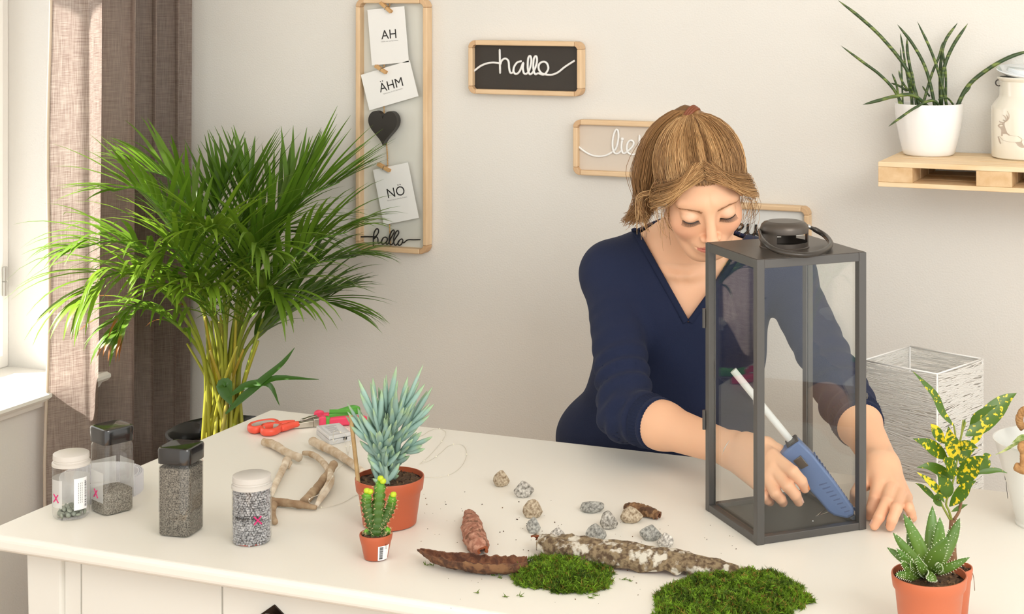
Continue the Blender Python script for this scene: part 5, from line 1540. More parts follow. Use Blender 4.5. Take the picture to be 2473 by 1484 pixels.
# pebbles inside the round jar
c, rad = jar_pebbles
m_peb = M('pebble_green', (122, 132, 120), 0.45, var=(120, (158, 164, 150), 0.2))
lay = 0
def one_pebble(c, r, flat, mat, name):
    mb = MB(); pebble(mb, c, r, None, flat); mb.c = [(1, 1, 1)] * len(mb.v)
    return mb.build(name, mat, None, smooth=True, origin=c, sub=1)
for i in range(36):
    a = i * 2.399; f = math.sqrt(((i % 18) + 0.5) / 18); lay = i // 18
    rr_ = (rad - 0.0075) * f * (1 - 0.25 * lay)
    p = Vector((c.x + rr_ * math.cos(a), c.y + rr_ * math.sin(a), TZ + 0.0055 + 0.0072 * lay + 0.003 * (1 - f)))
    tag(one_pebble(p, 0.0068, 0.62, m_peb, 'pebble'), 'grey-green pebble lying at the bottom of the round jar', 'pebble', 'grey-green pebbles in the round jar')
# white ribbed band coiled behind the two jars
cb_ = T(228, 1205); rb_ = 0.064
cb_ = cb_ + FWD * 0.035
g = thing('ribbon_roll', cb_, 'coiled white ribbed plastic band behind the two jars near the desk edge', 'ribbon')
for w_ in range(3):
    r_ = rb_ - 0.003 * w_
    vs = []; fs = []; n = 180
    for i in range(n):
        a = 2 * math.pi * i / n; q = r_ + (0.0007 if i % 2 else -0.0004)
        for z, dr in ((0.0, 0), (0.030, 0), (0.030, -0.0014), (0.0, -0.0014)): vs.append((cb_.x + (q + dr) * math.cos(a), cb_.y + (q + dr) * math.sin(a), TZ + z))
    for i in range(n):
        j = (i + 1) % n
        for k_ in range(4): fs.append((i * 4 + k_, j * 4 + k_, j * 4 + (k_ + 1) % 4, i * 4 + (k_ + 1) % 4))
    MB().add(vs, fs).build('coil', M('ribbed_white', (236, 236, 240), 0.4, transl=0.3), g)

# ------------------------------------------------------------------ scissors and pliers
KS = 7.977
def sp(x, y, z=0.0): return on_z(590 + x / KS, 980 + y / KS, TZ + z)
sc_ = thing('scissors', sp(800, 380), 'scissors with red handles and grey finger loops lying under the pliers', 'scissors')
m_red = M('scissor_red', (236, 88, 66), 0.35); m_gry = M('scissor_grey', (176, 172, 162), 0.5); m_steel = M('tool_steel', (196, 190, 178), 0.28, 0.9)
for pts in ([(640, 330), (560, 305), (420, 310), (250, 340), (120, 385), (110, 430), (200, 455), (330, 430), (480, 395), (600, 365), (640, 330)], [(700, 395), (640, 380), (500, 375), (380, 395), (340, 440), (370, 490), (480, 500), (600, 480), (680, 430), (700, 395)]):
    q = spline([sp(x, y + 18, 0.008) for x, y in pts], 48)
    MB().tube(q, 0.0046, 10, flat=1.5, caps=False).build('handle_loop', m_red, sc_, smooth=True)
    cc = sum(q, Vector()) / len(q)
    MB().tube([cc + (p - cc) * 0.84 + Vector((0, 0, -0.001)) for p in q], 0.0032, 8, flat=1.9, caps=False).build('loop_lining', m_gry, sc_, smooth=True)
for pts, w in (([(620, 345), (760, 330), (900, 318), (975, 315)], 0.0062), ([(690, 430), (780, 410), (900, 370), (1040, 345)], 0.0085)):
    MB().tube(spline([sp(x, y + 12, 0.0075) for x, y in pts], 12), [w, w * 1.05, w, w * 0.85], 10, flat=0.75).build('shank', m_red, sc_, smooth=True)
b = MB()
for pts in ([(960, 345, 6), (1200, 320, 6), (1480, 290, 6)], [(1000, 360, 6), (1220, 335, 6), (1500, 305, 6)]):
    q = [sp(x, y, 0.004) for x, y, _ in pts]
    MB().leaf(spline(q, 6), [0.009, 0.008, 0.005, 0.001], Vector((0, 0, 1)), 0.05).build('blade', m_steel, sc_, solid=0.002)
MB().lathe([(0.006, 0), (0.006, 0.003), (0.004, 0.005), (0, 0.005)], 20, sp(1140, 300, 0.006)).build('pivot', M('pivot_grey', (206, 204, 198), 0.3), sc_, smooth=True)
pl = thing('pliers', sp(1450, 400), 'flat-nose pliers with pink and green handles lying across the scissors', 'pliers')
m_pk = M('plier_pink', (232, 72, 104), 0.35); m_gn = M('plier_green', (92, 172, 66), 0.4)
J = [sp(915, 440, 0.003), sp(1100, 425, 0.003), sp(1330, 405, 0.003)]
def bar(pts, w, h0, h1, name, mat, par, bev=0.001):
    """upright bar along table points: w half width, heights h0..h1"""
    vs = []; fs = []; n = len(pts)
    for i, p in enumerate(pts):
        t_ = (pts[min(i + 1, n - 1)] - pts[max(i - 1, 0)]); t_.z = 0; s_ = Vector((-t_.y, t_.x, 0)).normalized()
        ww = interp(w, i / (n - 1)) if isinstance(w, (list, tuple)) else w
        a0 = interp(h0, i / (n - 1)) if isinstance(h0, (list, tuple)) else h0; a1 = interp(h1, i / (n - 1)) if isinstance(h1, (list, tuple)) else h1
        b_ = Vector((p.x, p.y, TZ))
        vs += [b_ + s_ * ww + Vector((0, 0, a0)), b_ - s_ * ww + Vector((0, 0, a0)), b_ - s_ * ww + Vector((0, 0, a1)), b_ + s_ * ww + Vector((0, 0, a1))]
    for i in range(n - 1):
        for j in range(4): fs.append((i * 4 + j, i * 4 + (j + 1) % 4, i * 4 + 4 + (j + 1) % 4, i * 4 + 4 + j))
    fs += [(3, 2, 1, 0), tuple((n - 1) * 4 + j for j in range(4))]
    return MB().add(vs, fs).build(name, mat, par, bevel=bev, smooth=True, angle=35)
bar([sp(918, 452), sp(1130, 438), sp(1335, 418)], 0.0035, 0.001, [0.009, 0.0115, 0.013], 'jaw', m_steel, pl)
bar([sp(1120, 400), sp(1260, 380), sp(1400, 360)], 0.004, 0.0105, [0.013, 0.016, 0.017], 'jaw', m_steel, pl)
bar([sp(1330, 412), sp(1400, 405), sp(1445, 400)], 0.007, 0.001, 0.016, 'joint', m_steel, pl)
bar(spline([sp(1435, 410), sp(1500, 405), sp(1580, 398)], 6), [0.006, 0.008, 0.006], 0.001, [0.017, 0.021, 0.017], 'collar', m_pk, pl, 0.003)
bar(spline([sp(1560, 400), sp(1640, 392)], 4), 0.0068, 0.001, 0.0175, 'handle_band', m_gn, pl, 0.002)
bar(spline([sp(1630, 395), sp(1900, 385), sp(2150, 375), sp(2345, 340)], 12), [0.0062, 0.0075, 0.0075, 0.006], 0.001, [0.015, 0.017, 0.017, 0.014], 'handle', m_pk, pl, 0.003)
bar(spline([sp(1340, 285), sp(1430, 280), sp(1520, 262)], 6), [0.005, 0.007, 0.005], 0.006, [0.016, 0.019, 0.016], 'collar', m_pk, pl, 0.003)
bar(spline([sp(1510, 270), sp(1640, 262)], 4), 0.005, 0.003, 0.012, 'handle_base', m_pk, pl, 0.002)
bar(spline([sp(1600, 265), sp(1850, 235), sp(2100, 180), sp(2230, 165)], 12), [0.0045, 0.007, 0.0075, 0.006], 0.001, [0.010, 0.016, 0.018, 0.014], 'handle', m_gn, pl, 0.003)
bar(spline([sp(1640, 268), sp(1900, 262), sp(2150, 250)], 8), 0.0012, 0.012, 0.0185, 'handle_stripe', m_gn, pl, 0.0005)

# battery box and its light string
c0 = [T(*p) for p in ((763.5, 1050), (795, 1077), (848, 1066), (820, 1042))]
ctr = sum(c0, Vector()) / 4
bb = thing('battery_box', ctr, 'small white plastic battery box of the light string near the pliers', 'battery box')
hbx = 0.016
def hull_box(P, z0, z1, name, mat, par, bev=0.0015, ins=0.0):
    cc = sum(P, Vector()) / 4
    Q_ = [cc + (p - cc) * (1 - ins) for p in P]
    vs = [Vector((p.x, p.y, TZ + z0)) for p in Q_] + [Vector((p.x, p.y, TZ + z1)) for p in Q_]
    return MB().add(vs, [(0, 1, 2, 3), (4, 5, 6, 7), (0, 1, 5, 4), (1, 2, 6, 5), (2, 3, 7, 6), (3, 0, 4, 7)]).build(name, mat, par, bevel=bev)
m_bx = M('box_white', (236, 236, 236), 0.25, transl=0.25)
hull_box(c0, 0.0, hbx * 0.55, 'case', m_bx, bb); hull_box(c0, hbx * 0.6, hbx, 'cover', m_bx, bb)
lb = hull_box(c0, hbx, hbx + 0.0003, 'sticker', M('sticker_grey', (214, 214, 216), 0.6), bb, 0, 0.28)
mb = MB(); e1 = (c0[3] - c0[0]) * 0.6; e2 = (c0[1] - c0[0]) * 0.62; o_ = c0[0] + (c0[2] - c0[0]) * 0.19
for i in range(7):
    a = o_ + e2 * (0.08 + 0.13 * i); p0 = a + e1 * 0.08; p1 = a + e1 * random.uniform(0.5, 0.95)
    mb.tube([Vector((p.x, p.y, TZ + hbx + 0.0005)) for p in (p0, p1)], 0.0004, 4)
mb.build('small_print', m_ink2, lb)
f0_ = c0[1].lerp(c0[2], 0.72); MB().box((-0.003, -0.0015, -0.002), (0.003, 0.0015, 0.002), Matrix.Translation((f0_.x, f0_.y, TZ + 0.007)) @ Matrix.Rotation(math.atan2((c0[2] - c0[1]).y, (c0[2] - c0[1]).x), 4, 'Z')).build('switch', M('switch_black', (30, 28, 28), 0.4), bb)
def wire_pts(L_): return [on_z(x, y, TZ + h) for x, y, h in L_]
ws = wire_pts([(822, 1058, 0.006), (806, 1070, 0.010), (806, 1044, 0.019), (812, 1042, 0.020), (835, 1050, 0.018), (832, 1063, 0.006), (838, 1090, 0.0012), (842, 1092, 0.0012), (846, 1070, 0.004), (834, 1062, 0.008), (842, 1030, 0.012), (870, 1004, 0.004), (900, 985 + 40, 0.0012), (960, 1062, 0.0012), (1010, 1056, 0.0012), (1038, 1041, 0.0012), (1060, 1036, 0.0012), (1076, 1044, 0.0012), (1070, 1062, 0.0012), (1052, 1085, 0.0012), (1030, 1108, 0.0012), (1012, 1122, 0.0012)])
ws2 = wire_pts([(1012, 1122, 0.0012), (1040, 1112, 0.0012), (1066, 1093, 0.0012), (1080, 1080, 0.0012), (1100, 1073, 0.0012), (1120, 1078, 0.0012), (1127, 1096, 0.0012), (1118, 1122, 0.0012), (1095, 1143, 0.0012), (1062, 1153, 0.0012), (1020, 1153, 0.0012), (960, 1150, 0.0012), (900, 1178, 0.0012), (862, 1196, 0.0012), (825, 1216, 0.0012), (785, 1226, 0.0012), (762, 1222, 0.003), (746, 1212, 0.012), (752, 1203, 0.018), (778, 1190, 0.020), (804, 1150, 0.024), (815, 1135, 0.012), (832, 1118, 0.0012), (842, 1094, 0.0012)])
ls = thing('light_string', on_z(1100, 1100, TZ), 'thin silver wire light string looped across the desk', 'light string')
m_wire = M('led_wire', (226, 222, 210), 0.35, 0.3)
for W_ in (ws, ws2):
    q = spline(W_, 220)
    MB().tube(q, 0.00045, 5).build('wire', m_wire, ls, smooth=True)
    for i in range(14, 220, 22):
        MB().lathe([(0, -0.0016), (0.0013, -0.0006), (0.0013, 0.0006), (0, 0.0016)], 8, q[i]).build('bulb', M('led_bulb', (244, 240, 222), 0.2), ls, smooth=True)

# ------------------------------------------------------------------ driftwood
m_dw = M('driftwood', (232, 221, 202), 0.85, var=(38, (178, 152, 120), 0.16), bump=(160, 0.8), stretch=(1, 1, 1))
m_dw2 = M('driftwood_dark', (190, 168, 138), 0.85, var=(40, (142, 114, 86), 0.2), bump=(160, 0.8))
def wood(branches, label, mat, seed):
    random.seed(seed)
    c = on_z(branches[0][0][0][0], branches[0][0][0][1], TZ)
    g = thing('driftwood', c, label, 'driftwood', 'driftwood pieces on the desk')
    for bi_, (pts, rads) in enumerate(branches):
        q = spline([on_z(x, y, TZ + h) for x, y, h in pts], 30)
        mb = MB(); mb.tube(q, [0.88 * interp(rads, i / 29) for i in range(30)], 14)
        out = []
        for i, v in enumerate(mb.v):
            p = Vector(v); ax = q[min(i // 14, 29)]
            out.append(tuple(ax + (p - ax) * (0.92 + 0.13 * fbm(p, 60, seed) + 0.08 * fbm(p, 260, seed))))
        mb.v = out
        mb.build('branch' if bi_ == 0 else 'side_branch', mat, g, smooth=True)
wood([([(637, 1068, 0.009), (660, 1074, 0.009), (690, 1092, 0.010), (722, 1106, 0.012)], [0.008, 0.0085, 0.008, 0.0085]), ([(694, 1112, 0.012), (685, 1130, 0.009), (668, 1165, 0.007), (654, 1195, 0.006)], [0.009, 0.007, 0.0065, 0.006]), ([(702, 1118, 0.009), (697, 1132, 0.004)], [0.004, 0.002])], 'pale driftwood fork with a knotty dark end behind the gravel jar', m_dw, 3)
wood([([(754, 1066, 0.011), (772, 1075, 0.011), (800, 1088, 0.010), (838, 1112, 0.009), (880, 1142, 0.007)], [0.0095, 0.0100, 0.009, 0.0085, 0.006])], 'long pale driftwood stick behind the terracotta pot with blue succulent', m_dw, 5)
wood([([(733, 1095, 0.006), (750, 1097, 0.008), (775, 1112, 0.010), (792, 1135, 0.012), (798, 1162, 0.013), (780, 1195, 0.010), (764, 1222, 0.006)], [0.005, 0.006, 0.0062, 0.0066, 0.0085, 0.0075, 0.004])], 'curved driftwood twig leaning over the thick brown stick', m_dw, 8)
wood([([(806, 1122, 0.016), (795, 1140, 0.012), (765, 1180, 0.009), (735, 1213, 0.008)], [0.0085, 0.0082, 0.0085, 0.0090])], 'straight thick brown driftwood stick under the curved twig', m_dw2, 13)
wood([([(646, 1212, 0.006), (680, 1214, 0.008), (720, 1219, 0.008), (764, 1227, 0.005)], [0.009, 0.0075, 0.0075, 0.004]), ([(660, 1220, 0.008), (658, 1240, 0.007), (664, 1262, 0.006)], [0.008, 0.006, 0.0055])], 'flat brown driftwood piece touching the gravel jar', m_dw2, 17)

# ------------------------------------------------------------------ terracotta coloured pots
m_terra = M('pot_terracotta', (184, 94, 62), 0.42, var=(3, (176, 86, 54), 0.3), spec=0.4)
m_terra2 = M('pot_terracotta_pale', (198, 112, 78), 0.42, var=(3, (190, 102, 68), 0.3), spec=0.4)
def pot(g, c, r_top, r_bot, h, mat, lip=0.28, soil=True):
    rl = r_top * 0.90
    MB().lathe([(r_bot * 0.97, 0.0012), (r_bot, 0.002), (r_bot + (rl - r_bot) * 0.98, h * (1 - lip) - 0.002), (r_top * 0.965, h * (1 - lip) + 0.003), (r_top, h - 0.002), (r_top - 0.0005, h), (r_top - 0.002, h), (r_top - 0.004, h * 0.8), (r_top * 0.8, h * 0.6)], 56, c).build('pot', mat, g, smooth=True, angle=40)
    if soil:
        mb = MB(); n = 32; mb.lathe([(r_top - 0.0035, h * 0.90), (r_top * 0.75, h * 0.925), (r_top * 0.45, h * 0.935), (r_top * 0.2, h * 0.94), (0, h * 0.94)], n, c)
        mb.v = [(x, y, z + 0.0035 * fbm((x, y, z), 130)) for x, y, z in mb.v]
        mb.build('soil', m_soil, g, smooth=True)
        cr_ = MB()
        for i in range(70):
            a = random.uniform(0, 6.28); r_ = r_top * 0.85 * math.sqrt(random.random())
            p = Vector((c.x + r_ * math.cos(a), c.y + r_ * math.sin(a), c.z + h * 0.945)); pebble(cr_, p, random.uniform(0.001, 0.0024), lin(random.choice(((70, 48, 34), (110, 84, 58), (52, 38, 28))))[:3])
        tag(cr_.build('soil_crumbs', M('crumb', (80, 60, 42), 0.9, attr='tint'), g), kind='stuff')
random.seed(21)
# blue succulent
c = T(941, 1266); k = mpp(c)
h = zat(c, 1151) - TZ
sg = thing('blue_succulent', c, 'blue-green finger-leaved succulent in a larger terracotta pot with a wooden stick', 'plant')
pot(sg, c, 83 * k, 64 * k, h, m_terra, 0.30)
m_suc = M('succulent_blue', (150, 182, 172), 0.5, attr='tint', spec=0.3, bump=(300, 0.05))
tops = [(905, 965, -0.02, 1.0), (935, 950, 0.0, 1.15), (975, 950, 0.0, 1.1), (995, 985, 0.015, 1.0), (955, 985, -0.03, 1.0), (880, 1010, -0.01, 0.8), (925, 1040, -0.035, 0.8), (985, 1050, -0.02, 0.8)]
dc = depth(c)
for ti, (tx, ty, dd, s_) in enumerate(tops):
    bx = c + Vector((random.uniform(-0.02, 0.02), random.uniform(-0.02, 0.02), h * 0.9))
    top = at_d(tx, ty + 34, dc + dd); mid = bx.lerp(top, 0.5) + Vector((0, 0, 0.01))
    ax = spline([bx, mid, top], 24)
    MB().tube(ax, [0.0042, 0.0036, 0.003], 8, col=[lin((150, 176, 160))[:3]] * 24).build('stem', m_suc, sg, smooth=True)
    nl = 20
    for i in range(nl):
        f = (i / (nl - 1)) ** 0.9; p = ax[min(int(f * 23), 23)]
        tg = (ax[min(int(f * 23) + 1, 23)] - ax[max(int(f * 23) - 1, 0)]).normalized(); sd, up = frame_of(tg, Vector((0.3, 0.5, 0.1)))
        a = i * 2.4 + ti; out = sd * math.cos(a) + up * math.sin(a)
        el = R(30 + 46 * f); d0 = (out * math.cos(el) + tg * math.sin(el)).normalized()
        L_ = (0.033 + 0.024 * f) * s_ * random.uniform(0.85, 1.15)
        q = [p]; d = d0.copy()
        for j in range(6):
            d = (d + tg * 0.10).normalized(); q.append(q[-1] + d * L_ / 6)
        v = random.uniform(0.85, 1.12); b0_ = lin((150, 182, 172))[:3]
        cols = [tuple(x * v for x in b0_)] * 5 + [tuple(x * v for x in lin((158, 186, 150))[:3])] * 2
        MB().tube(q, [0.0024, 0.0036, 0.0044, 0.0045, 0.0040, 0.0027, 0.0005], 7, flat=0.62, hint=out.cross(tg), col=cols).build('leaf', m_suc, sg, smooth=True)
s0, s1 = at_d(866, 1172, dc - 0.02), at_d(847, 1004, dc - 0.012)
MB().tube([s0, s0.lerp(s1, 0.5), s1], 0.0032, 10).build('wooden_stick', M('stick_wood', (190, 160, 112), 0.7, var=(90, (150, 118, 76), 0.3)), sg, smooth=True, angle=40)
# small cactus in front of it
c = T(908, 1349); k = mpp(c); h = zat(c, 1288) - TZ
cg = thing('small_cactus', c, 'small three-armed cactus in a tiny terracotta pot with barcode sticker', 'cactus')
rt, rbm = 40 * k, 28.5 * k
pot(cg, c, rt, rbm, h, m_terra, 0.30)
dc = depth(c)
m_cac = M('cactus_green', (84, 128, 44), 0.5, attr='tint', bump=(200, 0.3))
m_spine = M('spine', (226, 206, 160), 0.5); 
for pts, rad_ in (([(908, 1296), (912, 1260), (915, 1210), (919, 1160)], (0.0095, 0.0088, 0.0080, 0.0070)), ([(902, 1280), (894, 1250), (886, 1215), (888, 1190)], (0.0070, 0.0072, 0.0070, 0.0064)), ([(915, 1272), (932, 1248), (944, 1222), (948, 1198)], (0.0066, 0.0066, 0.0062, 0.0056)), ([(900, 1296), (890, 1288), (884, 1280)], (0.006, 0.006, 0.004)), ([(922, 1295), (932, 1285), (938, 1278)], (0.006, 0.006, 0.004))):
    q = spline([at_d(x, y, dc + random.uniform(-0.006, 0.002)) for x, y in pts], 26)
    mb = MB(); n = 15
    cols = [lin((62 + 40 * (i / 25) ** 3, 96 + 80 * (i / 25) ** 4, 34))[:3] for i in range(26)]
    mb.tube(q, [interp(rad_, i / 25) * (1 if i < 24 else (0.8 if i == 24 else 0.45)) for i in range(26)], n, col=cols)
    mb.v = [tuple(q[i // n] + (Vector(v) - q[i // n]) * (1.10 if (i % 3 == 0) else 0.92) * (1 + 0.20 * math.sin((i // n) * 2.1 + (i % 3)))) for i, v in enumerate(mb.v)]
    arm = mb.build('arm', m_cac, cg, smooth=True)
    sp_ = MB()
    for i in range(0, len(mb.v) - n, 3):
        if (i // n) % 2: continue
        p = Vector(mb.v[i]); ax = q[i // n]; o_ = (p - ax).normalized()
        for j in range(4):
            d = (o_ + Vector((random.gauss(0, .6), random.gauss(0, .6), random.gauss(0, .6)))).normalized(); sp_.tube([p, p + d * 0.0034], [0.00022, 0.00005], 3, caps=False)
    tag(sp_.build('spines', m_spine, arm), kind='stuff')
for x, y in ((919, 1156), (925, 1163), (886, 1186), (894, 1188), (950, 1195)):
    p = at_d(x, y, dc - 0.006); MB().lathe([(0, -0.004), (0.0035, -0.003), (0.0048, 0), (0.0035, 0.003), (0, 0.004)], 12, p).build('bud', M('bud_lime', (186, 206, 40), 0.5), cg, smooth=True)
lbv = []; lbf = []
fa = math.atan2((EYE - c).y, (EYE - c).x)
def pot_pt(a, z, o_=0.0006):
    r_ = rbm + (rt * 0.90 - rbm) * 0.98 * z / (h * 0.7) + o_
    return Vector((c.x + r_ * math.cos(fa + R(a)), c.y + r_ * math.sin(fa + R(a)), TZ + z))
for i in range(11):
    a = 8 + 52 * i / 10
    lbv += [pot_pt(a, 0.002), pot_pt(a, h * 0.64)]
lb = MB().add(lbv, [(2 * i, 2 * i + 2, 2 * i + 3, 2 * i + 1) for i in range(10)]).build('sticker', m_lab, cg, smooth=True, fixn=False)
mb = MB()
for i in range(20):
    z = 0.004 + 0.018 * i / 20; mb.tube([pot_pt(14, z, 0.001), pot_pt(22, z, 0.001), pot_pt(29, z, 0.001)], random.choice((0.00018, 0.0003, 0.00042)), 4)
for a in (38, 44):
    for i in range(4): mb.tube([pot_pt(a, 0.018 + 0.002 * i, 0.001), pot_pt(a, 0.0192 + 0.002 * i, 0.001)], 0.0003, 4)
mb.build('barcode', m_ink, lb)

# ------------------------------------------------------------------ aloe in front, gold dust plant behind it
c = T(2245, 1470); k = mpp(c)
rt = 91 * k; h = zat(c, 1384) - TZ
h = 0.082; 
# the rim is what shows: place the base so that the rim sits at its picture place
rim = on_z(2244, 1386, TZ + h); c = Vector((rim.x, rim.y, TZ)); k = mpp(rim); rt = 91 * k
ag = thing('aloe', c, 'spiny green aloe in a terracotta pot at the front of the desk', 'plant')
pot(ag, c, rt, rt * 0.76, h, m_terra2, 0.22)
da = depth(rim)
m_aloe = M('aloe_green', (72, 122, 48), 0.38, attr='tint', spec=0.5)
m_tooth = M('aloe_tooth', (222, 232, 200), 0.5)
AL = [((2240, 1372), (2215, 1310), (2182, 1242), 19, 0.00), ((2235, 1378), (2208, 1330), (2196, 1248), 20, 0.02), ((2248, 1372), (2250, 1300), (2252, 1222), 20, 0.03), ((2255, 1370), (2268, 1310), (2270, 1250), 18, 0.00), ((2262, 1370), (2295, 1310), (2318, 1252), 18, 0.01),
      ((2230, 1370), (2190, 1330), (2156, 1287), 14, -0.01), ((2225, 1378), (2180, 1350), (2142, 1323), 12, 0.01), ((2225, 1382), (2195, 1360), (2165, 1325), 13, -0.02), ((2245, 1375), (2262, 1340), (2288, 1298), 24, -0.035), ((2262, 1382), (2300, 1368), (2342, 1347), 12, -0.02),
      ((2240, 1388), (2225, 1372), (2213, 1344), 14, -0.04), ((2225, 1395), (2195, 1375), (2174, 1356), 11, -0.04), ((2222, 1398), (2190, 1390), (2162, 1388), 12, -0.045), ((2250, 1385), (2252, 1395), (2238, 1402), 14, -0.055), ((2255, 1382), (2268, 1372), (2270, 1360), 11, -0.03), ((2236, 1388), (2205, 1368), (2200, 1352), 9, -0.04), ((2262, 1372), (2288, 1330), (2292, 1278), 14, 0.03)]
for a_, b_, e_, w_, dd in AL:
    P = [at_d(*a_, da), at_d(*b_, da + dd * 0.6), at_d(*e_, da + dd)]
    if P[0].z < TZ + h * 0.85: P[0].z = TZ + h * 0.85
    n = 14; q = spline(P, n)
    ww = [w_ * k * s_ * 0.88 for s_ in (0.85, 1.0, 1.05, 1.0, 0.92, 0.75, 0.5, 0.02)]
    v = random.uniform(0.85, 1.1)
    cols = [tuple(x * v for x in lin((72 + 36 * (1 - i / n), 112 + 22 * (1 - i / n), 40 + 14 * (1 - i / n)))[:3]) for i in range(n)]
    mb = MB(); ctr_ = Vector((c.x, c.y, TZ + h))
    hint = (q[n // 2] - ctr_).cross(Vector((0, 0, 1)))
    hint = (q[-1] - q[0]).cross(hint) if hint.length > 1e-4 else -FWD
    mb.tube(q, [interp(ww, i / (n - 1)) for i in range(n)], 12, flat=0.42, hint=-FWD + Vector((0, 0, 0.35)), col=cols)
    lf = mb.build('leaf', m_aloe, ag, smooth=True)
    th = MB()
    for i in range(1, n - 1):
        for j in (0, 6):
            p = Vector(mb.v[i * 12 + j]); o_ = (p - q[i]).normalized(); tg = (q[i + 1] - q[i]).normalized()
            th.tube([p - o_ * 0.0004, p + o_ * 0.0016 + tg * 0.0010], [0.0006, 0.0001], 4)
        for j in (2, 3, 4, 9):
            if random.random() < 0.35:
                p = Vector(mb.v[i * 12 + j]); o_ = (p - q[i]).normalized(); th.tube([p - o_ * 0.0004, p + o_ * 0.0007], [0.0006, 0.0003], 4)
    th.build('teeth', m_tooth, lf)
# gold dust plant
h = 0.062; rim = on_z(2306, 1369, TZ + h); c = Vector((rim.x, rim.y, TZ)); k = mpp(rim); rt = 43 * k
gg = thing('gold_dust_plant', c, 'plant with yellow-speckled green leaves in a terracotta pot behind the aloe', 'plant')
pot(gg, c, rt, rt * 0.72, h, m_terra2, 0.25)
m_auc = bpy.data.materials.new('speckled_leaf'); m_auc.use_nodes = True
nt = m_auc.node_tree; N = nt.nodes; L = nt.links; pb = N['Principled BSDF']; pb.inputs['Roughness'].default_value = 0.35
tc = N.new('ShaderNodeTexCoord'); at = N.new('ShaderNodeAttribute'); at.attribute_name = 'tint'
t1 = N.new('ShaderNodeTexNoise'); t1.inputs['Scale'].default_value = 170; t1.inputs['Detail'].default_value = 2.5; L.new(tc.outputs['Object'], t1.inputs['Vector'])
sx = N.new('ShaderNodeSeparateColor'); L.new(at.outputs['Color'], sx.inputs[0])
sm_ = N.new('ShaderNodeMath'); sm_.operation = 'ADD'; L.new(t1.outputs[0], sm_.inputs[0]); L.new(sx.outputs[0], sm_.inputs[1])
rp = N.new('ShaderNodeMapRange'); rp.inputs[1].default_value = 0.66; rp.inputs[2].default_value = 0.72; L.new(sm_.outputs[0], rp.inputs[0])
mx = N.new('ShaderNodeMix'); mx.data_type = 'RGBA'; L.new(rp.outputs[0], mx.inputs[0]); mx.inputs[6].default_value = lin((76, 110, 30)); mx.inputs[7].default_value = lin((232, 208, 40)); L.new(mx.outputs[2], pb.inputs['Base Color'])
tr = N.new('ShaderNodeBsdfTranslucent'); L.new(mx.outputs[2], tr.inputs[0]); ms = N.new('ShaderNodeMixShader'); ms.inputs[0].default_value = 0.25
L.new(pb.outputs[0], ms.inputs[1]); L.new(tr.outputs[0], ms.inputs[2]); L.new(ms.outputs[0], N['Material Output'].inputs[0])
m_bark_ = M('twig_bark', (140, 104, 74), 0.8, var=(120, (104, 74, 52), 0.3), bump=(200, 0.6))
dg = depth(rim)
base_ = Vector((c.x, c.y, TZ + h * 0.85))
MB().tube(spline([base_, at_d(2299, 1330, dg), at_d(2303, 1256, dg)], 12), [0.0062, 0.0058, 0.0056], 12).build('trunk', m_bark_, gg, smooth=True)
m_tw = M('twig_green', (128, 138, 54), 0.5)
TW_ = [([(2303, 1258), (2318, 1230), (2322, 1180), (2316, 1130)], 0.0022, m_bark_), ([(2300, 1262), (2292, 1235), (2285, 1215), (2300, 1170), (2312, 1110)], 0.0016, m_tw), ([(2298, 1262), (2280, 1230), (2270, 1210)], 0.0016, m_tw), ([(2312, 1110), (2318, 1070), (2325, 1040), (2332, 1020)], 0.0015, m_tw), ([(2318, 1070), (2322, 1048), (2326, 1015)], 0.0012, m_tw), ([(2310, 1110), (2308, 1060), (2304, 1030)], 0.0014, m_tw)]
for pts, r_, mt in TW_:
    MB().tube(spline([at_d(x, y, dg) for x, y in pts], 16), [r_, r_ * 0.8], 8).build('twig', mt, gg, smooth=True)
K4 = 2.169
LV = [([(535, 505), (470, 430), (430, 340), (370, 270), (312, 210)], 24, 0.0, 0.05), ([(590, 550), (660, 500), (740, 420), (800, 360), (857, 325)], 62, 0.02, 0.06), ([(612, 490), (650, 450), (700, 415), (755, 390)], 26, -0.02, -0.1), ([(548, 680), (525, 620), (505, 560), (500, 500)], 52, -0.03, 0.16), ([(480, 590), (450, 550), (425, 510), (407, 487)], 34, 0.0, 0.14),
      ([(495, 668), (440, 630), (380, 590), (315, 565)], 44, -0.02, 0.08), ([(530, 775), (470, 740), (400, 710), (335, 715)], 34, -0.01, 0.02), ([(545, 800), (600, 740), (640, 690), (690, 655)], 60, -0.03, 0.10), ([(600, 750), (660, 720), (700, 690), (720, 680)], 40, 0.02, 0.0), ([(640, 745), (700, 735), (760, 730), (808, 745)], 18, 0.0, 0.02),
      ([(610, 600), (640, 570), (670, 530), (715, 490)], 22, 0.0, 0.2), ([(545, 620), (580, 600), (620, 605), (655, 615)], 32, -0.03, 0.14), ([(555, 730), (520, 720), (490, 690), (470, 675)], 50, -0.03, 0.08), ([(490, 880), (440, 830), (390, 780), (335, 740)], 24, -0.02, 0.16), ([(490, 880), (490, 830), (465, 780), (440, 745)], 46, -0.01, 0.0),
      ([(440, 895), (400, 850), (360, 815), (327, 797)], 18, 0.0, 0.05), ([(505, 920), (560, 860), (600, 810), (645, 785)], 40, -0.02, 0.08), ([(470, 920), (440, 890), (455, 870), (480, 900)], 26, -0.02, 0.0), ([(515, 948), (550, 930), (575, 918), (600, 910)], 14, 0.0, -0.1), ([(560, 700), (580, 660), (600, 640), (640, 620)], 36, 0.0, 0.1), ([(575, 520), (580, 490), (588, 462)], 12, 0.0, -0.1), ([(680, 665), (700, 655), (725, 650)], 20, 0.01, 0.1)]
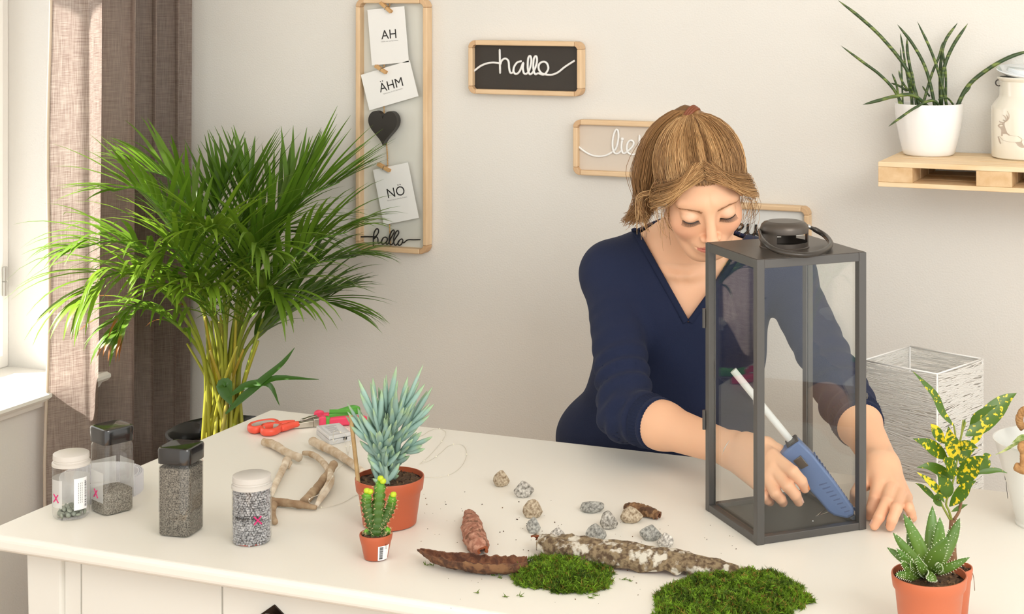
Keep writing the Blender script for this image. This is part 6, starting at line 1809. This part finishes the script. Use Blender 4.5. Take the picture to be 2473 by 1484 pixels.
for pts, w_, dd, sp__ in LV:
    n = 14
    P = [at_d(2060 + x / K4, 800 + y / K4, dg + dd * (i / (len(pts) - 1))) for i, (x, y) in enumerate(pts)]
    q = spline(P, n); hw_ = w_ / K4 * k * 0.80
    tg = (q[-1] - q[0]).normalized()
    hint = (-FWD * 0.9 + Vector((0, 0, 0.5)))
    MB().leaf(q, [hw_ * 0.08, hw_ * 0.75, hw_ * 1.05, hw_ * 1.05, hw_ * 0.8, hw_ * 0.4, 0.0003], hint, 0.22, [(max(sp__, 0) + 0.03, 0.3, 0.1)] * (3 * n)).build('leaf', m_auc, gg, smooth=True, fixn=False)
MB().tube(spline([at_d(2349, 1385, dg), at_d(2352, 1400, dg), at_d(2354, 1428, dg)], 10), 0.0004, 4).build('root_hair', m_bark_, gg)

# ------------------------------------------------------------------ stones
random.seed(31)
m_st = [M('stone_granite', (206, 202, 194), 0.85, var=(260, (104, 100, 92), 0.16), bump=(200, 0.7)), M('stone_tan', (206, 192, 168), 0.85, var=(240, (128, 108, 84), 0.17), bump=(200, 0.7)), M('stone_grey', (186, 186, 180), 0.85, var=(260, (108, 108, 104), 0.16), bump=(200, 0.7)), M('stone_pale', (226, 222, 214), 0.85, var=(280, (140, 136, 130), 0.13), bump=(200, 0.7))]
def stone(px, py, w, hh, label, mi, seed, tri=0.0, z0=0.0):
    random.seed(seed)
    base = T(px, py + hh * 0.36); k = mpp(base)
    a, b, cc = w * k / 2, w * k / 2 * random.uniform(0.7, 0.95), hh * k / 2 * 1.02
    bm = bmesh.new()
    for i in range(16):
        z = random.uniform(-1, 1); t = random.uniform(0, 6.28); r_ = math.sqrt(1 - z * z)
        tap = 1 - tri * max(z, -0.2) * 0.8
        bm.verts.new((a * 1.06 * r_ * math.cos(t) * tap, b * r_ * math.sin(t) * tap, cc * z))
    bm.verts.new((a * 0.98, 0, -cc * 0.4)); bm.verts.new((-a * 0.98, 0, -cc * 0.4)); bm.verts.new((a * (0.1 - 0.3 * tri), 0, cc))
    for t in range(6): bm.verts.new((a * 0.7 * math.cos(t), b * 0.7 * math.sin(t), -cc * 0.98))
    r_ = bmesh.ops.convex_hull(bm, input=bm.verts)
    bmesh.ops.delete(bm, geom=list({g_ for g_ in r_['geom_interior'] if isinstance(g_, bmesh.types.BMVert)}), context='VERTS')
    bmesh.ops.subdivide_edges(bm, edges=bm.edges, cuts=2, use_grid_fill=True, smooth=0.0)
    bmesh.ops.smooth_vert(bm, verts=bm.verts, factor=0.35, use_axis_x=True, use_axis_y=True, use_axis_z=True)
    zmin = min(v.co.z for v in bm.verts)
    Mz = Matrix.Rotation(YAW, 3, 'Z')
    for v in bm.verts:
        v.co = Mz @ (v.co * (1 + 0.05 * fbm(v.co, 70, seed)))
    zmin = min(v.co.z for v in bm.verts)
    me = bpy.data.meshes.new('stone'); bm.to_mesh(me); bm.free(); me.materials.append(m_st[mi])
    me.polygons.foreach_set('use_smooth', [True] * len(me.polygons)); me.set_sharp_from_angle(angle=R(28))
    o = bpy.data.objects.new('stone', me); COL.objects.link(o); o.location = (base.x, base.y, TZ - zmin + z0)
    tag(o, label, 'stone', 'loose stones on the desk')
for args in ((1211, 1160, 42, 38, 'triangular tan stone farthest from the moss on the desk', 1, 2, 0.6), (1264, 1186, 46, 40, 'pointed grey stone between the farthest stone and the tan pair', 0, 7, 0.8), (1286, 1234, 52, 44, 'tan wedge-shaped stone above the upright grey one', 1, 12, 0.5), (1289, 1273, 36, 40, 'upright smooth grey stone at the left end of the lichen bark', 2, 4, 0.4),
             (1348, 1293, 42, 32, 'pale stone peeking out behind the red end of the lichen bark', 3, 15, 0.3), (1440, 1291, 50, 42, 'grey angular stone half hidden behind the middle of the bark', 2, 6, 0.5), (1429, 1227, 62, 25, 'long flat grey stone beside the small bark chip', 2, 9, 0.1), (1471, 1262, 48, 42, 'round speckled granite stone touching the brown-sided one', 0, 3, 0.1), (1523, 1248, 56, 39, 'brown-sided triangular stone under the small bark chip', 1, 14, 0.6),
             (1573, 1291, 56, 36, 'smooth grey stone behind the pale speckled one', 2, 18, 0.1), (1606, 1309, 44, 34, 'pale speckled stone leaning on the lichen bark', 3, 22, 0.2), (1648, 1371, 38, 18, 'small dark stone under the lichen bark', 2, 27, 0.0), (1288, 1362, 34, 18, 'small white stone between the brown bark and the moss', 3, 33, 0.0)):
    stone(*args[:6], args[6], args[7])


# ------------------------------------------------------------------ bark
def bark_mat(name, c1, c2, c3, s1=60, s2=45, th=0.50):
    m = bpy.data.materials.new(name); m.use_nodes = True; MATS[name] = m
    nt = m.node_tree; N = nt.nodes; L = nt.links; pb = N['Principled BSDF']; pb.inputs['Roughness'].default_value = 0.9
    tc = N.new('ShaderNodeTexCoord')
    t1 = N.new('ShaderNodeTexNoise'); t1.inputs['Scale'].default_value = s1; t1.inputs['Detail'].default_value = 6; L.new(tc.outputs['Object'], t1.inputs['Vector'])
    t2 = N.new('ShaderNodeTexNoise'); t2.inputs['Scale'].default_value = s2; t2.inputs['Detail'].default_value = 5; L.new(tc.outputs['Object'], t2.inputs['Vector'])
    r1 = N.new('ShaderNodeMapRange'); r1.inputs[1].default_value = 0.4; r1.inputs[2].default_value = 0.6; L.new(t1.outputs[0], r1.inputs[0])
    r2 = N.new('ShaderNodeMapRange'); r2.inputs[1].default_value = th; r2.inputs[2].default_value = th + 0.08; L.new(t2.outputs[0], r2.inputs[0])
    a = N.new('ShaderNodeMix'); a.data_type = 'RGBA'; L.new(r1.outputs[0], a.inputs[0]); a.inputs[6].default_value = lin(c1); a.inputs[7].default_value = lin(c2)
    b = N.new('ShaderNodeMix'); b.data_type = 'RGBA'; L.new(r2.outputs[0], b.inputs[0]); L.new(a.outputs[2], b.inputs[6]); b.inputs[7].default_value = lin(c3)
    L.new(b.outputs[2], pb.inputs['Base Color'])
    bp = N.new('ShaderNodeBump'); bp.inputs['Strength'].default_value = 0.9; bp.inputs['Distance'].default_value = 0.002
    L.new(t1.outputs[0], bp.inputs['Height']); L.new(bp.outputs[0], pb.inputs['Normal'])
    return m
m_b1 = bark_mat('bark_lichen', (88, 70, 52), (142, 124, 96), (204, 198, 184), 150, 62, 0.53)
m_b1i = bark_mat('bark_inner_red', (124, 62, 34), (156, 84, 48), (140, 74, 42))
m_b2 = bark_mat('bark_brown', (74, 48, 34), (112, 74, 50), (128, 92, 62), 110, 60)
m_b2i = bark_mat('bark_brown_inner', (98, 60, 42), (132, 88, 60), (84, 52, 38), 140, 70)
m_b3 = bark_mat('bark_red', (152, 100, 80), (190, 142, 120), (120, 82, 62), 110, 90, 0.52)
m_b4 = bark_mat('bark_chip', (110, 78, 52), (146, 112, 78), (86, 60, 42), 120, 80)
def bark(path, rads, a0, a1, th, mats, label, seed, lift, jag=0.12, rough=0.16, peel=0.0):
    """curled sheet of bark: path of (px, py, height), section from angle a0 to a1 about the path"""
    n, m_ = 70, 22
    q = spline([on_z(x, y, TZ + h) for x, y, h in path], n)
    vs = []; mb = MB()
    for layer in (0, 1):
        for i in range(n):
            t = q[min(i + 1, n - 1)] - q[max(i - 1, 0)]; sd, up = frame_of(t)
            f = i / (n - 1); r_ = interp(rads, f)
            e0 = a0 + jag * 60 * fbm((f * 16, 1.3, seed), 1.0, seed, 6); e1 = a1 + jag * 60 * fbm((f * 16, 7.7, seed), 1.0, seed + 3, 6)
            if f < peel: e0 = max(e0, 78 - 90 * max(0, f / peel - 0.75) * 4 * 0.9)
            for j in range(m_):
                a = R(e0 + (e1 - e0) * j / (m_ - 1))
                rr_ = r_ * (1 + rough * fbm((f * 14, j * 0.25, seed), 1.0, seed, 5) + 0.06 * fbm((f * 90, j * 1.1, seed), 1.0, seed, 3)) - (th if layer else 0)
                vs.append(q[i] + sd * (math.cos(a) * rr_) + up * (math.sin(a) * rr_ * 0.9))
    fs = []; mi = []
    S = n * m_
    for i in range(n - 1):
        for j in range(m_ - 1):
            a = i * m_ + j
            fs.append((a, a + 1, a + m_ + 1, a + m_)); mi.append(0)
            fs.append((S + a, S + a + m_, S + a + m_ + 1, S + a + 1)); mi.append(1)
    for i in range(n - 1):
        for j in (0, m_ - 1):
            a = i * m_ + j; fs.append((a, a + m_, S + a + m_, S + a)); mi.append(1)
    for j in range(m_ - 1):
        for i in (0, n - 1):
            a = i * m_ + j; fs.append((a, a + 1, S + a + 1, S + a)); mi.append(1)
    mb.add(vs, fs); mb.mi = mi
    zmin = min(v[2] for v in mb.v); dz = TZ - zmin + lift
    mb.v = [(x, y, z + dz) for x, y, z in mb.v]
    o = mb.build('bark', list(mats), None, smooth=True, angle=50, origin=q[n // 2])
    return tag(o, label, 'bark', 'bark pieces on the desk')
bark([(1284, 1303, 0.016), (1340, 1318, 0.016), (1450, 1334, 0.016), (1600, 1352, 0.016), (1720, 1368, 0.014), (1828, 1379, 0.008)], [0.012, 0.020, 0.0225, 0.023, 0.020, 0.014, 0.004], -14, 176, 0.003, (m_b1, m_b1i), 'long curled bark strip covered in pale lichen', 1.7, 0.0005, 0.55, 0.22, 0.13)
bark([(1012, 1338, 0.010), (1060, 1352, 0.012), (1130, 1362, 0.012), (1210, 1368, 0.012), (1274, 1366, 0.012)], [0.004, 0.015, 0.019, 0.019, 0.017], 178, 368, 0.003, (m_b2, m_b2i), 'dark brown trough-shaped bark strip in front of the moss', 4.1, 0.0003, 0.2, 0.12)
bark([(1133, 1240, 0.010), (1138, 1262, 0.012), (1143, 1290, 0.012), (1155, 1318, 0.011), (1166, 1332, 0.008)], [0.007, 0.014, 0.016, 0.015, 0.008], -40, 220, 0.004, (m_b3, m_b1i), 'reddish flaky bark piece near the small cactus', 7.3, 0.0003, 0.15, 0.22)
bark([(1512, 1224, 0.008), (1535, 1228, 0.010), (1565, 1236, 0.009), (1592, 1246, 0.006)], [0.006, 0.0095, 0.009, 0.007], -50, 230, 0.003, (m_b4, m_b2i), 'small rough bark chip behind the brown-sided stone', 9.9, 0.0003, 0.2, 0.25)

# ------------------------------------------------------------------ moss
m_mossb = M('moss_base', (52, 66, 20), 0.95, bump=(200, 1.0))
m_moss = M('moss_blade', (78, 118, 24), 0.75, attr='tint', transl=0.2)
def moss(outline, hgt, nbl, label, seed):
    random.seed(seed)
    P = [T(x, y) for x, y in outline]; c = sum(P, Vector()) / len(P); c.z = TZ
    g = thing('moss', c, label, 'moss', 'moss cushions on the desk')
    B_ = spline(P + [P[0]], 61)[:-1]; n = 60; rings = 12
    B_ = [c + (b - c) * (1 + 0.10 * math.sin(i * 1.7 + seed) * math.sin(i * 0.6) + random.uniform(-0.05, 0.05)) for i, b in enumerate(B_)]
    vs = [c + Vector((0, 0, hgt))]; fs = []
    def surf(f, j):
        p = c.lerp(B_[j % n], f); hh = hgt * (1 - f ** 3.2) * (0.80 + 0.9 * fbm((p.x, p.y, 0), 42, seed)) ; return Vector((p.x, p.y, TZ + max(hh, 0.0005)))
    for i in range(1, rings + 1):
        for j in range(n): vs.append(surf(i / rings, j))
    for j in range(n): fs.append((0, 1 + j, 1 + (j + 1) % n))
    for i in range(rings - 1):
        for j in range(n):
            a = 1 + i * n + j; b = 1 + i * n + (j + 1) % n; fs.append((a, a + n, b + n, b))
    vs[0] = surf(0.0, 0)
    MB().add(vs, fs).build('cushion', m_mossb, g, smooth=True)
    mb = MB()
    for k_ in range(nbl):
        f = math.sqrt(random.random()) * 1.02; j = random.randrange(n); p = surf(min(f, 0.99), j)
        out = (B_[j] - c); out.z = 0; out.normalize()
        d = (Vector((random.gauss(0, .55), random.gauss(0, .55), 0.75 - 0.5 * f)) + out * (0.9 * f ** 2)).normalized()
        l_ = random.uniform(0.005, 0.0125) * (1.35 if f > 0.8 else 1); s_, u_ = frame_of(d, Vector((random.gauss(0, 1), random.gauss(0, 1), 0.2)))
        bnd = Vector((random.gauss(0, .5), random.gauss(0, .5), random.gauss(0.2, .4)))
        q0 = p - d * 0.002; q1 = p + d * l_ * 0.55; q2 = p + (d + bnd * 0.7).normalized() * l_
        w_ = random.uniform(0.0005, 0.0010)
        n1_ = fbm((p.x, p.y, 0), 45, seed + 5)
        t = min(max(random.random() * 0.8 + n1_ * 0.5, 0), 1)
        ca_, cb2 = lin((60, 84, 12))[:3], lin((140, 182, 40))[:3]
        if random.random() < 0.10: ca_, cb2 = lin((120, 100, 34))[:3], lin((150, 130, 50))[:3]
        col = tuple(a + (b - a) * t for a, b in zip(ca_, cb2))
        mb.add([q0 - s_ * w_, q0 + s_ * w_, q1 - s_ * w_ * 1.2, q1 + s_ * w_ * 1.2, q2], [(0, 1, 3, 2), (2, 3, 4)], col)
        # side leaflets
        for sgn in (-1, 1):
            e = q1 + (s_ * sgn + d * 0.4) * l_ * 0.35
            mb.add([q1, q1 + d * w_ * 2.2, e], [(0, 1, 2)], col)
    for j in range(n):
        if B_[j].z < TZ - 0.01: pass
    mb.v = [(x, y, max(z, TZ + 0.0003)) for x, y, z in mb.v]
    tag(mb.build('fronds', m_moss, g, fixn=False), kind='stuff')
moss([(1252, 1388), (1262, 1372), (1300, 1358), (1355, 1358), (1400, 1362), (1425, 1378), (1460, 1382), (1460, 1410), (1440, 1425), (1395, 1432), (1350, 1430), (1320, 1420), (1285, 1418), (1258, 1408)], 0.0135, 8000, 'smaller green moss cushion beside the brown bark strip', 3)
moss([(1590, 1452), (1640, 1424), (1700, 1410), (1760, 1408), (1800, 1400), (1850, 1398), (1895, 1412), (1930, 1440), (1935, 1462), (1890, 1480), (1830, 1500), (1740, 1512), (1660, 1508), (1600, 1490)], 0.019, 17000, 'larger green moss cushion at the front edge below the lantern', 8)
# crumbs of soil, bark and moss
random.seed(77)
cr_ = MB()
for i in range(190):
    x, y = random.choice(((random.gauss(1350, 170), random.gauss(1395, 45)), (random.gauss(1250, 140), random.gauss(1300, 60)), (random.gauss(1050, 60), random.gauss(1240, 40)), (random.gauss(1650, 160), random.gauss(1330, 60))))
    if not (1000 < x < 1820 and 1180 < y < 1475): continue
    p = T(x, y); s_ = random.choice((0.0005, 0.0006, 0.0008, 0.0012)); pebble(cr_, p + Vector((0, 0, s_ * 0.5)), s_, lin(random.choice(((84, 60, 40), (60, 48, 38), (110, 80, 52))))[:3], 0.6)
for x, y in ((1030, 1366), (1045, 1367), (1190, 1392), (1205, 1398), (1153, 1434), (1220, 1444), (1258, 1442), (1428, 1446), (1505, 1402), (1520, 1405), (1440, 1440)):
    p = T(x, y)
    for j in range(5):
        d = Vector((random.gauss(0, 1), random.gauss(0, .4), abs(random.gauss(0, .2)))).normalized(); cr_.tube([p + Vector((random.gauss(0, .002), random.gauss(0, .001), 0.0008)), p + d * 0.006 + Vector((0, 0, 0.001))], [0.0006, 0.0002], 4, col=lin((92, 118, 30))[:3])
tag(cr_.build('crumbs', M('crumb_mix', (80, 60, 42), 0.9, attr='tint'), None, origin=T(1350, 1350)), 'scattered crumbs of soil, bark and moss on the desk', 'crumbs', kind='stuff')

# ------------------------------------------------------------------ white string lamp behind the desk
dl = 2.86
near_ = at_d(2263, 904, dl); zt_ = near_.z
cl = [near_, on_z(2096, 873, zt_), on_z(2221, 836.5, zt_), on_z(2398, 869, zt_)]
e1 = (cl[1] - cl[0]); e2 = (cl[3] - cl[0]); w1 = (e1.length + e2.length) / 2
e1.normalize(); e2 = Vector((e1.y, -e1.x, 0)) if Vector((e1.y, -e1.x, 0)).dot(e2) > 0 else Vector((-e1.y, e1.x, 0))
cl = [near_, near_ + e1 * w1, near_ + (e1 + e2) * w1, near_ + e2 * w1]
ctr = (cl[0] + cl[2]) / 2
lg = thing('string_lamp', (ctr.x, ctr.y, 0), 'square white lamp wound with paper string standing behind the desk', 'lamp')
m_str = M('string_white', (250, 249, 246), 0.8, transl=0.45); m_lf = M('lamp_frame_white', (238, 238, 236), 0.4)
zb_ = 0.02
for p in cl: MB().tube([Vector((p.x, p.y, 0.0)), Vector((p.x, p.y, zt_))], 0.0020, 8).build('frame_post', m_lf, lg, smooth=True)
for z in (zt_, zb_):
    for i in range(4):
        a, b = cl[i], cl[(i + 1) % 4]; MB().tube([Vector((a.x, a.y, z)), Vector((b.x, b.y, z))], 0.0016, 8).build('frame_rail', m_lf, lg, smooth=True)
random.seed(9)
for i in range(4):
    a, b = cl[i], cl[(i + 1) % 4]; mb = MB()
    n_ = Vector(((b - a).y, -(b - a).x, 0)).normalized()
    if n_.dot(a - ctr) < 0: n_ = -n_
    z = zb_ + 0.004
    while z < zt_ - 0.002:
        sl = random.gauss(0, 0.008); z0, z1 = z + sl, z - sl
        o_ = 0.0016 + random.random() * 0.0012
        z0 = min(z0, zt_ - 0.001); z1 = min(z1, zt_ - 0.001)
        mb.tube([Vector((a.x, a.y, z0)) + n_ * o_, Vector(((a.x + b.x) / 2, (a.y + b.y) / 2, (z0 + z1) / 2)) + n_ * (o_ + 0.0004), Vector((b.x, b.y, z1)) + n_ * o_], 0.00085, 4)
        z += random.uniform(0.0003, 0.0015) if z > 0.6 else 0.005
    tag(mb.build('string_winding', m_str, lg), kind='stuff')
bl = Vector((ctr.x, ctr.y, 0.0))
MB().lathe([(0.05, 0), (0.05, 0.012), (0.012, 0.016), (0.012, 0.42), (0.02, 0.43), (0.02, 0.47), (0, 0.47)], 24, bl).build('socket', m_lf, lg, smooth=True, angle=40)
MB().lathe([(0.012, 0.47), (0.018, 0.49), (0.028, 0.52), (0.028, 0.54), (0.018, 0.56), (0, 0.566)], 24, bl).build('bulb', M('bulb_opal', (240, 240, 236), 0.3), lg, smooth=True)

# ------------------------------------------------------------------ white bucket with rope handle at the desk's right
bc = T(2530, 1266); k = mpp(bc)
bg_ = thing('bucket', bc, 'white metal bucket with a rope handle and a trailing ivy', 'bucket')
rbt, rtp, hb = 76 * k, 128 * k, zat(bc, 1062) - TZ
m_bk = M('bucket_white', (232, 234, 230), 0.35, var=(4, (224, 226, 220), 0.3))
MB().lathe([(rbt, 0), (rbt + 0.001, 0.003), (rbt - 0.0006, 0.006), (rtp - 0.001, hb - 0.003), (rtp + 0.0012, hb - 0.0015), (rtp + 0.0012, hb), (rtp - 0.0008, hb), (rtp - 0.002, hb - 0.004), (rbt, 0.02), (0, 0.018)], 72, bc).build('body', m_bk, bg_, smooth=True, angle=40)
MB().lathe([(rtp * 0.86, hb * 0.72), (rtp * 0.4, hb * 0.76), (0, hb * 0.76)], 32, bc).build('soil', m_soil, bg_, smooth=True)
m_rope = M('rope', (196, 152, 100), 0.9, var=(200, (156, 112, 68), 0.3))
def rope(pts, r_, name='rope', n=60):
    q = spline(pts, n)
    g_ = None
    for j in range(3):
        qq = []
        for i, p in enumerate(q):
            t = (q[min(i + 1, n - 1)] - q[max(i - 1, 0)]); sd, up = frame_of(t, Vector((0.3, 0.2, 0.9))); a = i * 0.75 + j * 2.094
            qq.append(p + (sd * math.cos(a) + up * math.sin(a)) * r_ * 0.55)
        MB().tube(qq, r_ * 0.6, 6).build(name, m_rope, bg_, smooth=True)
db = depth(bc)
sd_ = bc + (EYE - bc).normalized() * 0
rope([at_d(2472, 1092, db - 0.075), at_d(2466, 1082, db - 0.085), at_d(2468, 1076, db - 0.08), at_d(2474, 1074, db - 0.06)], 0.005, 'handle_rope')
rope([at_d(2455, 1128, db - 0.072), at_d(2464, 1133, db - 0.075), at_d(2475, 1137, db - 0.078)], 0.006, 'handle_rope')
rope([at_d(2472, 1080, db - 0.072), at_d(2470, 1100, db - 0.078), at_d(2470, 1118, db - 0.078), at_d(2466, 1132, db - 0.075)], 0.004, 'handle_rope')
rope([at_d(2470, 1034, db + 0.03), at_d(2462, 1020, db + 0.03), at_d(2465, 1000, db + 0.03), at_d(2480, 988, db + 0.03), at_d(2510, 985, db + 0.03), at_d(2540, 1000, db + 0.03), at_d(2545, 1040, db + 0.03)], 0.0055, 'handle_rope')
m_ivy = M('ivy_leaf', (120, 152, 74), 0.45, var=(120, (206, 214, 150), 0.12), transl=0.2)
for pts, w in (([(2480, 1060), (2450, 1075), (2425, 1090), (2404, 1099)], 9), ([(2480, 1050), (2462, 1062), (2444, 1070)], 16), ([(2500, 1045), (2490, 1060), (2470, 1072)], 24), ([(2530, 1040), (2520, 1065), (2500, 1078)], 26), ([(2560, 1040), (2570, 1060), (2580, 1085)], 24)):
    q = spline([at_d(x, y, db - 0.06) for x, y in pts], 9); w_ = w * k * 0.5
    MB().leaf(q, [w_ * 0.2, w_ * 1.0, w_ * 1.1, w_ * 0.6, 0.0003], -FWD * 0.5 + Vector((0, 0, 1)), 0.2).build('ivy_leaf', m_ivy, bg_, smooth=True)
MB().tube(spline([at_d(2426, 1145, db), at_d(2428, 1160, db), at_d(2432, 1152, db), at_d(2430, 1168, db), at_d(2434, 1205, db)], 20), 0.0004, 4).build('loose_thread', M('thread_dark', (60, 56, 50), 0.8), bg_)
